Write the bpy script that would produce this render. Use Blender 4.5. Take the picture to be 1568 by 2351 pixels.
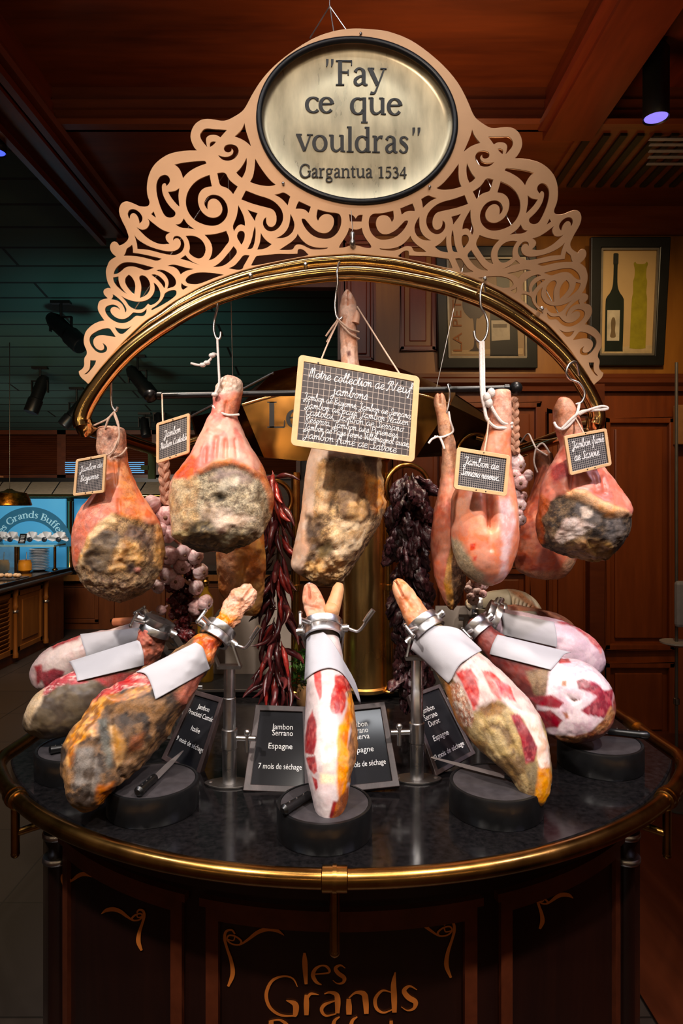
import bpy, bmesh, math, random
import numpy as np
from mathutils import Vector, Matrix
from mathutils.bvhtree import BVHTree
PI = math.pi
random.seed(7)
for _o in list(bpy.data.objects):
    bpy.data.objects.remove(_o)
SC = bpy.context.scene
COL = SC.collection
# ------------------------------------------------------------------ camera
F = 1500.0          # focal length in pixels of the 1568x2351 frame
CZ = 1.66           # eye height
HY = 1150.0         # horizon row
cam = bpy.data.objects.new('camera', bpy.data.cameras.new('camera'))
COL.objects.link(cam)
cam.location = (0, 0, CZ)
cam.rotation_euler = (PI / 2, 0, 0)
cam.data.sensor_fit = 'VERTICAL'
cam.data.sensor_height = 36.0
cam.data.lens = 36.0 * F / 2351.0
cam.data.shift_y = -25.5 / 2351.0
cam.data.clip_start = 0.05
SC.camera = cam
# ------------------------------------------------------------------ world, light, exposure
w = bpy.data.worlds.new('world'); SC.world = w; w.use_nodes = True
w.node_tree.nodes['Background'].inputs[0].default_value = (1.0, 0.62, 0.42, 1)
w.node_tree.nodes['Background'].inputs[1].default_value = 0.04
vs = SC.view_settings
vs.view_transform = 'Standard'; vs.look = 'None'; vs.gamma = 1.0; vs.exposure = 0.0
try: vs.use_curve_mapping = False
except Exception: pass
SC.cycles.use_denoising = True
SC.cycles.max_bounces = 6
SC.cycles.diffuse_bounces = 2
SC.cycles.glossy_bounces = 4
SC.cycles.transmission_bounces = 4
SC.cycles.transparent_max_bounces = 6
SC.cycles.caustics_reflective = False
SC.cycles.caustics_refractive = False
SC.cycles.sample_clamp_indirect = 4.0
SC.cycles.use_adaptive_sampling = True
SC.cycles.adaptive_threshold = 0.02

def light(name, kind, loc, energy, color, target=None, size=0.1, angle=60, blend=0.6, sy=None):
    d = bpy.data.lights.new(name, kind); d.energy = energy; d.color = color
    if kind == 'SPOT':
        d.spot_size = math.radians(angle); d.spot_blend = blend; d.shadow_soft_size = size
    elif kind == 'AREA':
        d.size = size
        if sy: d.shape = 'RECTANGLE'; d.size_y = sy
    else:
        d.shadow_soft_size = size
    o = bpy.data.objects.new(name, d); COL.objects.link(o); o.location = loc
    if target is not None:
        o.rotation_euler = (Vector(target) - Vector(loc)).to_track_quat('-Z', 'Y').to_euler()
    return o
# ceiling track spots in front of the arch, warm and slightly pink
light('track_spot_light', 'SPOT', (-1.15, 0.30, 3.3), 205, (1.0, 0.90, 0.82), (-0.30, 1.75, 1.22), 0.045, 44, 0.5)
light('track_spot_light', 'SPOT', (1.05, 0.40, 3.3), 210, (1.0, 0.90, 0.83), (0.35, 1.75, 1.22), 0.045, 44, 0.5)
light('track_spot_light', 'SPOT', (0.05, 0.10, 3.3), 100, (1.0, 0.90, 0.80), (0.0, 1.70, 1.25), 0.05, 44, 0.5)
# cooler spots on the carved hams
light('cool_spot_light', 'SPOT', (1.75, 0.9, 3.0), 60, (0.80, 0.74, 1.0), (0.45, 1.65, 1.05), 0.06, 36)
light('cool_spot_light', 'SPOT', (-1.75, 0.9, 3.0), 50, (0.80, 0.84, 1.0), (-0.55, 1.7, 1.05), 0.06, 36)
# unseen spot behind the viewer, added to brighten the crest
light('crest_fill_light', 'SPOT', (-0.5, -1.7, 3.2), 150, (1.0, 0.82, 0.68), (0.04, 1.9, 2.66), 0.25, 30, 0.35)
light('brass_streak_light', 'AREA', (0.0, 0.95, 3.62), 13, (0.95, 0.97, 1.0), (0.0, 1.3, 0.0), 2.6, sy=0.10)  # strips added so the brass tubes reflect pale streaks
light('brass_streak_light', 'AREA', (0.0, -0.35, 3.5), 7, (1.0, 0.86, 0.74), (0.0, 1.2, 1.5), 3.0, sy=0.12)
# unseen lamps added to brighten ceiling bay, panelled wall, column and buffet
light('bay_fill_light', 'AREA', (0.45, 2.65, 2.60), 11, (1.0, 0.58, 0.28), (0.5, 2.6, 4.0), 0.5)  # added below the bay, shining up to warm its wood
light('wall_fill_light', 'SPOT', (1.3, 2.35, 3.3), 85, (1.0, 0.66, 0.30), (1.55, 4.2, 2.1), 0.08, 75, 0.9)
light('wall_fill_light', 'SPOT', (0.6, 2.7, 3.3), 10, (1.0, 0.58, 0.28), (0.8, 4.2, 1.4), 0.08, 80, 0.9)
light('column_fill_light', 'SPOT', (0.10, 2.02, 3.4), 140, (1.0, 0.80, 0.56), (0.02, 2.42, 1.45), 0.05, 40, 0.7)  # spots added behind the crest for column, garlic and peppers
light('column_fill_light', 'SPOT', (-0.85, 1.98, 3.4), 150, (1.0, 0.84, 0.70), (-0.42, 2.15, 1.45), 0.05, 34, 0.7)
light('column_fill_light', 'SPOT', (0.75, 1.98, 3.4), 100, (1.0, 0.84, 0.70), (0.42, 2.15, 1.45), 0.05, 34, 0.7)
for i in range(6):
    light('brass_glint_light', 'POINT', (-3.2 + 1.25 * i, -2.6 - 0.4 * (i % 2), 2.35), 7, (1.0, 0.72, 0.42), size=0.11)  # unseen lamps added for small highlights on the brass
light('buffet_fill_light', 'AREA', (-2.9, 4.5, 2.25), 26, (1.0, 0.68, 0.36), (-3.0, 5.6, 1.0), 1.0, sy=0.5)
light('buffet_fill_light', 'AREA', (-2.2, 4.3, 2.3), 14, (1.0, 0.60, 0.30), (-2.4, 5.5, 0.8), 0.8, sy=0.4)
light('buffet_fill_light', 'AREA', (-3.1, 6.5, 1.95), 16, (1.0, 0.92, 0.84), (-3.7, 7.8, 1.1), 0.5, sy=0.3)  # added close by to lift the shell dishes
light('green_ceiling_fill_light', 'SPOT', (-1.9, 4.6, 1.75), 42, (0.45, 0.85, 0.78), (-2.0, 6.6, 3.3), 0.2, 110, 1.0)  # no fixture here, added to lift the green ceiling

# ------------------------------------------------------------------ helpers
def lin(c):
    """sRGB 0-255 -> linear"""
    r = []
    for v in c[:3]:
        v = v / 255.0
        r.append(v / 12.92 if v <= 0.04045 else ((v + 0.055) / 1.055) ** 2.4)
    return tuple(r)
def P(px, py, Y):
    """point at depth Y seen at a pixel of the photograph"""
    return Vector(((px - 784.0) / F * Y, Y, CZ - (py - HY) / F * Y))

class N:
    """tiny node-tree writer"""
    def __init__(s, name):
        s.m = bpy.data.materials.new(name); s.m.use_nodes = True
        s.t = s.m.node_tree; s.b = s.t.nodes['Principled BSDF']
    def n(s, typ, **kw):
        x = s.t.nodes.new(typ)
        for k, v in kw.items():
            if k in x.inputs: x.inputs[k].default_value = v
            else: setattr(x, k, v)
        return x
    def l(s, a, b): s.t.links.new(a, b)
    def coord(s, scale=(1, 1, 1), kind='Object'):
        tc = s.n('ShaderNodeTexCoord'); mp = s.n('ShaderNodeMapping')
        mp.inputs['Scale'].default_value = scale
        s.l(tc.outputs[kind], mp.inputs['Vector'])
        return mp.outputs['Vector']
    def noise(s, vec, scale, detail=4, rough=0.55, dist=0.0):
        x = s.n('ShaderNodeTexNoise'); x.inputs['Scale'].default_value = scale
        x.inputs['Detail'].default_value = detail; x.inputs['Roughness'].default_value = rough
        x.inputs['Distortion'].default_value = dist
        if vec is not None: s.l(vec, x.inputs['Vector'])
        return x.outputs['Fac']
    def ramp(s, fac, stops):
        x = s.n('ShaderNodeValToRGB'); e = x.color_ramp.elements
        while len(e) < len(stops): e.new(0.5)
        for i, (p, c) in enumerate(stops):
            e[i].position = p; e[i].color = (*c, 1) if len(c) == 3 else c
        s.l(fac, x.inputs['Fac'])
        return x.outputs['Color']
    def bump(s, h, strength=0.2, dist=0.01):
        x = s.n('ShaderNodeBump'); x.inputs['Strength'].default_value = strength
        x.inputs['Distance'].default_value = dist
        s.l(h, x.inputs['Height']); s.l(x.outputs['Normal'], s.b.inputs['Normal'])

def flat(name, rgb, rough=0.5, metal=0.0, var=0.12, scale=20, bump=0.0, spec=0.5, emit=None, es=1.0, coat=0.0, stretch=(1, 1, 1)):
    """one-colour material with a little procedural variation"""
    k = N(name); c = lin(rgb)
    v = k.coord(stretch)
    f = k.noise(v, scale, 3)
    k.l(k.ramp(f, [(0.3, tuple(x * (1 - var) for x in c)), (0.7, tuple(min(1, x * (1 + var)) for x in c))]), k.b.inputs['Base Color'])
    k.b.inputs['Roughness'].default_value = rough; k.b.inputs['Metallic'].default_value = metal
    k.b.inputs['Specular IOR Level'].default_value = spec
    k.b.inputs['Coat Weight'].default_value = coat
    if bump: k.bump(f, bump, 0.004)
    if emit:
        k.b.inputs['Emission Color'].default_value = (*lin(emit), 1); k.b.inputs['Emission Strength'].default_value = es
    return k.m
def wood(name, c1, c2, rough=0.35, scale=(1, 1, 12), s=3.0, bump=0.05, coat=0.15):
    k = N(name); v = k.coord(scale)
    a = k.noise(v, s, 5, 0.6, 0.6)
    b = k.noise(v, s * 6, 3, 0.5, 0.2)
    mx = k.n('ShaderNodeMath', operation='MULTIPLY_ADD'); mx.inputs[1].default_value = 0.3
    k.l(b, mx.inputs[0]); k.l(a, mx.inputs[2])
    k.l(k.ramp(mx.outputs[0], [(0.42, lin(c1)), (0.86, lin(c2))]), k.b.inputs['Base Color'])
    k.b.inputs['Roughness'].default_value = rough
    k.b.inputs['Coat Weight'].default_value = coat; k.b.inputs['Coat Roughness'].default_value = 0.25
    k.bump(mx.outputs[0], bump, 0.003)
    return k.m

# ------------------------------------------------------------------ mesh helpers
class MB:
    """collects shapes into one mesh"""
    def __init__(s): s.v = []; s.f = []; s.sm = []
    def add(s, vs, fs, smooth=False):
        o = len(s.v); s.v += [tuple(p) for p in vs]
        for f in fs: s.f.append([i + o for i in f]); s.sm.append(smooth)
    def box(s, c, d, R=None):
        c = Vector(c); h = [x / 2 for x in d]
        vs = []
        for x in (-1, 1):
            for y in (-1, 1):
                for z in (-1, 1):
                    p = Vector((x * h[0], y * h[1], z * h[2]))
                    vs.append(c + (R @ p if R else p))
        s.add(vs, [(0, 1, 3, 2), (4, 6, 7, 5), (0, 4, 5, 1), (2, 3, 7, 6), (0, 2, 6, 4), (1, 5, 7, 3)])
    def tube(s, pts, r, seg=10, closed=False, cap=True, smooth=True):
        pts = [Vector(p) for p in pts]; n = len(pts)
        rr = r if isinstance(r, (list, tuple)) else [r] * n
        t0 = None; nv = None; vs = []
        for i, p in enumerate(pts):
            a = pts[i - 1] if (i or closed) else p; b = pts[(i + 1) % n] if (i < n - 1 or closed) else p
            t = (b - a)
            if t.length < 1e-9: t = Vector((0, 0, 1))
            t.normalize()
            if nv is None:
                nv = t.orthogonal().normalized()
            else:
                nv = (nv - t * nv.dot(t))
                if nv.length < 1e-6: nv = t.orthogonal()
                nv.normalize()
            bn = t.cross(nv)
            for k in range(seg):
                an = 2 * PI * k / seg
                vs.append(p + (nv * math.cos(an) + bn * math.sin(an)) * rr[i])
        fs = []
        for i in range(n if closed else n - 1):
            j = (i + 1) % n
            for k in range(seg):
                k2 = (k + 1) % seg
                fs.append((i * seg + k, i * seg + k2, j * seg + k2, j * seg + k))
        s.add(vs, fs, smooth)
        if cap and not closed:
            s.add(vs[:seg], [tuple(reversed(range(seg)))]); s.add(vs[-seg:], [tuple(range(seg))])
    def cyl(s, a, b, r, seg=24, r2=None, smooth=True):
        s.tube([a, b], [r, r if r2 is None else r2], seg, smooth=smooth)
    def lathe(s, c, prof, seg=32, M=None):
        """prof: (r, z) pairs about the Z axis through c"""
        c = Vector(c); vs = []; n = len(prof)
        for r, z in prof:
            for k in range(seg):
                a = 2 * PI * k / seg
                p = Vector((r * math.cos(a), r * math.sin(a), z))
                vs.append(c + (M @ p if M else p))
        fs = []
        for i in range(n - 1):
            for k in range(seg):
                k2 = (k + 1) % seg
                fs.append((i * seg + k, i * seg + k2, (i + 1) * seg + k2, (i + 1) * seg + k))
        s.add(vs, fs, True)
        if prof[0][0] > 1e-5: s.add(vs[:seg], [tuple(reversed(range(seg)))])
        if prof[-1][0] > 1e-5: s.add(vs[-seg:], [tuple(range(seg))])
    def ball(s, c, r, seg=16, sc=(1, 1, 1), M=None):
        c = Vector(c); vs = []; rings = seg // 2
        for i in range(rings + 1):
            th = PI * i / rings
            for k in range(seg):
                a = 2 * PI * k / seg
                p = Vector((r * sc[0] * math.sin(th) * math.cos(a), r * sc[1] * math.sin(th) * math.sin(a), r * sc[2] * math.cos(th)))
                vs.append(c + (M @ p if M else p))
        fs = []
        for i in range(rings):
            for k in range(seg):
                k2 = (k + 1) % seg
                fs.append((i * seg + k, (i + 1) * seg + k, (i + 1) * seg + k2, i * seg + k2))
        s.add(vs, fs, True)
    def prism(s, poly, a, b):
        """poly: list of 3D points; extruded by vector from a to b offsets"""
        n = len(poly); a = Vector(a); b = Vector(b)
        vs = [Vector(p) + a for p in poly] + [Vector(p) + b for p in poly]
        fs = [tuple(reversed(range(n))), tuple(range(n, 2 * n))] + [(i, (i + 1) % n, n + (i + 1) % n, n + i) for i in range(n)]
        s.add(vs, fs)
    def build(s, name, m, parent=None, bevel=0.0, fix=True, base=None):
        me = bpy.data.meshes.new(name)
        o = bpy.data.objects.new(name, me); COL.objects.link(o)
        off = Vector((0, 0, 0))
        if parent is None:
            vs = np.array([tuple(v) for v in s.v])
            if base is None:
                lo = vs.min(0); hi = vs.max(0)
                off = Vector(((lo[0] + hi[0]) / 2, (lo[1] + hi[1]) / 2, lo[2]))
            else: off = Vector(base)
        else:
            off = parent_world(parent)
        me.from_pydata([tuple(Vector(v) - off) for v in s.v], [], s.f)
        me.polygons.foreach_set('use_smooth', s.sm)
        me.materials.append(m)
        if fix:
            bm = bmesh.new(); bm.from_mesh(me)
            bmesh.ops.remove_doubles(bm, verts=bm.verts, dist=1e-6)
            bmesh.ops.recalc_face_normals(bm, faces=bm.faces)
            bm.to_mesh(me); bm.free()
        if any(s.sm): me.set_sharp_from_angle(angle=0.75)
        me.update()
        if parent is not None: o.parent = parent
        else: o.location = off
        if bevel:
            b = o.modifiers.new('bevel', 'BEVEL'); b.width = bevel; b.segments = 2; b.limit_method = 'ANGLE'; b.angle_limit = 0.7
        return o
def parent_world(p):
    v = Vector((0, 0, 0))
    while p is not None:
        v = v + Vector(p.location); p = p.parent
    return v
def tag(o, label, cat, group=None):
    o['label'] = label; o['category'] = cat
    if group: o['group'] = group
    return o
def struct(o): o['kind'] = 'structure'; return o
def thing(name, label, cat, loc, group=None):
    o = bpy.data.objects.new(name, None); COL.objects.link(o); o.location = loc
    o.empty_display_size = 0.05
    return tag(o, label, cat, group)
def cr(pts, n=8, closed=False):
    """Catmull-Rom through points (any dimension tuples)"""
    A = [np.array(p, float) for p in pts]; m = len(A); out = []
    for i in range(m if closed else m - 1):
        if closed: p0, p1, p2, p3 = A[i - 1], A[i], A[(i + 1) % m], A[(i + 2) % m]
        else: p0, p1, p2, p3 = A[max(i - 1, 0)], A[i], A[i + 1], A[min(i + 2, m - 1)]
        for k in range(n):
            t = k / n
            out.append(0.5 * ((2 * p1) + (-p0 + p2) * t + (2 * p0 - 5 * p1 + 4 * p2 - p3) * t * t + (-p0 + 3 * p1 - 3 * p2 + p3) * t ** 3))
    if not closed: out.append(A[-1])
    return [tuple(x) for x in out]
def P3(pts):
    return [P(*p) for p in pts]
# ------------------------------------------------------------------ numpy noise
_rs = np.random.RandomState(3)
_tab = _rs.rand(64, 64, 64).astype(np.float32)
def vnoise(p):
    i = np.floor(p).astype(int); f = p - i; f = f * f * (3 - 2 * f)
    r = 0
    for dx in (0, 1):
        for dy in (0, 1):
            for dz in (0, 1):
                wgt = (f[:, 0] if dx else 1 - f[:, 0]) * (f[:, 1] if dy else 1 - f[:, 1]) * (f[:, 2] if dz else 1 - f[:, 2])
                r = r + wgt * _tab[(i[:, 0] + dx) & 63, (i[:, 1] + dy) & 63, (i[:, 2] + dz) & 63]
    return r
def fbm(p, scale, oct=4, seed=0.0, rough=0.55):
    q = p * scale + seed * 17.13 + 100.0; a = 1.0; s = 0; t = 0
    for _ in range(oct):
        s = s + a * vnoise(q); t += a; a *= rough; q = q * 2.03 + 5.7
    return s / t
def poly_sdf(pts, poly):
    """signed distance (positive inside), vectorised"""
    poly = np.array(poly, float); d = np.full(len(pts), 1e9); ins = np.zeros(len(pts), bool)
    n = len(poly)
    for i in range(n):
        a = poly[i]; b = poly[(i + 1) % n]; e = b - a
        w_ = pts - a
        t = np.clip((w_ @ e) / max(e @ e, 1e-9), 0, 1)
        q = w_ - t[:, None] * e
        d = np.minimum(d, np.hypot(q[:, 0], q[:, 1]))
        c = ((a[1] > pts[:, 1]) != (b[1] > pts[:, 1]))
        with np.errstate(divide='ignore', invalid='ignore'):
            xi = (b[0] - a[0]) * (pts[:, 1] - a[1]) / (b[1] - a[1] + 1e-12) + a[0]
        ins ^= c & (pts[:, 0] < xi)
    return np.where(ins, d, -d)
# ------------------------------------------------------------------ materials of the setting
M = {}
M['ceil_wood'] = wood('mahogany_ceiling', (74, 30, 12), (118, 54, 22), 0.38, (0.35, 3, 3), 2.2)
M['beam_wood'] = wood('mahogany_beam', (70, 24, 14), (104, 40, 20), 0.32, (3, 0.4, 3), 2.5)
M['wall_wood'] = wood('cherry_panelling', (104, 46, 14), (140, 68, 24), 0.35, (3, 3, 0.35), 2.0)
M['wall_gold'] = wood('honey_panelling', (132, 80, 22), (160, 104, 34), 0.4, (3, 3, 0.4), 2.0)
M['wall_red'] = wood('red_panelling', (112, 42, 22), (140, 62, 32), 0.35, (3, 3, 0.35), 2.0)
M['trim_wood'] = wood('dark_trim', (84, 38, 20), (116, 58, 30), 0.3, (0.4, 3, 3), 3.0)
M['black'] = flat('black_satin', (16, 16, 17), 0.4)
M['blackm'] = flat('black_metal', (22, 22, 24), 0.35, 0.2)
def plank_mat():
    k = N('green_board_ceiling'); v = k.coord((1, 1, 1))
    br = k.n('ShaderNodeTexBrick'); k.l(v, br.inputs['Vector'])
    br.inputs['Scale'].default_value = 1.0; br.inputs['Brick Width'].default_value = 2.6; br.inputs['Row Height'].default_value = 0.24
    br.inputs['Mortar Size'].default_value = 0.012
    br.inputs['Color1'].default_value = (*lin((62, 92, 88)), 1); br.inputs['Color2'].default_value = (*lin((70, 100, 95)), 1)
    br.inputs['Mortar'].default_value = (*lin((16, 22, 22)), 1)
    k.l(br.outputs['Color'], k.b.inputs['Base Color']); k.b.inputs['Roughness'].default_value = 0.6
    return k.m
M['green'] = plank_mat()
def floor_mat():
    k = N('dark_floor'); v = k.coord()
    br = k.n('ShaderNodeTexBrick'); k.l(v, br.inputs['Vector']); br.inputs['Scale'].default_value = 1.0
    br.inputs['Brick Width'].default_value = 0.6; br.inputs['Row Height'].default_value = 0.6; br.offset = 0.0
    br.inputs['Mortar Size'].default_value = 0.004
    br.inputs['Color1'].default_value = (*lin((58, 50, 46)), 1); br.inputs['Color2'].default_value = (*lin((66, 56, 50)), 1)
    br.inputs['Mortar'].default_value = (*lin((30, 26, 24)), 1)
    k.l(br.outputs['Color'], k.b.inputs['Base Color']); k.b.inputs['Roughness'].default_value = 0.45
    return k.m
M['floor'] = floor_mat()
M['parquet'] = wood('red_parquet', (66, 26, 12), (100, 44, 20), 0.4, (3, 0.4, 3), 2.0)

# ------------------------------------------------------------------ floor, ceilings, walls
def S(name, mb, m, **k): return struct(mb.build(name, m, **k))
b = MB(); b.box((-3.2, 4.5, -0.05), (10.8, 11, 0.1)); S('floor', b, M['floor'])
b = MB(); b.box((1.75, 2.4, 0.004), (1.5, 5.0, 0.012)); b.box((0, -0.4, 0.004), (9, 3.0, 0.012)); S('floor_parquet', b, M['parquet'])
# coffered ceiling: recessed bay, rear field, side bay
b = MB(); b.box((-0.25, 1.55, 3.72), (2.6, 3.4, 0.06)); S('ceiling', b, M['ceil_wood'])
b = MB(); b.box((0.9, 3.85, 3.54), (4.8, 1.25, 0.06)); S('ceiling_rear', b, M['ceil_wood'])
b = MB(); b.box((2.25, 1.55, 3.72), (2.1, 3.4, 0.06)); S('ceiling_side', b, M['beam_wood'])
# riser with crown moulding between the bay and the rear field
b = MB(); b.box((0.9, 3.24, 3.62), (4.8, 0.07, 0.22))
pr = [(0, 0), (0.05, 0), (0.065, 0.018), (0.05, 0.035), (0.035, 0.05), (0.03, 0.08), (0.016, 0.1), (0.016, 0.14), (0, 0.15)]
def mould(mb, a, c, out, prof, up=Vector((0, 0, 1))):
    """straight moulding from a to c; profile (out, up)"""
    a = Vector(a); c = Vector(c); o = Vector(out); n = len(prof)
    vs = [a + o * x + up * y for x, y in prof] + [c + o * x + up * y for x, y in prof]
    mb.add(vs, [(i, (i + 1) % n, n + (i + 1) % n, n + i) for i in range(n)] + [tuple(range(n)), tuple(reversed(range(n, 2 * n)))])
mould(b, (-1.5, 3.205, 3.48), (3.2, 3.205, 3.48), (0, -1, 0), pr)
S('trim_1', b, M['trim_wood'])
# beams running away from the viewer
b = MB(); b.box((-1.55, 2.2, 3.58), (0.26, 4.5, 0.26))
for i, x in enumerate((-1.42, -1.47, -1.62)):
    b.box((x, 2.2, 3.44 - 0.012 * i), (0.035, 4.5, 0.035))
mould(b, (-1.42, 0, 3.46), (-1.42, 4.4, 3.46), (1, 0, 0), pr)
S('beam_left', b, M['beam_wood'])
b = MB(); b.box((1.12, 1.6, 3.56), (0.24, 3.3, 0.22)); mould(b, (1.0, 0, 3.47), (1.0, 3.2, 3.47), (-1, 0, 0), [(x * 0.7, y) for x, y in pr])
S('beam_right', b, M['beam_wood'])
# fascia below the rear field, left of the panelled wall
b = MB(); b.box((-0.72, 4.42, 3.31), (1.56, 0.06, 0.44)); b.box((-0.72, 4.38, 3.40), (1.56, 0.05, 0.03)); b.box((-0.72, 4.38, 3.11), (1.56, 0.05, 0.05))
S('fascia', b, M['trim_wood'])
# sloping green boarded ceiling over the buffet hall
b = MB()
def gz(y): return 3.4 - (y - 4.9) * 0.183
b.add([(-9, 1.0, gz(1.0)), (-1.66, 1.0, gz(1.0)), (-1.66, 9.2, gz(9.2)), (-9, 9.2, gz(9.2)),
       (-9, 1.0, gz(1.0) + .05), (-1.66, 1.0, gz(1.0) + .05), (-1.66, 9.2, gz(9.2) + .05), (-9, 9.2, gz(9.2) + .05)],
      [(0, 1, 2, 3), (7, 6, 5, 4), (0, 4, 5, 1), (1, 5, 6, 2), (2, 6, 7, 3), (3, 7, 4, 0)])
y0 = 4.46
b.add([(-1.66, y0, gz(y0)), (1.6, y0, gz(y0)), (1.6, 9.2, gz(9.2)), (-1.66, 9.2, gz(9.2)),
       (-1.66, y0, gz(y0) + .05), (1.6, y0, gz(y0) + .05), (1.6, 9.2, gz(9.2) + .05), (-1.66, 9.2, gz(9.2) + .05)],
      [(0, 1, 2, 3), (7, 6, 5, 4), (0, 4, 5, 1), (1, 5, 6, 2), (2, 6, 7, 3), (3, 7, 4, 0)])
S('ceiling_green', b, M['green'])
b = MB()
a_ = P(585, 660, 5.4); c_ = P(650, 850, 8.6)
b.tube([a_, c_], 0.07, 6); S('ceiling_rafter', b, M['black'])

# panelled wall on the right
WY = 4.2
b = MB(); b.box((1.75, WY + 0.06, 1.75), (3.55, 0.1, 3.5)); S('wall_back', b, M['wall_wood'])
b = MB(); b.box((3.42, 2.0, 1.75), (0.1, 5.0, 3.5)); S('wall_right', b, M['wall_wood'])
def wx(px): return (px - 784) / F * WY
def wz(py): return CZ - (py - HY) / F * WY
def panel(name, x0, y0, x1, y1, m, fr=0.045, y=WY):
    """raised-and-fielded panel given by its pixel corners on the wall"""
    b = MB(); X0, X1, Z0, Z1 = wx(x0), wx(x1), wz(y1), wz(y0)
    cx, cz = (X0 + X1) / 2, (Z0 + Z1) / 2
    for (dx, dz, sx, sz) in ((0, (Z1 - Z0) / 2 - fr / 2, X1 - X0, fr), (0, -(Z1 - Z0) / 2 + fr / 2, X1 - X0, fr), ((X1 - X0) / 2 - fr / 2, 0, fr, Z1 - Z0), (-(X1 - X0) / 2 + fr / 2, 0, fr, Z1 - Z0)):
        b.box((cx + dx, y, cz + dz), (sx, 0.05, sz))
    f2 = fr * 2.0
    b.box((cx, y + 0.005, cz), (X1 - X0 - 2 * f2, 0.03, Z1 - Z0 - 2 * f2))
    return struct(b.build(name, m, bevel=0.006))
# honey-coloured picture zone between dado and cornice
b = MB(); b.box(((wx(862) + 3.36) / 2, WY + 0.005, (wz(862) + wz(520)) / 2), (3.36 - wx(862), 0.02, wz(520) - wz(862))); S('wall_back_field', b, M['wall_gold'])
b = MB(); b.box(((wx(782) + wx(862)) / 2, WY + 0.0, (wz(1640) + wz(520)) / 2), (wx(862) - wx(782), 0.05, wz(520) - wz(1640))); S('wall_back_pilaster', b, M['wall_red'])
panel('panel_1', 918, 560, 1000, 806, M['wall_red'], 0.03)
panel('panel_2', 790, 560, 856, 830, M['wall_red'], 0.02, WY - 0.03)
# cornice, dado rail, baseboard
b = MB()
mould(b, (wx(782), WY, 3.36), (3.36, WY, 3.36), (0, -1, 0), [(0, 0), (0.03, 0), (0.03, 0.04), (0.06, 0.06), (0.06, 0.10), (0.10, 0.125), (0.10, 0.15), (0, 0.15)])
S('trim_2', b, M['trim_wood'])
b = MB()
mould(b, (wx(782), WY - 0.02, wz(900)), (3.36, WY - 0.02, wz(900)), (0, -1, 0), [(0, 0), (0.015, 0), (0.02, 0.03), (0.045, 0.05), (0.045, 0.075), (0.02, 0.09), (0.015, 0.11), (0, 0.115)])
S('trim_3', b, M['trim_wood'])
for i, (x0, y0, x1, y1) in enumerate([(1040, 925, 1135, 1285), (1150, 925, 1240, 1285), (1060, 1305, 1216, 1420), (1255, 940, 1365, 1500), (1386, 960, 1545, 1490), (1386, 1520, 1545, 1700), (1255, 1520, 1365, 1700), (900, 925, 1020, 1500)]):
    panel('panel_%d' % (i + 3), x0, y0, x1, y1, M['wall_wood'], 0.035)
b = MB(); b.box(((wx(1345) + wx(1378)) / 2, WY - 0.03, 1.2), (wx(1378) - wx(1345), 0.08, 2.4)); S('wall_back_stile', b, M['trim_wood'])
b = MB(); b.box((1.75, WY - 0.02, 0.09), (3.4, 0.05, 0.18)); S('baseboard_back', b, M['trim_wood'])
# far and left walls of the buffet hall, room behind the viewer
b = MB(); b.box((-4.0, 9.25, 1.4), (11, 0.1, 2.8)); S('wall_far', b, wood('dark_far_wall', (50, 24, 12), (74, 36, 18), 0.5))
b = MB(); b.box((-8.6, 4.0, 1.9), (0.1, 10.6, 3.8)); S('wall_left', b, M['beam_wood'])

# louvred wooden shutters on the far wall
def shutters():
    wallm = wood('shutter_wood', (74, 32, 14), (110, 52, 24), 0.45, (0.5, 3, 3), 3.0)
    blue = flat('daylight_gap', (90, 150, 200), 0.5, emit=(90, 160, 215), es=0.9)
    Y = 9.05
    xs = [-60, 143, 360, 520, 690]
    lab = ['brown louvred shutter at the left edge above the cream awning', 'brown louvred shutter with blue daylight slits behind the left hanging ham',
           'brown louvred shutter behind the green bracket and garlic plait', 'brown louvred shutter glimpsed behind the brass hood']
    for i in range(4):
        x0, x1 = P(xs[i], 990, Y).x, P(xs[i + 1], 990, Y).x
        z0, z1 = P(0, 1100, Y).z, P(0, 988, Y).z
        r = thing('louvred_shutter', lab[i], 'shutter', ((x0 + x1) / 2, Y, z0))
        b = MB()
        for x in (x0 + 0.03, x1 - 0.03): b.box((x, Y, (z0 + z1) / 2), (0.06, 0.06, z1 - z0))
        for z in (z0 + 0.03, z1 - 0.03): b.box(((x0 + x1) / 2, Y, z), (x1 - x0, 0.06, 0.06))
        b.build('frame', wallm, r)
        b = MB(); n = 18
        R = Matrix.Rotation(math.radians(38), 3, 'X')
        for k in range(n):
            z = z0 + 0.07 + (z1 - z0 - 0.14) * (k + 0.5) / n
            b.box(((x0 + x1) / 2, Y, z), (x1 - x0 - 0.11, 0.045, 0.006), R)
        b.build('slats', wallm, r)
        if i in (0, 1):
            b = MB()
            for k in range(6):
                zz = P(0, 1062 + k * 4.6, Y).z
                xa, xb = ((P(152, 0, Y).x, P(176, 0, Y).x), (P(296, 0, Y).x, P(333, 0, Y).x))[i]
                b.box(((xa + xb) / 2, Y - 0.035, zz), (xb - xa, 0.004, 0.012))
            b.build('daylight_slits', blue, r)
shutters()
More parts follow.
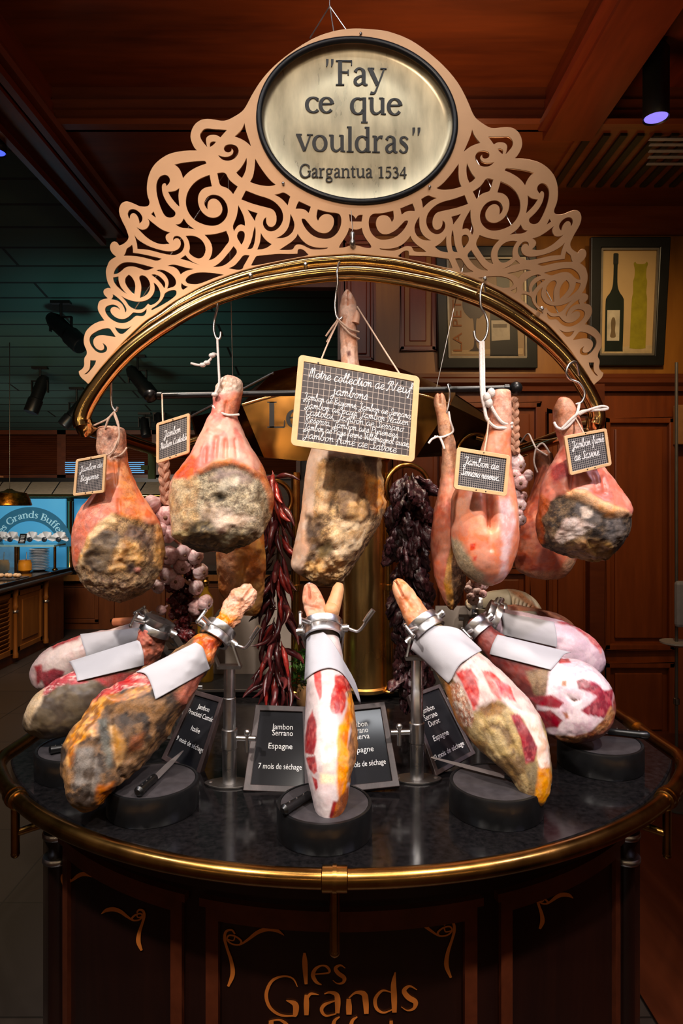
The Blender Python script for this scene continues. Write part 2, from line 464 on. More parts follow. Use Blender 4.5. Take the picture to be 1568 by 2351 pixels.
# ------------------------------------------------------------------ metals
def brass_mat(name, c, rough, var=0.12, scale=6, bump=0.0, stretch=(1, 1, 1), rvar=0.1):
    k = N(name); v = k.coord(stretch); f = k.noise(v, scale, 4, 0.6)
    cc = lin(c)
    k.l(k.ramp(f, [(0.3, tuple(x * (1 - var) for x in cc)), (0.7, tuple(min(1, x * (1 + var)) for x in cc))]), k.b.inputs['Base Color'])
    k.b.inputs['Metallic'].default_value = 1.0
    mr = k.n('ShaderNodeMapRange'); mr.inputs['To Min'].default_value = max(0.02, rough - rvar); mr.inputs['To Max'].default_value = rough + rvar
    k.l(f, mr.inputs['Value']); k.l(mr.outputs[0], k.b.inputs['Roughness'])
    if bump: k.bump(f, bump, 0.003)
    return k.m
M['brass'] = brass_mat('polished_brass', (232, 192, 128), 0.13, rvar=0.05)
M['brass_col'] = brass_mat('column_brass', (232, 190, 118), 0.27, 0.18, 5, 0.03, (1, 1, 0.6), 0.08)
M['brass_old'] = brass_mat('tarnished_brass', (172, 124, 62), 0.24, 0.25, 12)
M['brass_matt'] = flat('brushed_brass_sheet', (198, 154, 116), 0.42, 0.6, 0.06, 9)
M['brass_plaque'] = brass_mat('aged_brass_plaque', (192, 178, 146), 0.30, 0.26, 7, 0.05, (3, 1, 0.8), 0.10); M['brass_plaque'].node_tree.nodes['Principled BSDF'].inputs['Metallic'].default_value = 0.62
M['steel'] = brass_mat('brushed_steel', (214, 212, 212), 0.30, 0.05, 30)
M['steel_flat'] = brass_mat('matt_steel', (150, 146, 144), 0.38, 0.06, 20)
M['granite'] = None
def granite():
    k = N('black_granite'); v = k.coord()
    f = k.noise(v, 60, 5, 0.7)
    k.l(k.ramp(f, [(0.35, lin((10, 10, 11))), (0.75, lin((32, 29, 30)))]), k.b.inputs['Base Color'])
    g = k.noise(v, 4, 4, 0.6)
    mr = k.n('ShaderNodeMapRange'); mr.inputs['To Min'].default_value = 0.05; mr.inputs['To Max'].default_value = 0.20
    k.l(g, mr.inputs['Value']); k.l(mr.outputs[0], k.b.inputs['Roughness'])
    return k.m
M['granite'] = granite()
M['cart_wood'] = wood('cart_mahogany', (22, 8, 5), (38, 15, 8), 0.35, (3, 3, 0.35), 2.0, 0.03, 0.3)
M['cart_trim'] = wood('cart_moulding', (70, 30, 14), (96, 44, 22), 0.35, (3, 3, 3), 3.0)
M['gold_leaf'] = flat('painted_gold_lettering', (206, 116, 44), 0.5, 0.1)

# ------------------------------------------------------------------ cart: curved body, granite top, brass rail
TC = Vector((0, 2.4, 0)); TZ = 0.918; RR = 1.118
def arc_pts(r, a0, a1, n, z):
    """angles measured from the direction towards the viewer, positive to the right"""
    return [Vector((TC.x + r * math.sin(a), TC.y - r * math.cos(a), z)) for a in np.linspace(a0, a1, n)]
AE = math.asin(0.98 / RR)
def plan(r, n=60, back=3.3):
    sx = 0.98 * r / RR
    a = math.asin(sx / r)
    pts = [(p.x, p.y) for p in arc_pts(r, -a, a, n, 0)]
    return pts + [(sx * 0.94, back), (-sx * 0.94, back)]
def slab(mb, poly, z0, z1):
    n = len(poly)
    vs = [(x, y, z0) for x, y in poly] + [(x, y, z1) for x, y in poly]
    mb.add(vs, [tuple(reversed(range(n))), tuple(range(n, 2 * n))] + [(i, (i + 1) % n, n + (i + 1) % n, n + i) for i in range(n)])
cart = thing('serving_cart', 'dark mahogany serving cart with curved painted front, black granite top and brass rail', 'cart', (0, 2.4, 0))
RB = 1.0
b = MB(); slab(b, plan(RB, 60, 3.2), 0.08, 0.84); b.build('body', M['cart_wood'], cart)
b = MB(); slab(b, plan(0.93, 60, 3.15), 0.0, 0.08); b.build('plinth', M['black'], cart)
b = MB(); slab(b, plan(1.085, 80, 3.28), TZ - 0.035, TZ)
b.build('granite_top', M['granite'], cart, bevel=0.006)
b = MB(); slab(b, plan(1.05, 80, 3.24), 0.835, TZ - 0.036); b.build('cornice', M['cart_wood'], cart)
# fielded front panels: mouldings that follow the curve
def curved_bar(mb, r, a0, a1, z0, z1, t=0.012, n=30):
    pi = arc_pts(r, a0, a1, n, 0); po = arc_pts(r + t, a0, a1, n, 0)
    for i in range(n - 1):
        q = [pi[i], pi[i + 1], po[i + 1], po[i]]
        vs = [(p.x, p.y, z0) for p in q] + [(p.x, p.y, z1) for p in q]
        mb.add(vs, [(3, 2, 1, 0), (4, 5, 6, 7), (0, 1, 5, 4), (2, 3, 7, 6), (1, 2, 6, 5), (3, 0, 4, 7)])
for (a0, a1, nm) in ((-0.30, 0.30, 'front_panel'), (-0.80, -0.36, 'left_panel'), (0.36, 0.80, 'right_panel')):
    b = MB()
    curved_bar(b, RB - 0.002, a0, a1, 0.742, 0.772); curved_bar(b, RB - 0.002, a0, a1, 0.12, 0.15)
    curved_bar(b, RB - 0.002, a0, a0 + 0.03, 0.15, 0.742, n=4); curved_bar(b, RB - 0.002, a1 - 0.03, a1, 0.15, 0.742, n=4)
    curved_bar(b, RB - 0.003, a0 - 0.012, a1 + 0.012, 0.772, 0.790, 0.020)
    b.build('panel_moulding', M['cart_trim'], cart)
for s in (-1, 1):
    a = s * 0.86
    c = Vector((math.sin(a) * RB, TC.y - math.cos(a) * RB, 0))
    b = MB(); b.lathe((c.x, c.y, 0.08), [(0.035, 0), (0.035, 0.05), (0.026, 0.07), (0.026, 0.66), (0.035, 0.68), (0.035, 0.755)], 20)
    o = b.build('corner_post', M['cart_wood'], cart)
    b = MB()
    for z in (0.70, 0.765):
        b = MB(); b.lathe((c.x, c.y, z), [(0.037, 0), (0.040, 0.004), (0.040, 0.012), (0.037, 0.016)], 20); b.build('post_ring', M['steel'], o)
# brass handrail
pts = [Vector((-0.90, 3.3, TZ)), Vector((-0.98, 1.90, TZ))] + arc_pts(RR, -AE + 0.03, AE - 0.03, 70, TZ) + [Vector((0.98, 1.90, TZ)), Vector((0.90, 3.3, TZ))]
b = MB(); b.tube(pts, 0.0195, 16); rail = b.build('handrail', M['brass_old'], cart)
for a in (-0.82, -0.012, 0.815):
    p = Vector((RR * math.sin(a), TC.y - RR * math.cos(a), TZ)); t = Vector((math.cos(a), math.sin(a), 0)); o_ = Vector((math.sin(a), -math.cos(a), 0))
    b = MB(); b.tube([p - t * 0.026, p - t * 0.024, p + t * 0.024, p + t * 0.026], [0.021, 0.0245, 0.0245, 0.021], 20)
    b.tube([p - t * 0.004, p + t * 0.004], 0.0265, 20)
    b.tube([p - Vector((0, 0, 0.015)), p - Vector((0, 0, 0.14))], 0.0105, 12)
    b.ball(p - Vector((0, 0, 0.142)), 0.0112, 12)
    q = p - Vector((0, 0, 0.09))
    b.tube([q, q - o_ * 0.10], 0.010, 10)
    b.build('rail_bracket', M['brass_old'], cart)
for s in (-1, 1):
    p = Vector((s * 0.962, 2.15, TZ))
    b = MB(); b.tube([p - Vector((0, 0.03, 0)), p + Vector((0, 0.03, 0))], 0.0245, 18); b.build('rail_joint', M['brass_old'], cart)

# ------------------------------------------------------------------ ribbons: lettering drawn with a stroke of varying width
def ribbon2d(pts, n=6, closed=False):
    """pts: (x, y, w) -> left and right offset polylines"""
    c = np.array(cr(pts, n, closed)); d = np.zeros((len(c), 2))
    xy = c[:, :2]
    if closed:
        d = np.roll(xy, -1, 0) - np.roll(xy, 1, 0)
    else:
        d[1:-1] = xy[2:] - xy[:-2]; d[0] = xy[1] - xy[0]; d[-1] = xy[-1] - xy[-2]
    L = np.hypot(d[:, 0], d[:, 1]); L[L < 1e-9] = 1; d /= L[:, None]
    nrm = np.stack([-d[:, 1], d[:, 0]], 1); h = c[:, 2:3] / 2
    return xy + nrm * h, xy - nrm * h
def ribbon(mb, pts, fn, th, n=6, closed=False):
    """fn maps (x, y, layer) to 3D; layer 0 = back, 1 = front"""
    l, r = ribbon2d(pts, n, closed); m = len(l); vs = []
    for i in range(m):
        vs += [fn(l[i][0], l[i][1], 1), fn(r[i][0], r[i][1], 1), fn(r[i][0], r[i][1], 0), fn(l[i][0], l[i][1], 0)]
    fs = []
    for i in range(m if closed else m - 1):
        a = 4 * i; c = 4 * ((i + 1) % m)
        for k in range(4): fs.append((a + k, a + (k + 1) % 4, c + (k + 1) % 4, c + k))
    if not closed: fs += [(0, 1, 2, 3), (4 * m - 4, 4 * m - 1, 4 * m - 2, 4 * m - 3)]
    mb.add(vs, fs)
def ring(cx, cy, rx, ry, wt, ws, a0=0, a1=360, n=16):
    """arc whose stroke is ws wide at the sides and wt at top and bottom"""
    out = []
    for a in np.linspace(a0, a1, n):
        t = math.radians(a)
        out.append((cx + rx * math.cos(t), cy + ry * math.sin(t), wt + (ws - wt) * abs(math.cos(t)) ** 1.3))
    return out
def O(*a, **k): return ('o',) + tuple([ring(*a, **k)[:-1]])
G = {
 '"': (62, [[(20, 146, 14), (20, 128, 13), (16, 104, 5)], [(48, 146, 14), (48, 128, 13), (44, 104, 5)]]),
 'F': (100, [[(30, 0, 23), (30, 140, 23)], [(6, 3, 7), (54, 3, 7)], [(6, 137, 7), (98, 137, 9)], [(95, 140, 7), (95, 112, 6)], [(30, 74, 9), (76, 74, 9)], [(76, 88, 7), (76, 58, 7)]]),
 'a': (88, [[(16, 76, 20), (28, 94, 11), (46, 96, 10), (62, 82, 20), (64, 60, 22), (64, 20, 22), (72, 6, 14), (86, 5, 7)], [(62, 56, 8), (36, 49, 12), (16, 30, 19), (20, 10, 16), (38, 4, 11), (62, 20, 8)]]),
 'y': (100, [[(12, 97, 25), (55, 4, 21)], [(92, 97, 9), (46, -26, 10), (30, -42, 12), (14, -40, 17)], [(-2, 97, 7), (36, 97, 7)], [(70, 97, 7), (106, 97, 7)]]),
 'c': (82, [ring(50, 48, 38, 45, 9, 23, 42, 318, 16), [(78, 90, 6), (76, 72, 14)]]),
 'e': (88, [ring(48, 48, 36, 45, 9, 23, 10, 322, 18), [(20, 54, 9), (80, 56, 9)]]),
 'q': (108, [ring(50, 48, 36, 45, 9, 23, 60, 330, 16), [(88, 98, 22), (88, -46, 22)], [(68, -46, 7), (108, -46, 7)], [(60, 90, 10), (88, 92, 12)]]),
 'u': (112, [[(24, 97, 22), (24, 32, 22), (36, 10, 16), (56, 6, 11), (80, 24, 9)], [(88, 97, 22), (88, 2, 22)], [(4, 96, 7), (30, 96, 7)], [(68, 96, 7), (92, 96, 7)], [(88, 4, 8), (108, 4, 7)]]),
 'v': (98, [[(12, 97, 25), (53, 3, 20)], [(90, 97, 9), (54, 3, 10)], [(-2, 97, 7), (36, 97, 7)], [(68, 97, 7), (106, 97, 7)]]),
 'o': (106, [('o', ring(52, 48, 38, 44, 9, 23, 0, 360, 17)[:-1])]),
 'l': (54, [[(26, 150, 22), (26, 0, 22)], [(4, 3, 7), (50, 3, 7)], [(6, 146, 8), (28, 146, 8)]]),
 'd': (110, [ring(50, 48, 36, 45, 9, 23, 40, 322, 16), [(86, 150, 22), (86, 2, 22)], [(66, 146, 8), (88, 146, 8)], [(86, 4, 8), (106, 5, 7)], [(64, 88, 9), (86, 84, 9)]]),
 'r': (82, [[(26, 97, 22), (26, 0, 22)], [(4, 3, 7), (54, 3, 7)], [(6, 95, 8), (28, 95, 8)], [(34, 70, 8), (50, 92, 12), (72, 90, 20)]]),
 's': (76, [[(64, 80, 13), (46, 95, 9), (24, 88, 15), (20, 70, 19), (42, 52, 22), (58, 32, 20), (52, 10, 14), (32, 3, 9), (12, 18, 13)]]),
 'G': (140, [ring(72, 70, 58, 68, 10, 22, 38, 330, 20), [(124, 64, 20), (124, 14, 20)], [(98, 66, 7), (140, 66, 7)], [(120, 122, 6), (118, 98, 12)]]),
 'g': (96, [('o', ring(44, 66, 28, 28, 8, 19, 0, 360, 15)[:-1]), [(34, 40, 8), (18, 24, 14), (30, 8, 14), (66, 2, 16)], ('o', ring(44, -22, 34, 22, 9, 15, 0, 360, 15)[:-1]), [(62, 88, 8), (90, 92, 9)]]),
 'n': (114, [[(26, 97, 22), (26, 0, 22)], [(4, 3, 7), (48, 3, 7)], [(6, 95, 8), (28, 95, 8)], [(34, 72, 8), (52, 92, 12), (76, 88, 18), (88, 64, 22), (88, 0, 22)], [(68, 3, 7), (110, 3, 7)]]),
 't': (66, [[(28, 124, 8), (28, 90, 21), (28, 26, 22), (38, 8, 15), (60, 10, 8)], [(4, 94, 8), (60, 94, 8)]]),
 '1': (80, [[(44, 138, 23), (44, 0, 23)], [(16, 3, 7), (72, 3, 7)], [(12, 124, 7), (44, 136, 8)]]),
 '5': (84, [[(26, 134, 8), (74, 134, 14)], [(26, 136, 8), (22, 78, 8)], [(22, 76, 8), (48, 84, 13), (68, 62, 20), (66, 28, 20), (42, 4, 12), (14, 12, 12)]]),
 '3': (84, [[(16, 118, 10), (40, 134, 13), (62, 112, 20), (54, 84, 12), (32, 76, 8)], [(32, 76, 8), (64, 66, 16), (70, 32, 20), (48, 4, 12), (12, 12, 12)]]),
 '4': (90, [[(62, 138, 9), (10, 44, 8)], [(6, 42, 11), (86, 42, 11)], [(62, 138, 20), (62, 0, 21)]]),
 'L': (104, [[(28, 140, 26), (28, 0, 26)], [(4, 137, 6), (54, 137, 6)], [(4, 3, 6), (96, 3, 9)], [(96, 4, 8), (98, 40, 5)]]),
 'S': (90, [[(76, 112, 12), (52, 136, 9), (24, 122, 18), (22, 96, 22), (50, 72, 25), (72, 44, 24), (64, 14, 17), (40, 3, 9), (12, 28, 10)]]),
 'B': (110, [[(28, 140, 26), (28, 0, 26)], [(4, 137, 6), (60, 137, 7), (86, 116, 20), (80, 84, 14), (40, 74, 6)], [(40, 74, 6), (90, 60, 18), (96, 30, 24), (70, 4, 9), (4, 3, 6)]]),
 'f': (62, [[(66, 138, 18), (46, 148, 10), (30, 128, 20), (28, 90, 22), (28, 0, 22)], [(4, 94, 8), (58, 94, 8)], [(4, 3, 7), (52, 3, 7)]]),
 ' ': (48, []),
}
def text_width(t, gl=G, ls=0): return sum(gl[c][0] + ls for c in t)
def draw_text(mb, t, fn, th, size, x0, y0, gl=G, ls=0, slant=0.0):
    """size: scale from glyph units; fn maps local (x, y, layer) to 3D"""
    x = x0
    for ch in t:
        adv, st = gl[ch]
        for s in st:
            cl = False
            if s and s[0] == 'o': s = s[1]; cl = True
            q = [(x + (px + slant * py) * size, y0 + py * size, pw * size) for px, py, pw in s]
            if len(q) == 2: q = [q[0], tuple((q[0][k] + q[1][k]) / 2 for k in range(3)), q[1]]
            ribbon(mb, q, fn, th, 3, cl)
        x += (adv + ls) * size
# painted lettering and ribbons on the curved cart front
def on_cart(px, py, lay):
    d = Vector(((px - 784) / F, 1, -(py - HY) / F)); R = RB + 0.0005 + 0.0018 * lay
    a = d.x ** 2 + 1; bq = -2 * TC.y; c = TC.y ** 2 - R * R
    s = (-bq - math.sqrt(max(bq * bq - 4 * a * c, 0))) / (2 * a)
    return Vector((0, 0, CZ)) + d * s
def zz(x, y, ox, oy, sc): return (ox + x / sc, oy + y / sc)
b = MB()
LS = 2.703
def cs(pts, **k): ribbon(b, [(480 + x / LS, 2060 + y / LS, w_ / LS) for x, y, w_ in pts], on_cart, 0, 6, **k)
cs([(592, 345, 14), (594, 400, 32), (598, 480, 28), (602, 540, 18)])                                   # l
cs([(646, 478, 8), (742, 468, 12), (735, 435, 16), (700, 424, 10), (660, 445, 20), (645, 485, 26), (665, 525, 20), (698, 543, 6)])  # e
cs([(845, 440, 5), (815, 422, 12), (785, 440, 22), (800, 470, 26), (838, 500, 26), (830, 530, 16), (795, 535, 8), (768, 515, 4)])  # s
cs([(548, 555, 5), (520, 505, 10), (460, 490, 12), (390, 520, 18), (355, 600, 22), (375, 680, 20), (440, 730, 16), (520, 735, 12), (535, 725, 30), (535, 665, 36), (478, 640, 5)])  # G
cs([(604, 605, 22), (604, 660, 34), (604, 732, 26)]); cs([(606, 640, 10), (630, 600, 18), (682, 606, 4)])  # r
cs([(715, 600, 6), (750, 590, 16), (790, 605, 30), (798, 650, 36), (796, 720, 26)]); cs([(790, 640, 6), (720, 665, 20), (698, 700, 22), (725, 735, 14), (790, 722, 8)])  # a
cs([(866, 630, 26), (868, 680, 36), (868, 728, 32)]); cs([(868, 625, 8), (910, 592, 16), (960, 600, 34), (972, 650, 36), (976, 724, 28)])  # n
cs([(1155, 465, 8), (1145, 540, 32), (1148, 620, 36), (1150, 716, 28)]); cs([(1130, 590, 6), (1075, 580, 14), (1032, 630, 22), (1040, 690, 20), (1085, 716, 12), (1150, 690, 8)])  # d
cs([(1290, 575, 5), (1245, 552, 14), (1210, 580, 28), (1235, 620, 34), (1280, 650, 32), (1270, 690, 18), (1230, 702, 9), (1192, 680, 4)])  # s
cs([(385, 765, 30), (385, 900, 32)]); cs([(380, 768, 10), (440, 762, 14), (485, 800, 24), (440, 840, 10)])  # B
for x in (770, 880): cs([(x + 40, 742, 8), (x + 10, 765, 20), (x, 810, 26), (x, 900, 26)])              # ff
cs([(1130, 765, 20), (1130, 850, 26)])
cs([(560, 820, 24), (565, 880, 26), (620, 900, 12), (650, 820, 24)])
cs([(1010, 850, 6), (1060, 830, 14), (1040, 880, 20)])
b.build('painted_lettering', M['gold_leaf'], cart)
def flourish(sx, ox, oy, sc=1.0):
    """ribbon bow drawn as in the upper left corner of the middle panel; sx=-1 mirrors it"""
    b = MB()
    def q(pts, cl=False): ribbon(b, [(ox + sx * (x - 100) / LS * sc, oy + (y - 250) / LS * abs(sc), w_ / LS) for x, y, w_ in pts], on_cart, 0, 6, cl)
    q([(465, 238, 4), (420, 208, 22), (360, 200, 26), (300, 220, 24), (240, 265, 16), (190, 295, 10), (140, 290, 10), (112, 262, 10), (125, 238, 10), (165, 245, 10), (200, 275, 12), (185, 300, 8)])
    q([(160, 230, 10), (140, 205, 12), (105, 215, 16), (97, 260, 18), (112, 320, 16), (138, 400, 22), (146, 480, 28), (118, 555, 14)])
    q([(112, 262, 8), (150, 270, 8), (160, 245, 8)])
    return b.build('painted_ribbon', M['gold_leaf'], cart)
flourish(1, 517, 2152); flourish(-1, 1042, 2132)
flourish(-1, 330, 2101, 0.72); flourish(1, 1235, 2065, 0.6); flourish(1, 143, 2016, 0.5)

# ------------------------------------------------------------------ arch of two brass tubes
AY = 1.89; YAW = 0.063
def PA(px, py, dy=0.0):
    """point on the slightly turned plane of arch and crest"""
    k = (px - 784) / F
    Y = AY / (1 - YAW * k)
    p = P(px, py, Y); p.y += dy
    return p
_A = np.array([826., 287.]); _B = np.array([798., 868.]); _C = np.array([24400., 929., 1.])
_l = np.cross(np.array([*_A, 1.]), np.array([*_B, 1.]))
_H = np.eye(3) - 2 * np.outer(_C, _l) / (_l @ _C)
def mir(p):
    q = _H @ np.array([p[0], p[1], 1.0]); return (q[0] / q[2], q[1] / q[2])
frame = thing('arch_stand', 'polished brass double-tube arch spanning the cart with tails running back', 'arch', (0, 2.0, TZ))
main_l = [(730, 629.5), (660, 639.5), (592, 652), (540, 667), (486, 686), (430, 713), (382, 742), (340, 770), (298, 803), (263, 838), (234, 874), (209, 910), (193, 940), (187, 962), (190, 978)]
up_l = [(752, 596), (706, 600), (640, 612), (578, 626), (522, 644), (467, 667), (440, 681), (403, 702), (369, 726), (341, 744), (316, 766), (292, 790), (272, 812), (248, 842), (226, 875), (207, 908), (194, 935)]
def both(l, top):
    r = [mir(p) for p in l]
    return cr(list(reversed(l)) + [top] + r, 5)
mp = both(main_l, (811, 625)); upp = both(up_l, (812, 593))
b = MB(); b.tube([PA(x, y) for x, y in mp], 0.0245, 18); b.build('main_tube', M['brass'], frame)
b = MB(); b.tube([PA(x, y, 0.012) for x, y in upp], 0.018, 16); b.build('upper_tube', M['brass'], frame)
tl = PA(190, 978); tr = PA(*mir((190, 978)))
hub_l = P(366, 1036, 2.55); hub_r = P(1196, 1034, 2.58)
for e, h in ((tl, hub_l), (tr, hub_r)):
    d = (h - e).normalized(); b = MB()
    b.tube([e + Vector((0, 0, 0.02)), e + Vector((0, 0.004, 0.004)), e + Vector((0, 0.014, -0.006)) , e + d * 0.05, h, h + Vector((0.18 if h.x < 0 else -0.18, 0.35, 0))], [0.0245, 0.0245, 0.0245, 0.0235, 0.0225, 0.0225], 16)
    b.build('rear_tube', M['brass'], frame)
for e, h in ((tl, hub_l), (tr, hub_r)):
    d = (h - e).normalized(); b = MB()
    b.tube([h - d * 0.035, h - d * 0.03, h + d * 0.03, h + d * 0.035], [0.024, 0.028, 0.028, 0.024], 18)
    e2 = h + Vector((0.16 if h.x < 0 else -0.16, 0.06, 0.06))
    b.tube([h, e2], 0.018, 12)
    b.build('tube_fitting', M['brass'], frame)
for (x, y) in ((577, 636), (702, 611), (1110, 644), (1240, 712)):
    b = MB(); p = PA(x, y, -0.014); b.ball(p, 0.007, 10); b.cyl(p, p - Vector((0, 0.008, 0)), 0.003, 8); b.build('clamp_screw', M['steel'], frame)

# ------------------------------------------------------------------ openwork crest, traced in the plane of the sheet
Z = {1: (420, 260, 7.127), 2: (320, 370, 6.533), 3: (520, 420, 7.127), 4: (660, 440, 8.711), 5: (250, 450, 7.127), 6: (420, 500, 7.127), 7: (225, 570, 7.293), 8: (170, 680, 9.224), 0: (0, 0, 1.0)}
OUT = [(0, "826,63 800,64 775,67 730,80 686,105 641,138 605,174 579,214 561,250 545,262 521,275 507,276 493,273 476,271 461,273 448,282 440,295 436,312 440,326 446,338 452,344 434,344 418,345 391,350 369,362 351,379 340,402 336,429 338,449 343,461 342,470 335,474 320,473 306,466 292,461 281,463 275,470 272,481 274,493 280,507 287,520 292,533 295,542 293,550 285,558 273,564 270,557 262,553 255,556 251,565 253,574 258,582 266,588 257,593 250,599 247,606 242,619 243,633 246,647 251,656 254,661 247,660 239,663 236,669 239,677 247,684 237,686 229,689 225,695 223,706 226,716 233,727 239,735 231,736 218,741 206,749 196,760 192,772 191,783 193,793 198,803 199,813 193,820 192,828 193,838 189,846 180,852 181,860 187,868 197,876 206,886 217,878 238,846 258,820 281,790 306,766 331,744 359,724 394,702 440,678 470,662 522,640 580,622 640,609 710,597 760,592 812,590")]
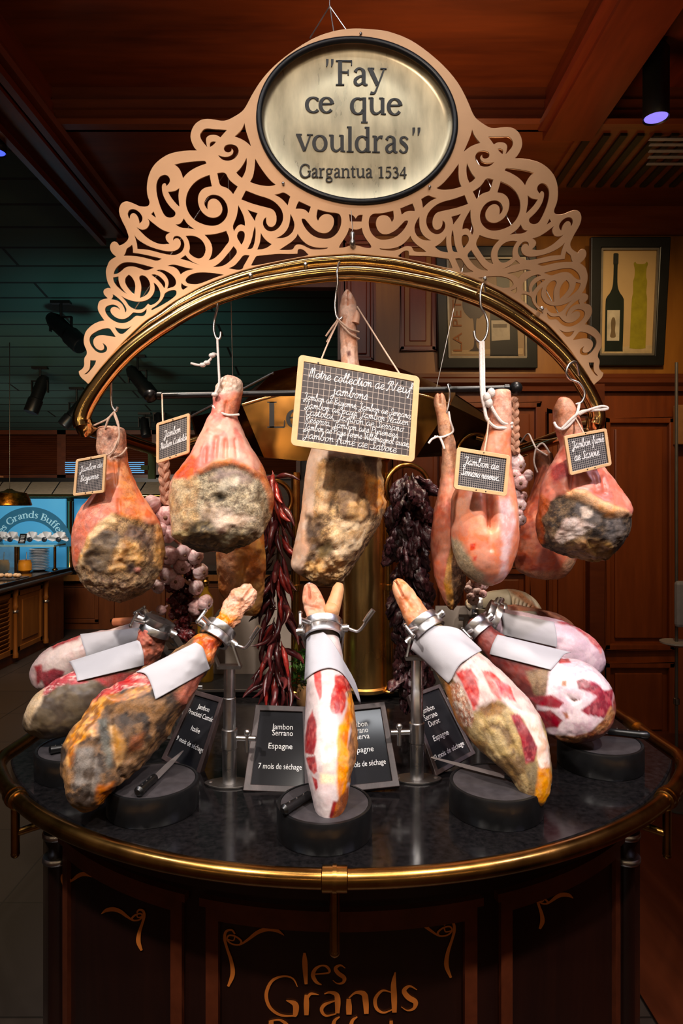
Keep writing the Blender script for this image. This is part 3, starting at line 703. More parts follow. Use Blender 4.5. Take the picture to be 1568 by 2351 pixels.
HOLES = [(1, "395,232 500,250 720,260 610,385 560,350 490,340 420,350 375,395 375,460 395,548 330,470 285,400 275,340 300,290 340,250"),
(1, "445,465 490,445 542,455 500,505 440,545 435,500"),
(1, "565,670 620,695 700,705 770,690 815,650 825,600 795,565 795,600 765,630 715,630 675,605 665,560 690,515 745,497 810,498 870,520 905,565 912,620 890,680 845,730 790,760 720,768 650,755 600,715"),
(1, "1007,140 1015,210 1045,330 1120,540 1060,480 1000,435 920,395 840,370 910,310 975,230"),
(1, "1040,710 1045,800 1030,910 1000,990 965,1050 910,1010 870,960 930,905 1000,800"),
(1, "1180,725 1230,820 1290,910 1370,1020 1450,1110 1520,1160 1440,1185 1330,1180 1200,1155 1095,1115 1140,1040 1165,930 1175,820"),
(1, "558,970 690,950 740,1060 810,1130 895,1190 820,1315 760,1240 690,1200 605,1178 580,1080"),
(2, "515,42 650,12 800,-5 930,-15 990,-12 1003,28 900,60 780,120 700,185 650,250 635,185 600,110 560,65"),
(2, "1050,195 1085,370 1000,380 930,420 885,490 873,570 885,650 915,725 960,780 1030,830 1110,845 1190,820 1235,765 1245,690 1215,620 1170,570 1110,548 1050,570 1018,630 1020,720 975,655 970,610 1000,540 1060,498 1130,492 1210,515 1280,580 1325,680 1325,780 1290,860 1220,930 1130,965 1020,960 900,920 820,875 740,780 700,680 690,580 715,460 790,340 900,250"),
(2, "310,215 370,192 420,205 455,250 455,310 400,370 395,330 370,318 335,345 335,430 355,510 400,600 460,680 520,735 542,770 530,815 480,840 430,840 380,815 340,750 300,650 265,530 248,420 250,330 275,260"),
(2, "598,390 580,500 590,600 598,680 530,610 470,535 425,450 490,448 550,430"),
(2, "210,745 225,790 250,845 210,815 170,785"),
(2, "662,848 700,915 760,970 830,1018 740,998 640,995 585,975 535,938 590,940 630,910"),
(5, "612,345 700,420 800,500 900,560 1000,588 940,620 920,660 935,720 990,772 900,788 800,775 700,730 600,660 520,580 430,485 500,535 570,545 625,515 660,450 655,400"),
(5, "300,270 330,215 390,200 460,225 520,285 550,350 535,410 490,448 490,390 465,320 420,275 375,270 340,310 338,370 310,330"),
(5, "405,615 450,690 540,755 660,820 800,865 930,895 1040,900 1120,870 1170,810 1175,740 1140,690 1100,680 1060,700 1050,730 1045,690 1065,650 1120,640 1180,670 1225,740 1235,810 1205,885 1150,935 1070,962 950,950 800,915 640,870 460,858 455,780 430,690"),
(5, "375,785 388,850 390,920 500,935 650,965 865,1018 785,1060 650,1020 500,985 370,970 232,970 265,930 283,850 340,820"),
(6, "40,288 130,280 220,298 300,350 350,420 372,500 355,590 300,655 230,660 150,620 90,560 110,500 105,420 80,345"),
(6, "350,270 470,265 600,240 705,205 730,260 755,330 752,380 690,460 640,530 560,620 490,670 415,690 450,640 475,560 478,480 455,400 410,330"),
(6, "825,455 897,545 830,640 760,710 680,770 590,795 482,800 560,760 640,690 730,580 775,530"),
(5, "1250,960 1300,1025 1380,1080 1495,1125 1390,1095 1290,1050 1160,1020"),
(5, "945,1135 1040,1110 1140,1130 1250,1165 1390,1188 1300,1205 1230,1230 1170,1275 1130,1200 1060,1150"),
(6, "670,925 560,905 430,890 300,885 190,895 100,930 40,990 40,1040 90,1075 180,1082 250,1080 400,1025 540,965"),
(7, "1395,570 1430,615 1505,635 1420,692 1385,650"),
(7, "255,430 270,360 330,280 420,228 520,222 650,240 800,280 935,318 800,372 700,330 600,298 510,295 440,320 390,370 330,415"),
(7, "245,480 335,465 340,550 375,640 430,710 490,768 400,710 310,630 255,550"),
(7, "510,432 560,470 605,545 622,620 615,700 600,770 530,700 470,620 443,550 455,480"),
(7, "680,490 700,450 740,442 800,465 850,530 873,610 865,690 820,765 760,805 695,825 710,740 722,650 710,570"),
(7, "890,435 940,425 1010,450 1080,510 1115,560 1125,610 1105,665 1060,590 990,515 920,460"),
(7, "970,368 1020,345 1110,362 1200,410 1280,480 1305,550 1300,600 1265,640 1150,670 1175,610 1178,550 1150,480 1100,420 1030,380"),
(7, "925,565 980,605 1025,680 1045,760 1030,840 980,900 900,945 860,945 835,920 765,1005 680,1025 600,1015 510,960 470,890 420,830 345,760 430,825 560,875 680,890 800,870 890,810 940,720 945,640"),
(7, "1310,700 1312,770 1250,830 1100,930 890,1035 890,1000 960,965 1050,880 1095,810 1110,745 1180,705 1260,688"),
(7, "235,755 300,800 370,860 430,930 475,1010 465,1055 450,1078 440,1010 400,930 340,880 280,855 215,850 250,800"),
(8, "800,165 880,180 940,230 985,300 920,240 850,215 790,230 760,280 770,340 830,410 900,455 980,480 1060,475 1140,435 1200,380 1240,330 1330,345 1420,345 1480,310 1530,255 1530,330 1480,410 1400,420 1320,405 1270,430 1200,500 1110,550 1000,570 890,545 790,490 710,420 655,330 645,260 680,200"),
(8, "740,660 790,730 880,860 800,850 700,830 600,818 500,825 420,880 395,950 410,1030 460,1100 530,1140 600,1135 630,1100 625,1040 590,980 650,1020 690,1070 695,1120 670,1170 600,1200 520,1195 440,1150 370,1070 325,980 315,890 345,820 430,755 560,690"),
(8, "855,650 960,680 1080,685 1160,660 1240,600 1060,780 1000,795 940,780 890,720"),
(8, "335,1350 460,1355 440,1430 370,1530 290,1620 240,1655 200,1650 280,1590 320,1530 330,1450"),
(3, "315,112 500,190 680,240 790,300 870,380 920,470 930,570 905,660 840,745 760,785 690,785 630,745 595,680 595,620 615,575 652,550 645,600 655,660 690,705 745,715 795,680 820,610 815,520 785,450 730,410 600,380 400,325 240,260"),
(3, "190,350 230,430 275,520 300,620 300,695 240,665 190,685 150,730 122,785 95,700 150,580 180,470"),
(3, "340,425 420,460 508,485 475,550 465,620 420,550"),
(3, "935,135 1045,212 1020,280 1003,360 930,275 860,220 775,182 860,168"),
(3, "1185,288 1380,380 1365,430 1345,485 1290,430 1215,412 1130,415 1150,350"),
(3, "1045,495 1080,560 1110,640 1112,720 1080,800 1010,865 920,895 795,897 890,860 970,790 1020,700 1040,600"),
(3, "465,690 478,780 470,900 450,1000 420,1072 340,1075 390,980 420,880 440,780"),
(3, "205,780 260,775 295,805 298,870 280,940 245,1005 200,940 165,870 180,815"),
(3, "560,805 600,880 660,945 740,995 670,1050 590,1078 500,1082 540,990 555,900"),
(4, "205,830 250,910 340,1010 450,1075 560,1105 680,1115 810,1108 800,1130 700,1145 600,1150 480,1145 390,1105 300,1055 210,1045 150,1065 120,1135 60,1160 -168,1158 -60,1085 60,1010 150,930 190,870"),
(3, "480,1190 510,1185 700,1165 850,1150 1000,1155 1160,1150 1165,1080 1210,1068 1270,1090 1340,1165 1320,1185 1000,1240 700,1300 440,1350 400,1340"),
(6, "990,595 1087,610 1040,700 985,790 980,830 900,850 740,820 840,780 920,690"),
(4, "605,340 720,375 850,405 980,410 1050,445 1080,520 1080,620 1050,730 990,830 900,905 800,938 680,930 560,900 450,830 360,730 300,620 278,540 300,525 350,535 410,610 500,720 600,790 700,825 800,815 870,760 920,670 935,580 915,500 860,450 790,437 710,450 650,500 612,575 570,500")]
MIDH = [(4, "1232,440 1300,455 1340,490 1365,530 1390,490 1430,455 1508,450 1485,590 1250,588"),
(4, "1235,710 1290,740 1365,750 1440,740 1490,710 1505,800 1540,880 1600,970 1690,1085 1660,1125 1540,1110 1440,1080 1370,1060 1300,1055 1220,1080 1130,1110 1035,1115 1040,1070 1150,910 1210,800")]
def trace(z, s):
    ox, oy, sc = Z[z]
    return [(ox + float(a) / sc, oy + float(c) / sc) for a, c in (q.split(',') for q in s.split())]
def smooth_poly(pts, sharp=75):
    """Chaikin corner cutting that keeps sharp corners"""
    for _ in range(2):
        n = len(pts); out = []
        for i in range(n):
            a, p, c = np.array(pts[i - 1]), np.array(pts[i]), np.array(pts[(i + 1) % n])
            u, v = p - a, c - p
            cosv = (u @ v) / (np.linalg.norm(u) * np.linalg.norm(v) + 1e-9)
            if math.degrees(math.acos(max(-1, min(1, cosv)))) > sharp: out.append(tuple(p))
            else: out += [tuple(p - u * 0.25), tuple(p + v * 0.25)]
        pts = out
    return pts
th_c = math.atan(YAW); O_c = PA(812, 600)
ux = Vector((math.cos(th_c), math.sin(th_c), 0)); uy = Vector((-math.sin(th_c), math.cos(th_c), 0))
def to_sheet(p):
    q = PA(*p) - O_c
    return (q.dot(ux), q.z)
crest = thing('openwork_crest', 'scrolled openwork brass crest with an oval lettered plaque on top of the arch', 'sign', tuple(O_c))
cu = bpy.data.curves.new('c', 'CURVE'); cu.dimensions = '2D'; cu.fill_mode = 'BOTH'; cu.extrude = 0.0022; cu.bevel_depth = 0.0004; cu.bevel_resolution = 0
def spline(pts):
    s = cu.splines.new('POLY'); s.points.add(len(pts) - 1)
    for i, (x, y) in enumerate(pts): s.points[i].co = (x, y, 0, 1)
    s.use_cyclic_u = True
lo = trace(*OUT[0]); ro = [mir(p) for p in lo]
outl = lo + list(reversed(ro))[1:-1]
spline([to_sheet(p) for p in smooth_poly(outl, 60)])
for h in HOLES:
    t = smooth_poly(trace(*h)); spline([to_sheet(p) for p in t]); spline([to_sheet(mir(p)) for p in t])
for h in MIDH: spline([to_sheet(p) for p in smooth_poly(trace(*h))])
# oval opening
OVC = to_sheet((822, 277)); OVR = (abs(to_sheet((1052, 277))[0] - to_sheet((592, 277))[0]) / 2, (to_sheet((822, 86))[1] - to_sheet((822, 468))[1]) / 2)
spline([(OVC[0] + (OVR[0] - 0.012) * math.cos(a), OVC[1] + (OVR[1] - 0.012) * math.sin(a)) for a in np.linspace(0, 2 * PI, 97)[:-1]])
co = bpy.data.objects.new('c', cu); COL.objects.link(co)
R_c = Matrix((ux, Vector((0, 0, 1)), -uy)).transposed()      # sheet x, sheet y, towards the viewer
dg = bpy.context.evaluated_depsgraph_get()
me = bpy.data.meshes.new_from_object(co.evaluated_get(dg)); bpy.data.objects.remove(co)
me.transform(R_c.to_4x4()); me.materials.clear(); me.materials.append(M['brass_matt'])
sheet = bpy.data.objects.new('fretwork_sheet', me); COL.objects.link(sheet); sheet.parent = crest; sheet.location = uy * 0.006
def on_crest(x, y, f):
    """sheet coordinates, f metres towards the viewer"""
    return O_c + ux * x + Vector((0, 0, 1)) * y - uy * f
b = MB()
rp = [on_crest(OVC[0] + (OVR[0] - 0.006) * math.cos(a), OVC[1] + (OVR[1] - 0.006) * math.sin(a), 0.000) for a in np.linspace(0, 2 * PI, 97)[:-1]]
b.tube(rp, 0.0088, 10, closed=True); b.build('oval_gasket', flat('black_rubber', (26, 27, 32), 0.35), crest)
b = MB(); nn = 96; vs = [on_crest(OVC[0], OVC[1], -0.030)]; fs = []
for k, (fr, dp) in enumerate(((0.6, -0.030), (0.90, -0.031), (0.945, -0.026), (0.975, -0.016), (1.0, -0.010))):
    for a in np.linspace(0, 2 * PI, nn + 1)[:-1]:
        vs.append(on_crest(OVC[0] + OVR[0] * fr * math.cos(a), OVC[1] + OVR[1] * fr * math.sin(a), dp))
for i in range(nn): fs.append((0, 1 + i, 1 + (i + 1) % nn))
for r_ in range(4):
    for i in range(nn):
        a0, a1 = 1 + r_ * nn + i, 1 + r_ * nn + (i + 1) % nn
        fs.append((a0, a0 + nn, a1 + nn, a1))
b.add(vs, fs, True); b.build('oval_plaque', M['brass_plaque'], crest)
b = MB()
def cl(t, x0, x1, yb, ybr, cap, gl=G, slant=0.0, asc=100.0):
    """text between pixel columns x0..x1, baseline pixel rows at both ends; cap: pixel height of asc glyph units"""
    W_ = text_width(t)
    A = to_sheet((x0, yb)); B_ = to_sheet((x1, ybr)); ws = (B_[0] - A[0]) / W_
    hs = (to_sheet((x0, yb - cap))[1] - A[1]) / asc
    sl = (B_[1] - A[1]) / (B_[0] - A[0])
    def fn(x, y, lay):
        X = A[0] + x * ws; return on_crest(X, A[1] + y * hs + sl * (X - A[0]), -0.0292 + 0.0022 * lay)
    draw_text(b, t, fn, 0, 1.0, 0, 0)
cl('"Fay', 744, 888, 181, 183, 58, asc=140)
cl('ce', 700, 766, 245, 246, 38); cl('que', 804, 925, 249, 251, 40)
cl('vouldras', 680, 944, 335, 340, 40); cl('"', 945, 972, 341, 341, 58, asc=140)
cl('Gargantua', 687, 858, 396, 397, 22); cl('1534', 869, 938, 397, 398, 26, asc=140)
b.build('plaque_lettering', flat('black_enamel_letters', (34, 30, 26), 0.4), crest)
for (x, y) in ((828, 79), (650, 422), (986, 430)):
    b = MB(); b.ball(on_crest(*to_sheet((x, y)), 0.003), 0.0045, 10); b.build('fixing_screw', M['steel'], crest)
# ------------------------------------------------------------------ cured hams
def ham_mat():
    k = N('cured_ham_surface')
    at = k.n('ShaderNodeAttribute'); at.attribute_name = 'Col'
    v = k.coord()
    f1 = k.noise(v, 55, 6, 0.72); f2 = k.noise(v, 210, 5, 0.7); f3 = k.noise(v, 26, 5, 0.65, 0.8)
    def mr(src, a, b_, c_, d_):
        x = k.n('ShaderNodeMapRange'); x.inputs['From Min'].default_value = a; x.inputs['From Max'].default_value = b_
        x.inputs['To Min'].default_value = c_; x.inputs['To Max'].default_value = d_; k.l(src, x.inputs['Value']); return x.outputs[0]
    def mul(a, b_):
        x = k.n('ShaderNodeMath', operation='MULTIPLY'); k.l(a, x.inputs[0]); k.l(b_, x.inputs[1]); return x.outputs[0]
    def lerp(a, t):
        """1 + (a - 1) * t"""
        x = k.n('ShaderNodeMath', operation='SUBTRACT'); x.inputs[1].default_value = 1.0; k.l(a, x.inputs[0])
        y = k.n('ShaderNodeMath', operation='MULTIPLY_ADD'); k.l(x.outputs[0], y.inputs[0]); k.l(t, y.inputs[1]); y.inputs[2].default_value = 1.0; return y.outputs[0]
    crust = mr(at.outputs['Alpha'], .5, .8, .12, 1.0)
    val = mul(mul(lerp(mr(f1, .36, .64, .55, 1.38), crust), lerp(mr(f2, .36, .62, .55, 1.25), crust)), mr(f3, .35, .65, .90, 1.08))
    hsv = k.n('ShaderNodeHueSaturation'); k.l(val, hsv.inputs['Value'])
    k.l(mr(f3, .35, .65, .92, 1.1), hsv.inputs['Saturation'])
    k.l(at.outputs['Color'], hsv.inputs['Color']); k.l(hsv.outputs['Color'], k.b.inputs['Base Color'])
    k.l(at.outputs['Alpha'], k.b.inputs['Roughness'])
    k.b.inputs['Subsurface Weight'].default_value = 0.05
    k.b.inputs['Subsurface Radius'].default_value = (0.012, 0.004, 0.002)
    k.b.inputs['Subsurface Scale'].default_value = 0.6
    ad = k.n('ShaderNodeMath', operation='MULTIPLY_ADD'); ad.inputs[1].default_value = 0.5; k.l(f2, ad.inputs[0]); k.l(f1, ad.inputs[2])
    bp = k.n('ShaderNodeBump'); bp.inputs['Distance'].default_value = 0.006; k.l(ad.outputs[0], bp.inputs['Height']); k.l(mul(crust, mr(f3, 0, 1, .8, .8)), bp.inputs['Strength'])
    k.l(bp.outputs['Normal'], k.b.inputs['Normal'])
    return k.m
M['ham'] = ham_mat()
def c3(c): return np.array(lin(c))
def mix(a, b, t): return a + (b - a) * np.clip(t, 0, 1)[:, None]
def sstep(a, b, x):
    t = np.clip((x - a) / (b - a), 0, 1); return t * t * (3 - 2 * t)
BVH = {}
class Rows(list): pass       # stations given row by row: cross-sections stay level
def loft(stations, rings=110, seg=88, expo=2.2, lobes=None):
    """stations: (x px, y px, half width px, depth m, half thickness m)"""
    c = np.array(cr(stations, 10)); s = np.linspace(0, len(c) - 1, rings)
    i = np.floor(s).astype(int).clip(0, len(c) - 2); f = (s - i)[:, None]
    c = c[i] * (1 - f) + c[i + 1] * f
    xyz = np.array([tuple(P(r[0], r[1], r[3])) for r in c])
    hw = np.maximum(c[:, 2], 0.4) * c[:, 3] / F; ht = np.maximum(c[:, 4], 0.002)
    t = np.gradient(xyz, axis=0); t[:, 1] *= 0.0
    if isinstance(stations, Rows): t[:] = (0, 0, -1.0)
    t /= np.linalg.norm(t, axis=1)[:, None]
    side = np.stack([t[:, 2], np.zeros(rings), -t[:, 0]], 1)
    back = np.array([0, 1.0, 0])
    th = np.linspace(0, 2 * PI, seg, endpoint=False)
    cs_, sn = np.cos(th), np.sin(th); e = 2 / expo
    u = np.sign(cs_) * np.abs(cs_) ** e; v = np.sign(sn) * np.abs(sn) ** e
    p = xyz[:, None, :] + side[:, None, :] * (hw[:, None] * u[None])[..., None] + back * (ht[:, None] * v[None])[..., None]
    vs = p.reshape(-1, 3)
    # end caps
    vs = np.vstack([vs, xyz[:1], xyz[-1:]])
    fs = []
    for r in range(rings - 1):
        for k in range(seg):
            k2 = (k + 1) % seg
            fs.append((r * seg + k, r * seg + k2, (r + 1) * seg + k2, (r + 1) * seg + k))
    n0 = rings * seg
    for k in range(seg):
        fs.append((n0, (k + 1) % seg, k)); fs.append((n0 + 1, (rings - 1) * seg + k, (rings - 1) * seg + (k + 1) % seg))
    front = np.concatenate([np.repeat(-v[None], rings, 0).reshape(-1), [0, 0]])   # 1 = towards the viewer
    tt = np.concatenate([np.repeat(np.linspace(0, 1, rings), seg), [0, 1]])
    return vs, fs, front, tt
def normals(vs, fs):
    n = np.zeros_like(vs)
    F4 = np.array([f if len(f) == 4 else (f[0], f[1], f[2], f[2]) for f in fs])
    a, b_, c_, d_ = vs[F4[:, 0]], vs[F4[:, 1]], vs[F4[:, 2]], vs[F4[:, 3]]
    fn = np.cross(c_ - a, d_ - b_)
    tri = F4[:, 2] == F4[:, 3]
    fn[tri] = np.cross(b_[tri] - a[tri], c_[tri] - a[tri])
    for k in range(4): np.add.at(n, F4[:, k], fn)
    L = np.linalg.norm(n, axis=1); L[L < 1e-12] = 1
    return n / L[:, None]
def make_body(name, parent, stations, base, zones=(), rings=200, seg=150, lump=0.006, lscale=14, expo=2.2, seed=0, grooves=(), rough=0.5, fine=0.0018):
    """base: list of (colour) mixed by noise; zones: dicts poly, cols, f (feather px), n (edge noise px), d (relief m), r (roughness), ns (noise scale), k (contrast)"""
    vs, fs, front, tt = loft(stations, rings, seg, expo)
    # orient outward
    nr = normals(vs, fs)
    cen = vs[:-2].reshape(rings, seg, 3).mean(1); cen = np.vstack([np.repeat(cen, seg, 0), vs[-2:]])
    if ((vs - cen) * nr).sum() < 0:
        nr = -nr; fs = [tuple(reversed(f)) for f in fs]
    o = vs.copy()
    px = np.stack([784 + F * o[:, 0] / o[:, 1], HY - F * (o[:, 2] - CZ) / o[:, 1]], 1)
    d = (fbm(o, lscale, 3, seed) - 0.5) * 2 * lump + (fbm(o, 60, 3, seed + 1) - 0.5) * 2 * fine
    n1 = fbm(o, 22, 4, seed + 2); n2 = fbm(o, 70, 3, seed + 3)
    bc = [c3(c) for c in base]
    col = np.repeat(bc[0][None], len(o), 0)
    for i, b_ in enumerate(bc[1:]):
        nn = fbm(o, 16 * (1 + 0.7 * i), 4, seed + 7 + i)
        col = mix(col, b_, sstep(0.46, 0.60, nn))
    ro = np.full(len(o), rough)
    for z in zones:
        sd = poly_sdf(px, z['p'])
        ed = z.get('n', 6)
        wob = (fbm(o, z.get('es', 40), 4, seed + 11) - 0.5) * 2.4 * ed
        fe = z.get('f', 4)
        m = sstep(-fe, fe, sd + wob)
        if z.get('front', True): m = m * sstep(0.0, 0.25, front + z.get('wrap', 0.32))
        zc = [c3(c) for c in z['c']]
        cc = np.repeat(zc[0][None], len(o), 0)
        for i, b_ in enumerate(zc[1:]):
            nn = fbm(o * np.array(z.get('st', (1, 1, 1))), z.get('ns', 34) * (1 + 0.6 * i), 5, seed + 21 + i * 3, .62)
            kk = z.get('k', 0.07)
            cc = mix(cc, b_, sstep(0.5 - kk, 0.5 + kk, nn))
        col = col + (cc - col) * m[:, None] * z.get('a', 1.0)
        ro = ro + (z.get('r', 0.6) - ro) * m
        if 'd' in z:
            dd = sstep(-z.get('df', 10), z.get('df', 10), sd + wob) * sstep(0.0, 0.3, front + 0.1)
            d = d + dd * z['d']
        if 'rn' in z: d = d + m * (fbm(o, z.get('rs', 45), 4, seed + 31) - 0.5) * 2 * z['rn']
    for g in grooves:
        # furrow: polyline, half width px, depth m
        pl, hw_, dp = g
        best = np.full(len(o), 1e9)
        for a, b_ in zip(pl[:-1], pl[1:]):
            a = np.array(a, float); b_ = np.array(b_, float); e = b_ - a; w_ = px - a
            t = np.clip((w_ @ e) / max(e @ e, 1e-9), 0, 1); q = w_ - t[:, None] * e
            best = np.minimum(best, np.hypot(q[:, 0], q[:, 1]))
        d = d - np.exp(-(best / hw_) ** 2) * dp * sstep(0.0, 0.3, front + 0.1)
    vs = vs + nr * d[:, None]
    me = bpy.data.meshes.new(name); off = parent_world(parent)
    me.from_pydata((vs - np.array(off)).tolist(), [], fs)
    me.polygons.foreach_set('use_smooth', [True] * len(fs))
    at = me.attributes.new('Col', 'FLOAT_COLOR', 'POINT')
    at.data.foreach_set('color', np.concatenate([np.clip(col, 0, 1), ro[:, None]], 1).astype(np.float32).reshape(-1))
    me.materials.append(M['ham']); me.update()
    ob = bpy.data.objects.new(name, me); COL.objects.link(ob); ob.parent = parent
    BVH.setdefault(parent.name, []).append(BVHTree.FromPolygons(vs.tolist(), fs))
    return ob
def rows(tab, Y, ts=1.0):
    """(y, x left, x right, half thickness[, depth]) -> stations"""
    out = Rows()
    for r in tab:
        y, a, b_, t = r[:4]; dd = r[4] if len(r) > 4 else Y
        out.append(((a + b_) / 2, y, (b_ - a) / 2, dd, t * ts))
    return out
def hanging(label, Y, y_low, x, group='hams hanging from the arch'):
    return thing('hanging_ham', label, 'ham', tuple(P(x, y_low, Y)), group)
def mounted(label, p, group='carved hams in the clamps'):
    return thing('carved_ham', label, 'ham', tuple(p), group)
SKIN = [(220, 128, 86), (230, 148, 108), (206, 106, 72)]
PINK = [(230, 150, 132), (220, 126, 112), (238, 174, 152)]
RED = [(168, 66, 66), (188, 92, 88), (146, 50, 54)]
FAT = [(206, 178, 172), (192, 160, 156), (214, 192, 184)]
# ---- left ham
h = hanging('left ham with beige mould face and sawn pale shank end, behind the leftmost chalk board', AY, 1382, 270)
make_body('meat', h, rows([(979, 244, 262, .010), (983, 228, 278, .026), (990, 224, 285, .034), (1015, 223, 288, .036), (1040, 226, 290, .037), (1052, 238, 291, .037), (1065, 243, 293, .038), (1090, 241, 301, .042), (1128, 220, 318, .055), (1168, 187, 345, .075), (1200, 175, 364, .090), (1235, 170, 373, .098), (1270, 171, 374, .10), (1300, 174, 371, .098), (1330, 185, 359, .088), (1352, 200, 340, .072), (1368, 222, 318, .052), (1378, 245, 292, .03), (1382, 262, 275, .008)], AY),
  SKIN, [
  dict(p=[(215, 975), (295, 975), (292, 1045), (272, 1058), (235, 1056), (215, 1040)], c=[(206, 150, 122), (186, 126, 100), (222, 170, 142)], f=5, n=5, r=.7),
  dict(p=[(245, 1003), (256, 1000), (256, 1010), (246, 1012)], c=[(110, 66, 52)], f=3, n=2, d=-.006),
  dict(p=[(180, 1165), (230, 1130), (262, 1140), (268, 1180), (215, 1215), (190, 1260), (165, 1300), (160, 1210)], c=[(226, 136, 108), (234, 154, 128), (212, 116, 92)], f=14, n=10),
  dict(p=[(268, 1062), (292, 1062), (306, 1100), (322, 1150), (330, 1195), (285, 1195), (275, 1140)], c=[(226, 128, 62), (210, 108, 54), (236, 152, 92)], f=12, n=8),
  dict(p=[(264, 1178), (238, 1192), (208, 1224), (190, 1258), (172, 1292), (166, 1320), (190, 1356), (230, 1385), (300, 1390), (350, 1356), (380, 1300), (380, 1222), (364, 1202), (346, 1200), (322, 1192), (296, 1188)], c=[(150, 112, 76), (176, 138, 94), (122, 90, 64), (190, 150, 104)], f=4, n=4, r=.85, d=-.009, df=9, rn=.007, ns=26),
  dict(p=[(262, 1177), (236, 1191), (206, 1223), (187, 1262), (172, 1300), (182, 1306), (202, 1270), (218, 1238), (244, 1210), (268, 1198)], c=[(226, 176, 116), (214, 158, 96), (234, 194, 142)], f=4, n=4, d=.008, df=7),
  dict(p=[(362, 1208), (376, 1222), (378, 1275), (370, 1310), (358, 1300), (360, 1250)], c=[(214, 160, 96), (198, 138, 76)], f=6, n=4, d=.004),
  dict(p=[(245, 1212), (215, 1238), (194, 1275), (190, 1300), (215, 1320), (240, 1312), (262, 1272), (274, 1230)], c=[(104, 84, 66), (124, 102, 78), (84, 68, 56)], f=7, n=6, d=.007, rn=.003),
  dict(p=[(296, 1196), (335, 1206), (356, 1235), (352, 1262), (320, 1240), (280, 1230)], c=[(92, 68, 56), (116, 86, 68), (70, 52, 44)], f=6, n=6, d=-.006, rn=.005),
  dict(p=[(286, 1236), (322, 1250), (334, 1290), (300, 1312), (262, 1312), (244, 1322), (258, 1280)], c=[(212, 160, 96), (190, 134, 78), (226, 182, 124)], f=8, n=8, d=.007, rn=.008),
  dict(p=[(180, 1326), (240, 1322), (300, 1316), (366, 1310), (330, 1362), (262, 1384), (205, 1362)], c=[(146, 112, 86), (170, 136, 104), (112, 84, 66), (184, 150, 112)], f=10, n=10, r=.9, rn=.004, ns=60),
  dict(p=[(285, 1296), (310, 1290), (320, 1316), (295, 1326)], c=[(84, 64, 58), (66, 50, 46)], f=6, n=5, d=-.006),
  dict(p=[(310, 1306), (320, 1302), (327, 1308), (322, 1317), (311, 1316)], c=[(200, 128, 110)], f=2, n=1, d=.008, df=4),
  ], grooves=[([(272, 1150), (276, 1195)], 5, .006), ([(262, 1060), (268, 1110)], 4, .005)], seed=1, lump=.005, rough=.42)
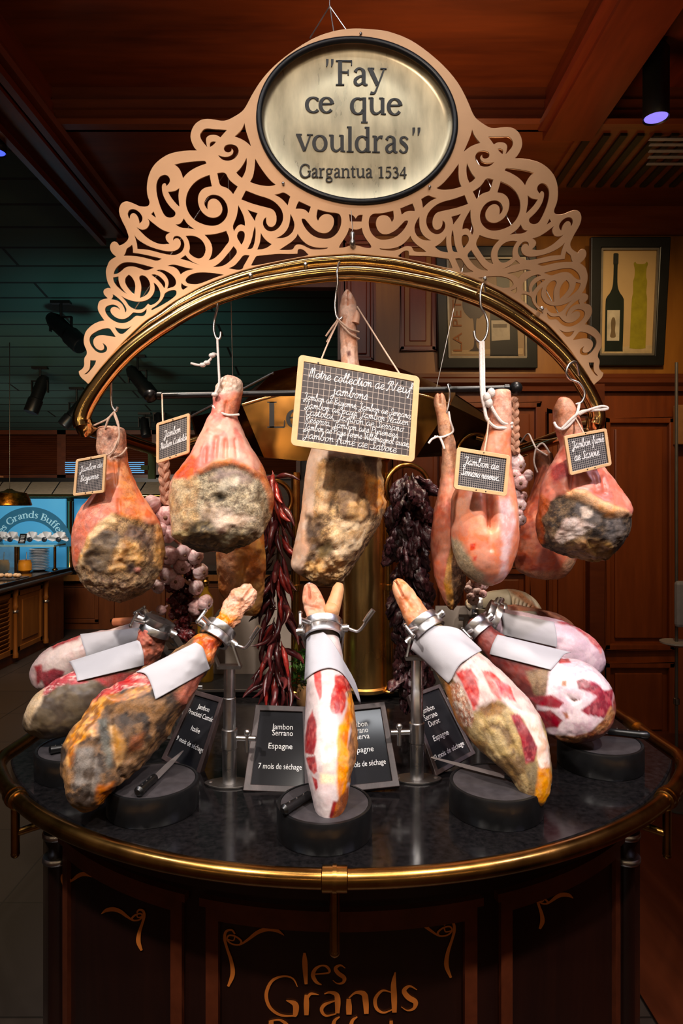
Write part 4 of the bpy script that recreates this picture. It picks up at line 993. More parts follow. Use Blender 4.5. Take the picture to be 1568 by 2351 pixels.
# ---- second ham
h = hanging('broad pink ham with big grey round cut face and knuckle top, second from left', AY, 1270, 512)
make_body('meat', h, rows([(862, 520, 532, .01), (867, 512, 545, .022), (876, 506, 554, .03), (890, 498, 556, .034), (911, 491, 554, .036), (930, 490, 551, .037), (948, 485, 547, .038), (957, 480, 546, .039), (984, 465, 556, .046), (1010, 452, 568, .055), (1045, 436, 588, .07), (1075, 414, 604, .085), (1095, 400, 612, .092), (1125, 392, 624, .098), (1160, 391, 628, .10), (1194, 393, 620, .098), (1228, 398, 602, .085), (1247, 412, 580, .062), (1260, 436, 545, .04), (1268, 470, 520, .015)], AY),
  PINK, [
  dict(p=[(505, 860), (560, 868), (560, 905), (540, 900), (512, 905), (492, 912), (495, 885)], c=[(226, 190, 168), (206, 164, 140), (236, 208, 190)], f=5, n=6, r=.6, rn=.006),
  dict(p=[(545, 900), (560, 900), (552, 960), (520, 955), (505, 925)], c=[(214, 128, 92), (200, 106, 78)], f=8, n=5),
  dict(p=[(395, 1100), (410, 1075), (440, 1045), (458, 1060), (455, 1090), (440, 1102), (420, 1105)], c=[(232, 106, 50), (214, 84, 46)], f=7, n=5),
  dict(p=[(600, 1065), (622, 1110), (640, 1160), (622, 1190), (608, 1130), (592, 1080)], c=[(224, 128, 72), (232, 150, 98)], f=5, n=3),
  dict(p=[(452, 1088), (486, 1068), (530, 1061), (566, 1074), (598, 1098), (615, 1130), (630, 1168), (626, 1200), (600, 1250), (550, 1290), (480, 1295), (430, 1290), (380, 1250), (440, 1200), (447, 1140)], c=[(160, 140, 110), (180, 160, 130), (132, 112, 90), (196, 178, 148)], f=3, n=3, r=.85, d=-.010, df=8, rn=.005, ns=36),
  dict(p=[(500, 1068), (560, 1072), (590, 1100), (560, 1110), (480, 1100)], c=[(158, 134, 122), (140, 116, 106)], f=14, n=10),
  dict(p=[(396, 1098), (430, 1100), (450, 1088), (456, 1100), (448, 1150), (452, 1195), (440, 1225), (418, 1232), (396, 1235), (385, 1150)], c=[(208, 172, 124), (222, 190, 146), (190, 148, 104)], f=6, n=5, r=.7, d=.002, rn=.003),
  dict(p=[(496, 1110), (520, 1092), (552, 1092), (545, 1112), (520, 1120), (505, 1140)], c=[(214, 200, 178), (226, 214, 192), (196, 180, 154)], f=8, n=10),
  dict(p=[(455, 1160), (520, 1165), (590, 1190), (560, 1215), (500, 1220), (462, 1196)], c=[(206, 176, 150), (188, 156, 122), (220, 194, 172)], f=12, n=12, rn=.004),
  dict(p=[(490, 1136), (505, 1133), (518, 1140), (512, 1152), (495, 1151)], c=[(74, 66, 52), (56, 50, 42)], f=5, n=5, d=-.018, df=8),
  dict(p=[(430, 1205), (470, 1195), (500, 1222), (560, 1222), (590, 1230), (560, 1290), (480, 1300), (410, 1280)], c=[(120, 102, 72), (92, 76, 54), (150, 128, 90), (74, 62, 46)], f=8, n=8, rn=.010, rs=30),
  dict(p=[(400, 1222), (424, 1216), (430, 1232), (415, 1244), (400, 1238)], c=[(228, 200, 140), (214, 178, 112)], f=4, n=4, d=.008),
  dict(p=[(495, 1215), (515, 1212), (520, 1226), (500, 1230)], c=[(150, 120, 104)], f=4, n=3, d=.006),
  dict(p=[(492, 1236), (530, 1228), (545, 1244), (515, 1258)], c=[(150, 142, 116), (128, 120, 96)], f=6, n=6, d=.005),
  dict(p=[(452, 1080), (487, 1061), (530, 1054), (568, 1068), (604, 1093), (626, 1130), (634, 1180), (626, 1184), (616, 1132), (598, 1102), (565, 1078), (530, 1065), (488, 1072), (456, 1091)], c=[(220, 140, 92), (206, 116, 72)], f=3, n=2, d=.006, df=5),
  ], grooves=[([(495, 1005), (492, 1052)], 4, .008), ([(518, 1012), (517, 1050)], 4, .007), ([(540, 1010), (545, 1052)], 3, .005), ([(470, 1030), (468, 1062)], 4, .006), ([(520, 925), (516, 955)], 4, .005), ([(478, 1165), (470, 1260)], 4, .006)], seed=2, lump=.005, rough=.4)
# ---- ham leg hanging lower behind the second ham
h = hanging('slim orange ham hanging low behind the broad pink ham', 2.12, 1415, 562)
make_body('meat', h, rows([(985, 528, 548, .02), (1010, 520, 552, .03), (1080, 508, 572, .05), (1160, 500, 596, .062), (1240, 499, 606, .066), (1300, 500, 611, .066), (1340, 502, 610, .06), (1360, 506, 607, .055), (1385, 520, 603, .045), (1403, 538, 598, .03), (1414, 556, 586, .01)], 2.12),
  [(222, 150, 82), (206, 124, 62), (232, 172, 104)], [
  dict(p=[(500, 1245), (540, 1255), (540, 1380), (500, 1380)], c=[(230, 168, 122), (220, 148, 100)], f=14, n=8),
  dict(p=[(560, 1260), (600, 1270), (600, 1330), (570, 1330)], c=[(196, 116, 54), (176, 100, 48)], f=14, n=12)], seed=3, lump=.008, grooves=[([(560, 1290), (548, 1350)], 7, .010), ([(585, 1335), (570, 1395)], 6, .008)])
# ---- middle ham with trotter
h = hanging('long middle ham with trotter up, hanging behind the big chalk board', AY, 1347, 770)
make_body('meat', h, rows([(668, 795, 799, .006), (676, 789, 806, .013), (690, 783, 814, .02), (705, 780, 819, .023), (722, 779, 820, .025), (742, 780, 820, .026), (770, 780, 820, .027), (800, 781, 822, .029), (835, 782, 824, .03), (880, 774, 832, .034), (940, 752, 850, .046), (1000, 728, 866, .062), (1040, 712, 874, .072), (1079, 704, 878, .08), (1129, 696, 881, .086), (1180, 690, 881, .09), (1215, 684, 866, .09), (1263, 674, 838, .084), (1297, 668, 815, .07), (1318, 686, 800, .052), (1334, 706, 784, .034), (1346, 728, 762, .008)], AY),
  [(224, 182, 150), (214, 164, 132), (232, 196, 168)], [
  dict(p=[(775, 660), (830, 660), (830, 860), (775, 860)], c=[(222, 172, 146), (206, 150, 122), (230, 188, 166)], f=4, n=3, r=.55),
  dict(p=[(796, 808), (804, 805), (806, 815), (798, 818)], c=[(110, 64, 56)], f=3, n=2),
  dict(p=[(738, 1050), (820, 1048), (880, 1055), (890, 1150), (884, 1200), (845, 1280), (800, 1340), (735, 1352), (690, 1330), (700, 1290), (716, 1220), (722, 1130)], c=[(176, 138, 92), (150, 112, 74), (198, 160, 112), (128, 96, 66)], f=4, n=4, r=.8, d=-.006, df=8, rn=.006),
  dict(p=[(730, 1060), (765, 1062), (765, 1120), (750, 1180), (722, 1190), (720, 1120)], c=[(216, 168, 114), (198, 144, 92), (226, 184, 136)], f=6, n=5, d=.006),
  dict(p=[(772, 1058), (830, 1056), (838, 1110), (815, 1180), (785, 1190), (768, 1120)], c=[(150, 116, 82), (128, 96, 70), (168, 134, 98)], f=5, n=5, d=.010, df=9),
  dict(p=[(826, 1045), (882, 1045), (882, 1100), (850, 1080)], c=[(112, 88, 62), (92, 70, 50)], f=6, n=5),
  dict(p=[(840, 1085), (880, 1100), (886, 1160), (865, 1180), (842, 1140)], c=[(214, 140, 66), (196, 118, 54), (224, 160, 92)], f=6, n=6, rn=.006),
  dict(p=[(700, 1185), (740, 1180), (735, 1260), (712, 1300), (705, 1250)], c=[(112, 84, 58), (138, 106, 74), (90, 66, 48)], f=6, n=6, d=-.006, rn=.006),
  dict(p=[(800, 1155), (840, 1150), (850, 1180), (830, 1200), (798, 1190)], c=[(206, 160, 104), (186, 140, 88)], f=4, n=3, d=.009, df=7),
  dict(p=[(760, 1200), (800, 1195), (860, 1200), (820, 1260), (770, 1290), (755, 1240)], c=[(226, 188, 142), (208, 166, 118), (234, 204, 164)], f=7, n=8, rn=.008),
  dict(p=[(722, 1262), (760, 1240), (768, 1262), (735, 1300)], c=[(90, 72, 44), (120, 98, 62)], f=5, n=6, d=-.012),
  dict(p=[(700, 1295), (745, 1285), (800, 1290), (790, 1330), (740, 1348), (700, 1330)], c=[(214, 168, 110), (190, 140, 86), (228, 190, 140)], f=6, n=6, rn=.008),
  ], grooves=[([(768, 1070), (770, 1130), (776, 1190)], 3, .008), ([(800, 672), (798, 700)], 2, .006)], seed=4, lump=.005)
b = MB(); q = P3([(816, 742, AY - .02), (820, 725, AY - .02), (819, 712, AY - .02)]); b.tube(cr(q, 4), [.012, .011, .010, .010, .009, .008, .006, .004, .002], 12)
o = b.build('dew_claw', flat('trotter_skin', (218, 166, 138), 0.5), h)
# ---- slim leg with trotter
h = hanging('slim reddish ham leg with cloven trotter up, hung from the black rod', 2.0, 1404, 1030, 'hams hanging from the black rod')
make_body('meat', h, rows([(903, 1004, 1015, .008), (908, 999, 1019, .014), (920, 996, 1023, .018), (940, 999, 1026, .019), (957, 1003, 1030, .02), (981, 1005, 1038, .022), (995, 1007, 1039, .022), (1017, 1013, 1046, .024), (1054, 1014, 1050, .026), (1078, 1013, 1050, .028), (1110, 1010, 1052, .034), (1151, 1003, 1060, .045), (1182, 996, 1066, .055), (1240, 990, 1072, .062), (1308, 995, 1073, .06), (1345, 1004, 1068, .05), (1375, 1016, 1058, .036), (1395, 1026, 1047, .02), (1403, 1034, 1042, .006)], 2.0),
  [(214, 122, 94), (228, 146, 116), (198, 102, 78)], [
  dict(p=[(985, 895), (1060, 895), (1060, 1085), (1000, 1085)], c=[(190, 138, 104), (172, 118, 88), (204, 152, 118)], f=30, n=10, r=.6),
  dict(p=[(1046, 1215), (1078, 1225), (1078, 1340), (1050, 1404), (1030, 1400), (1034, 1330), (1026, 1290), (1036, 1250)], c=[(120, 84, 60), (92, 62, 46), (146, 106, 76)], f=4, n=4, r=.8, d=-.008, rn=.006),
  dict(p=[(1028, 1282), (1040, 1240), (1046, 1240), (1036, 1300), (1040, 1350), (1044, 1398), (1030, 1404), (1018, 1340)], c=[(222, 166, 96), (206, 146, 76)], f=3, n=2, d=.003)],
  seed=5, lump=.004, grooves=[([(1009, 900), (1010, 925)], 2.5, .010), ([(1030, 1150), (1022, 1250)], 5, .004)])
# ---- serrano reserva
h = hanging('smooth coral ham with a deep cleft, behind the chalk board right of the middle', AY - .02, 1346, 1110)
make_body('meat', h, rows([(895, 1138, 1166, .014), (900, 1131, 1171, .026), (920, 1125, 1172, .033), (950, 1121, 1174, .036), (985, 1117, 1176, .038), (1005, 1112, 1174, .039), (1030, 1104, 1172, .042), (1060, 1092, 1172, .048), (1090, 1070, 1175, .056), (1120, 1048, 1180, .068), (1150, 1037, 1185, .08), (1204, 1036, 1190, .094), (1250, 1037, 1188, .098), (1280, 1044, 1180, .094), (1304, 1056, 1170, .082), (1322, 1072, 1158, .064), (1336, 1092, 1146, .042), (1345, 1112, 1132, .012)], AY - .02),
  [(234, 150, 118), (240, 166, 134), (224, 132, 100)], [
  dict(p=[(1115, 890), (1180, 890), (1180, 985), (1150, 992), (1112, 985)], c=[(226, 160, 134), (214, 138, 112), (234, 178, 156)], f=8, n=6),
  dict(p=[(1034, 1232), (1056, 1246), (1082, 1286), (1108, 1318), (1126, 1348), (1086, 1340), (1050, 1308), (1032, 1268)], c=[(186, 164, 132), (170, 146, 116), (200, 178, 146)], f=8, n=5, r=.7),
  dict(p=[(1146, 1150), (1170, 1145), (1186, 1190), (1172, 1260), (1162, 1320), (1146, 1318), (1154, 1250)], c=[(236, 182, 178), (226, 162, 156), (240, 202, 200)], f=7, n=6, r=.35),
  dict(p=[(1080, 1250), (1092, 1248), (1090, 1262), (1080, 1264)], c=[(214, 70, 50)], f=3, n=3),
  dict(p=[(1085, 1278), (1095, 1276), (1094, 1288), (1086, 1288)], c=[(214, 70, 50)], f=3, n=3)],
  seed=6, lump=.005, rough=.36, fine=.0008, grooves=[([(1122, 1110), (1126, 1160), (1128, 1205)], 11, .034), ([(1130, 1200), (1128, 1260)], 8, .010), ([(1150, 1060), (1142, 1120)], 7, .006)])
# ---- rear right
h = hanging('dark coral ham tied with white string, right, behind the smoked ham', 2.25, 1330, 1240)
make_body('meat', h, rows([(1034, 1232, 1256, .014), (1042, 1227, 1266, .028), (1065, 1230, 1272, .032), (1091, 1231, 1282, .04), (1130, 1222, 1300, .055), (1165, 1208, 1312, .068), (1195, 1197, 1320, .075), (1240, 1187, 1326, .08), (1272, 1180, 1322, .078), (1295, 1182, 1314, .066), (1310, 1190, 1306, .05), (1322, 1215, 1295, .03), (1329, 1245, 1280, .008)], 2.25),
  [(206, 112, 84), (218, 132, 102), (188, 92, 70)], [
  dict(p=[(1225, 1030), (1270, 1030), (1275, 1070), (1230, 1075)], c=[(150, 92, 64), (128, 76, 54)], f=6, n=5),
  dict(p=[(1178, 1300), (1215, 1312), (1280, 1310), (1312, 1268), (1320, 1290), (1300, 1330), (1220, 1335)], c=[(196, 140, 110), (214, 164, 130)], f=4, n=3, d=.004)], seed=8, lump=.005)
# ---- smoked ham
h = hanging('smoked ham with a dark grey cut face, far right under the arch', AY, 1290, 1385)
make_body('meat', h, rows([(912, 1288, 1298, .01), (918, 1281, 1308, .02), (938, 1273, 1321, .029), (956, 1271, 1328, .031), (974, 1271, 1333, .032), (1001, 1280, 1341, .034), (1024, 1287, 1352, .038), (1050, 1275, 1370, .048), (1069, 1264, 1384, .056), (1100, 1249, 1406, .07), (1127, 1240, 1424, .08), (1164, 1236, 1445, .09), (1195, 1233, 1448, .094), (1220, 1233, 1446, .09), (1240, 1238, 1438, .08), (1258, 1252, 1427, .064), (1272, 1285, 1412, .045), (1284, 1340, 1400, .022), (1289, 1375, 1390, .006)], AY),
  [(226, 136, 114), (236, 160, 138), (208, 112, 92)], [
  dict(p=[(1268, 912), (1320, 915), (1335, 990), (1290, 1002), (1268, 985)], c=[(206, 142, 112), (188, 118, 90), (218, 160, 132)], f=6, n=5),
  dict(p=[(1272, 925), (1290, 918), (1290, 960), (1274, 985)], c=[(166, 108, 78)], f=6, n=4),
  dict(p=[(1262, 1070), (1300, 1060), (1308, 1090), (1270, 1110)], c=[(200, 84, 82), (214, 108, 100)], f=6, n=6),
  dict(p=[(1258, 1152), (1278, 1138), (1300, 1134), (1335, 1143), (1365, 1160), (1402, 1182), (1470, 1178), (1475, 1220), (1450, 1280), (1400, 1310), (1300, 1300), (1240, 1280), (1222, 1240), (1238, 1188)], c=[(66, 50, 38), (88, 68, 50), (48, 37, 30), (108, 86, 62)], f=3, n=3, r=.75, d=-.008, df=8, rn=.006),
  dict(p=[(1300, 1126), (1345, 1126), (1385, 1152), (1440, 1172), (1450, 1184), (1402, 1190), (1362, 1168), (1330, 1148), (1298, 1140)], c=[(226, 160, 108), (234, 180, 132)], f=4, n=3, d=.006, df=6),
  dict(p=[(1325, 1148), (1355, 1158), (1390, 1178), (1380, 1205), (1350, 1200), (1318, 1175)], c=[(84, 72, 66), (66, 56, 52), (104, 92, 84)], f=5, n=5),
  dict(p=[(1295, 1195), (1322, 1185), (1350, 1200), (1368, 1210), (1340, 1228), (1310, 1240), (1280, 1252), (1270, 1242)], c=[(196, 172, 160), (176, 150, 138), (210, 190, 180)], f=5, n=7, rn=.005),
  dict(p=[(1335, 1166), (1352, 1160), (1364, 1172), (1358, 1190), (1340, 1190)], c=[(220, 200, 184), (206, 184, 166)], f=3, n=4),
  dict(p=[(1398, 1190), (1432, 1192), (1442, 1225), (1415, 1256), (1392, 1232)], c=[(92, 86, 84), (74, 66, 64), (124, 112, 104)], f=8, n=8),
  dict(p=[(1300, 1250), (1345, 1236), (1410, 1250), (1420, 1310), (1310, 1300)], c=[(146, 108, 62), (114, 82, 48), (170, 132, 82)], f=8, n=9, rn=.009, rs=30),
  dict(p=[(1322, 1248), (1345, 1242), (1352, 1256), (1330, 1264)], c=[(170, 126, 84)], f=3, n=2, d=.010, df=6),
  dict(p=[(1240, 1130), (1262, 1150), (1240, 1190), (1246, 1250), (1236, 1250), (1228, 1180)], c=[(206, 112, 64), (188, 96, 54)], f=4, n=3)],
  seed=9, lump=.005, rough=.4, grooves=[([(1312, 1075), (1308, 1128)], 6, .010), ([(1385, 1095), (1390, 1130)], 4, .005), ([(1365, 1090), (1372, 1122)], 4, .004)])

# ---- hams carved on the cart
CR = [(92, 67, 46), (116, 86, 58), (56, 41, 31), (138, 100, 64)]
# far-left pair
h = mounted('pale lilac-white carved ham farthest back on the left under a white cloth', (-1.10, 2.25, TZ))
make_body('meat', h, [(362, 1428, 8, 2.1, .02), (350, 1434, 18, 2.1, .03), (315, 1455, 26, 2.1, .04), (250, 1480, 34, 2.1, .06), (185, 1508, 48, 2.1, .08), (130, 1538, 50, 2.1, .08), (98, 1560, 36, 2.1, .06), (82, 1572, 8, 2.1, .02)],
  FAT, [dict(p=[(115, 1478), (150, 1460), (185, 1455), (180, 1470), (140, 1480), (122, 1490)], c=RED, f=4, n=4),
  dict(p=[(78, 1530), (95, 1528), (98, 1560), (84, 1575)], c=RED, f=4, n=3), dict(p=[(95, 1545), (125, 1535), (150, 1540), (140, 1575), (100, 1580)], c=[(140, 46, 56), (160, 62, 68)], f=4, n=4)], seed=11, lump=.006, rough=.4)
h = mounted('grey-brown carved ham with red cut top, middle of the three left ones', (-0.82, 1.93, TZ))
make_body('meat', h, [(372, 1428, 10, 1.86, .02), (362, 1440, 22, 1.86, .03), (348, 1470, 30, 1.86, .038), (328, 1502, 36, 1.86, .045), (255, 1560, 50, 1.85, .07), (180, 1606, 66, 1.84, .09), (118, 1636, 56, 1.83, .085), (80, 1652, 32, 1.82, .055), (58, 1658, 6, 1.82, .015)],
  [(100, 84, 64), (122, 104, 80), (76, 62, 50)], [
  dict(p=[(300, 1430), (400, 1430), (400, 1545), (340, 1560), (300, 1480)], c=[(150, 84, 62), (184, 106, 84), (120, 66, 50)], f=10, n=6, r=.4, rn=.01, rs=24),
  dict(p=[(310, 1445), (345, 1445), (350, 1480), (320, 1485)], c=[(214, 136, 116), (196, 104, 90)], f=6, n=5, r=.35, d=.010),
  dict(p=[(88, 1590), (110, 1565), (162, 1518), (188, 1556), (200, 1565), (130, 1575), (96, 1600)], c=[(206, 96, 102), (232, 190, 180), (170, 60, 66)], f=4, n=5, ns=60, st=(.4, 1, 3)),
  dict(p=[(210, 1555), (310, 1540), (330, 1520), (340, 1545), (250, 1575)], c=[(170, 60, 66), (146, 66, 60)], f=6, n=6),
  dict(p=[(52, 1630), (80, 1600), (100, 1580), (98, 1605), (80, 1640), (66, 1668)], c=[(214, 186, 152), (196, 166, 128)], f=5, n=4)],
  seed=12, lump=.008)
# front left
h = mounted('dark crusty brown carved ham with orange fat edge in the left front clamp', (-0.62, 1.52, TZ + .06))
make_body('meat', h, [(578, 1352, 8, 1.80, .012), (571, 1360, 18, 1.79, .02), (556, 1378, 24, 1.78, .026), (540, 1396, 27, 1.77, .028), (524, 1418, 24, 1.75, .026), (505, 1446, 23, 1.73, .028), (488, 1470, 27, 1.71, .032), (466, 1494, 36, 1.69, .04), (410, 1552, 52, 1.65, .058), (335, 1618, 80, 1.61, .078), (268, 1690, 92, 1.57, .085), (226, 1765, 77, 1.53, .078), (214, 1812, 52, 1.51, .058), (212, 1842, 26, 1.50, .03), (214, 1854, 6, 1.50, .008)],
  CR, [
  dict(p=[(480, 1340), (600, 1340), (600, 1400), (540, 1450), (480, 1440)], c=[(222, 160, 126), (206, 136, 98), (232, 180, 152)], f=4, n=4, r=.45, rn=.008, rs=60),
  dict(p=[(495, 1400), (545, 1418), (520, 1462), (488, 1450)], c=[(222, 140, 58), (206, 118, 48)], f=9, n=5, r=.4),
  dict(p=[(455, 1455), (520, 1470), (490, 1520), (440, 1500)], c=[(214, 96, 38), (190, 72, 34), (226, 128, 64)], f=8, n=5, r=.35),
  dict(p=[(400, 1590), (450, 1545), (470, 1555), (420, 1625)], c=[(190, 110, 88), (160, 86, 70)], f=10, n=8),
  dict(p=[(205, 1622), (247, 1572), (300, 1538), (355, 1540), (360, 1578), (325, 1570), (290, 1578), (235, 1612)], c=[(196, 82, 76), (232, 178, 160), (168, 56, 58)], f=3, n=4, r=.4, ns=70, st=(.5, 1, 2.5)),
  dict(p=[(286, 1590), (335, 1572), (356, 1572), (345, 1590), (300, 1604), (240, 1618), (225, 1650), (222, 1690), (198, 1690), (180, 1705), (172, 1760), (158, 1760), (158, 1700), (186, 1636), (225, 1606)], c=[(222, 140, 36), (200, 112, 36), (232, 170, 90), (150, 96, 48)], f=5, n=7, r=.4),
  dict(p=[(236, 1660), (262, 1665), (285, 1700), (290, 1740), (272, 1760), (256, 1730), (250, 1695)], c=[(206, 160, 100), (186, 132, 70)], f=5, n=6, r=.5, d=.004),
  dict(p=[(222, 1650), (245, 1650), (258, 1695), (262, 1760), (246, 1775), (236, 1720)], c=[(94, 92, 84), (120, 116, 104), (72, 68, 62)], f=8, n=10),
  dict(p=[(172, 1715), (215, 1720), (235, 1790), (215, 1810), (172, 1800)], c=[(104, 96, 90), (84, 70, 60), (130, 118, 108)], f=10, n=12),
  dict(p=[(225, 1800), (262, 1795), (255, 1840), (225, 1846)], c=[(200, 118, 42), (170, 92, 38)], f=6, n=8, r=.4),
  dict(p=[(300, 1690), (330, 1680), (325, 1720), (295, 1730)], c=[(150, 86, 46), (124, 70, 42)], f=8, n=8),
  ], seed=13, lump=.014, lscale=20, fine=.004, rings=230, seg=180, rough=.62, grooves=[([(578, 1350), (562, 1372)], 3, .008), ([(250, 1640), (262, 1720), (285, 1790)], 6, .010), ([(225, 1700), (215, 1780), (205, 1830)], 6, .008)])
# centre
h = mounted('narrow white-fat carved ham with red stripes in the middle, standing upright', (0.0, 1.42, TZ + .07))
make_body('meat', h, rows([(1338, 704, 716, .012, 1.80), (1346, 697, 728, .020, 1.79), (1372, 694, 742, .024, 1.77), (1402, 700, 752, .026, 1.75), (1425, 708, 768, .032, 1.72), (1450, 708, 774, .038, 1.70), (1490, 704, 784, .055, 1.67), (1536, 704, 792, .075, 1.64), (1565, 706, 799, .088, 1.62), (1601, 703, 809, .10, 1.60), (1657, 701, 818, .11, 1.57), (1707, 701, 820, .11, 1.54), (1741, 702, 815, .105, 1.52), (1769, 706, 807, .098, 1.50), (1792, 709, 803, .09, 1.485), (1825, 716, 798, .075, 1.465), (1860, 724, 789, .055, 1.445), (1882, 729, 776, .034, 1.435), (1895, 736, 756, .008, 1.43)], 1.55),
  [(206, 188, 186), (196, 172, 170), (214, 198, 194)], [
  dict(p=[(680, 1330), (800, 1330), (800, 1430), (680, 1430)], c=[(214, 146, 116), (196, 122, 92), (226, 166, 136)], f=4, n=3, r=.5),
  dict(p=[(790, 1560), (815, 1560), (830, 1660), (830, 1745), (806, 1800), (792, 1795), (794, 1740), (806, 1680), (800, 1610)], c=[(148, 98, 58), (120, 76, 46), (176, 124, 76)], f=3, n=3, r=.6, rn=.005, wrap=.6),
  dict(p=[(776, 1668), (788, 1655), (798, 1620), (803, 1590), (812, 1600), (812, 1640), (800, 1700), (797, 1780), (790, 1838), (779, 1842), (772, 1790), (773, 1720)], c=[(230, 136, 24), (214, 112, 22), (238, 160, 56)], f=4, n=3, r=.3),
  dict(p=[(719, 1535), (736, 1538), (740, 1600), (733, 1608), (724, 1575)], c=[(206, 92, 84), (186, 70, 68)], f=2, n=2, r=.35),
  dict(p=[(717, 1630), (726, 1650), (728, 1700), (723, 1735), (703, 1729), (701, 1690), (708, 1655)], c=RED, f=2, n=2, r=.35, ns=90),
  dict(p=[(704, 1740), (726, 1734), (730, 1772), (722, 1778), (710, 1765)], c=RED, f=2, n=2, r=.35, ns=90),
  dict(p=[(716, 1782), (727, 1790), (729, 1808), (724, 1815)], c=RED, f=2, n=1.5, r=.35),
  dict(p=[(768, 1552), (790, 1550), (806, 1572), (806, 1582), (793, 1590), (796, 1622), (786, 1640), (764, 1637), (757, 1622), (760, 1596), (768, 1572)], c=[(190, 72, 62), (206, 102, 90), (168, 54, 52)], f=2.5, n=3, r=.35, ns=90),
  dict(p=[(764, 1838), (777, 1842), (773, 1866), (764, 1890), (755, 1875)], c=[(136, 42, 40), (110, 34, 34)], f=3, n=3, r=.4),
  dict(p=[(774, 1840), (800, 1800), (800, 1850), (775, 1890), (745, 1905), (766, 1872)], c=[(170, 92, 34), (140, 72, 34)], f=3, n=3),
  dict(p=[(738, 1712), (772, 1712), (770, 1772), (742, 1770)], c=[(238, 226, 214), (222, 204, 190)], f=4, n=4, r=.15),
  dict(p=[(736, 1776), (772, 1780), (768, 1800), (738, 1796)], c=[(236, 210, 170)], f=8, n=4)],
  seed=14, lump=.004, rings=230, seg=180, rough=.38, fine=.001, grooves=[([(708, 1334), (711, 1372)], 2.5, .010), ([(700, 1390), (735, 1398)], 4, .004)])
b = MB()
q = [(756, 1420, 1.74, .022), (764, 1395, 1.76, .021), (772, 1370, 1.775, .018), (777, 1350, 1.785, .016), (780, 1340, 1.79, .010)]
b.tube([P(*a[:3]) for a in q], [a[3] for a in q], 14); b.ball(P(760, 1402, 1.745), .022, 14)
b.build('leg_bone', flat('pork_skin_bone', (214, 156, 108), 0.5, bump=0.4, scale=60), h)
# front right
h = mounted('carved ham with red and white cut top and yellow-green rind in the right front clamp', (0.46, 1.53, TZ + .06))
make_body('meat', h, [(906, 1330, 6, 1.80, .010), (912, 1338, 15, 1.80, .018), (922, 1356, 22, 1.79, .024), (938, 1384, 26, 1.78, .027), (954, 1412, 27, 1.77, .029), (978, 1444, 31, 1.75, .034), (1010, 1482, 42, 1.72, .045), (1060, 1540, 57, 1.68, .062), (1118, 1614, 78, 1.64, .08), (1172, 1682, 77, 1.60, .08), (1202, 1738, 58, 1.57, .066), (1220, 1788, 42, 1.545, .05), (1228, 1822, 28, 1.53, .034), (1232, 1848, 8, 1.52, .01)],
  [(168, 138, 86), (142, 108, 64), (190, 162, 112), (118, 90, 56)], [
  dict(p=[(890, 1320), (960, 1330), (990, 1410), (940, 1440), (900, 1390)], c=[(222, 142, 96), (208, 122, 78), (232, 164, 122)], f=4, n=3, r=.5),
  dict(p=[(1030, 1520), (1085, 1495), (1131, 1515), (1180, 1556), (1214, 1596), (1240, 1645), (1180, 1632), (1146, 1606), (1112, 1622), (1085, 1636), (1068, 1600), (1040, 1560)], c=FAT, f=3, n=3, r=.35),
  dict(p=[(1048, 1545), (1080, 1534), (1098, 1560), (1106, 1592), (1096, 1620), (1086, 1634), (1072, 1596)], c=[(196, 60, 56), (214, 92, 84), (170, 46, 50)], f=2.5, n=4, r=.35, ns=70),
  dict(p=[(1106, 1540), (1136, 1545), (1158, 1572), (1168, 1596), (1150, 1608), (1128, 1590)], c=[(206, 78, 72), (190, 58, 58), (222, 110, 100)], f=2.5, n=3, r=.35, ns=70),
  dict(p=[(1152, 1564), (1174, 1578), (1188, 1612), (1168, 1604)], c=[(206, 84, 80), (190, 66, 66)], f=2, n=3, r=.35),
  dict(p=[(1090, 1556), (1108, 1570), (1116, 1600), (1100, 1610), (1098, 1580)], c=FAT, f=2.5, n=3, r=.35),
  dict(p=[(1030, 1570), (1054, 1566), (1078, 1610), (1088, 1650), (1082, 1668), (1060, 1664), (1040, 1628)], c=[(222, 204, 188), (196, 160, 136), (170, 110, 84)], f=3, n=4, r=.7, ns=110, k=.05),
  dict(p=[(1022, 1560), (1034, 1575), (1042, 1625), (1064, 1668), (1100, 1716), (1090, 1726), (1050, 1670), (1026, 1620)], c=[(190, 122, 66), (206, 142, 88)], f=4, n=4),
  dict(p=[(1096, 1624), (1130, 1608), (1160, 1622), (1150, 1640), (1110, 1650)], c=[(150, 108, 56), (124, 84, 44)], f=5, n=6, d=-.004),
  dict(p=[(1170, 1628), (1236, 1640), (1256, 1700), (1262, 1762), (1240, 1768), (1228, 1700), (1200, 1650)], c=[(238, 206, 190), (230, 186, 160), (240, 218, 206)], f=3, n=3, r=.35, wrap=.5),
  dict(p=[(1172, 1640), (1192, 1640), (1222, 1690), (1234, 1715), (1228, 1750), (1208, 1758), (1196, 1700)], c=[(146, 44, 56), (168, 72, 76), (120, 36, 48)], f=2.5, n=3, r=.38, ns=60),
  dict(p=[(1204, 1756), (1230, 1750), (1240, 1790), (1230, 1820), (1212, 1800)], c=[(104, 84, 56), (128, 108, 72)], f=5, n=5),
  dict(p=[(1236, 1762), (1262, 1762), (1262, 1830), (1240, 1852), (1228, 1830)], c=[(222, 146, 44), (200, 118, 36)], f=4, n=4, r=.4, wrap=.5),
  dict(p=[(1120, 1672), (1150, 1680), (1170, 1730), (1150, 1740), (1125, 1710)], c=[(206, 180, 130), (186, 158, 104)], f=8, n=8, d=.004),
  ], seed=15, lump=.007, rings=230, seg=180, rough=.6, fine=.002, grooves=[([(904, 1328), (914, 1346), (924, 1368)], 2.5, .012), ([(930, 1376), (944, 1396)], 5, .004), ([(1100, 1640), (1140, 1720), (1190, 1790)], 6, .003), ([(1150, 1645), (1190, 1740)], 5, .0025)])
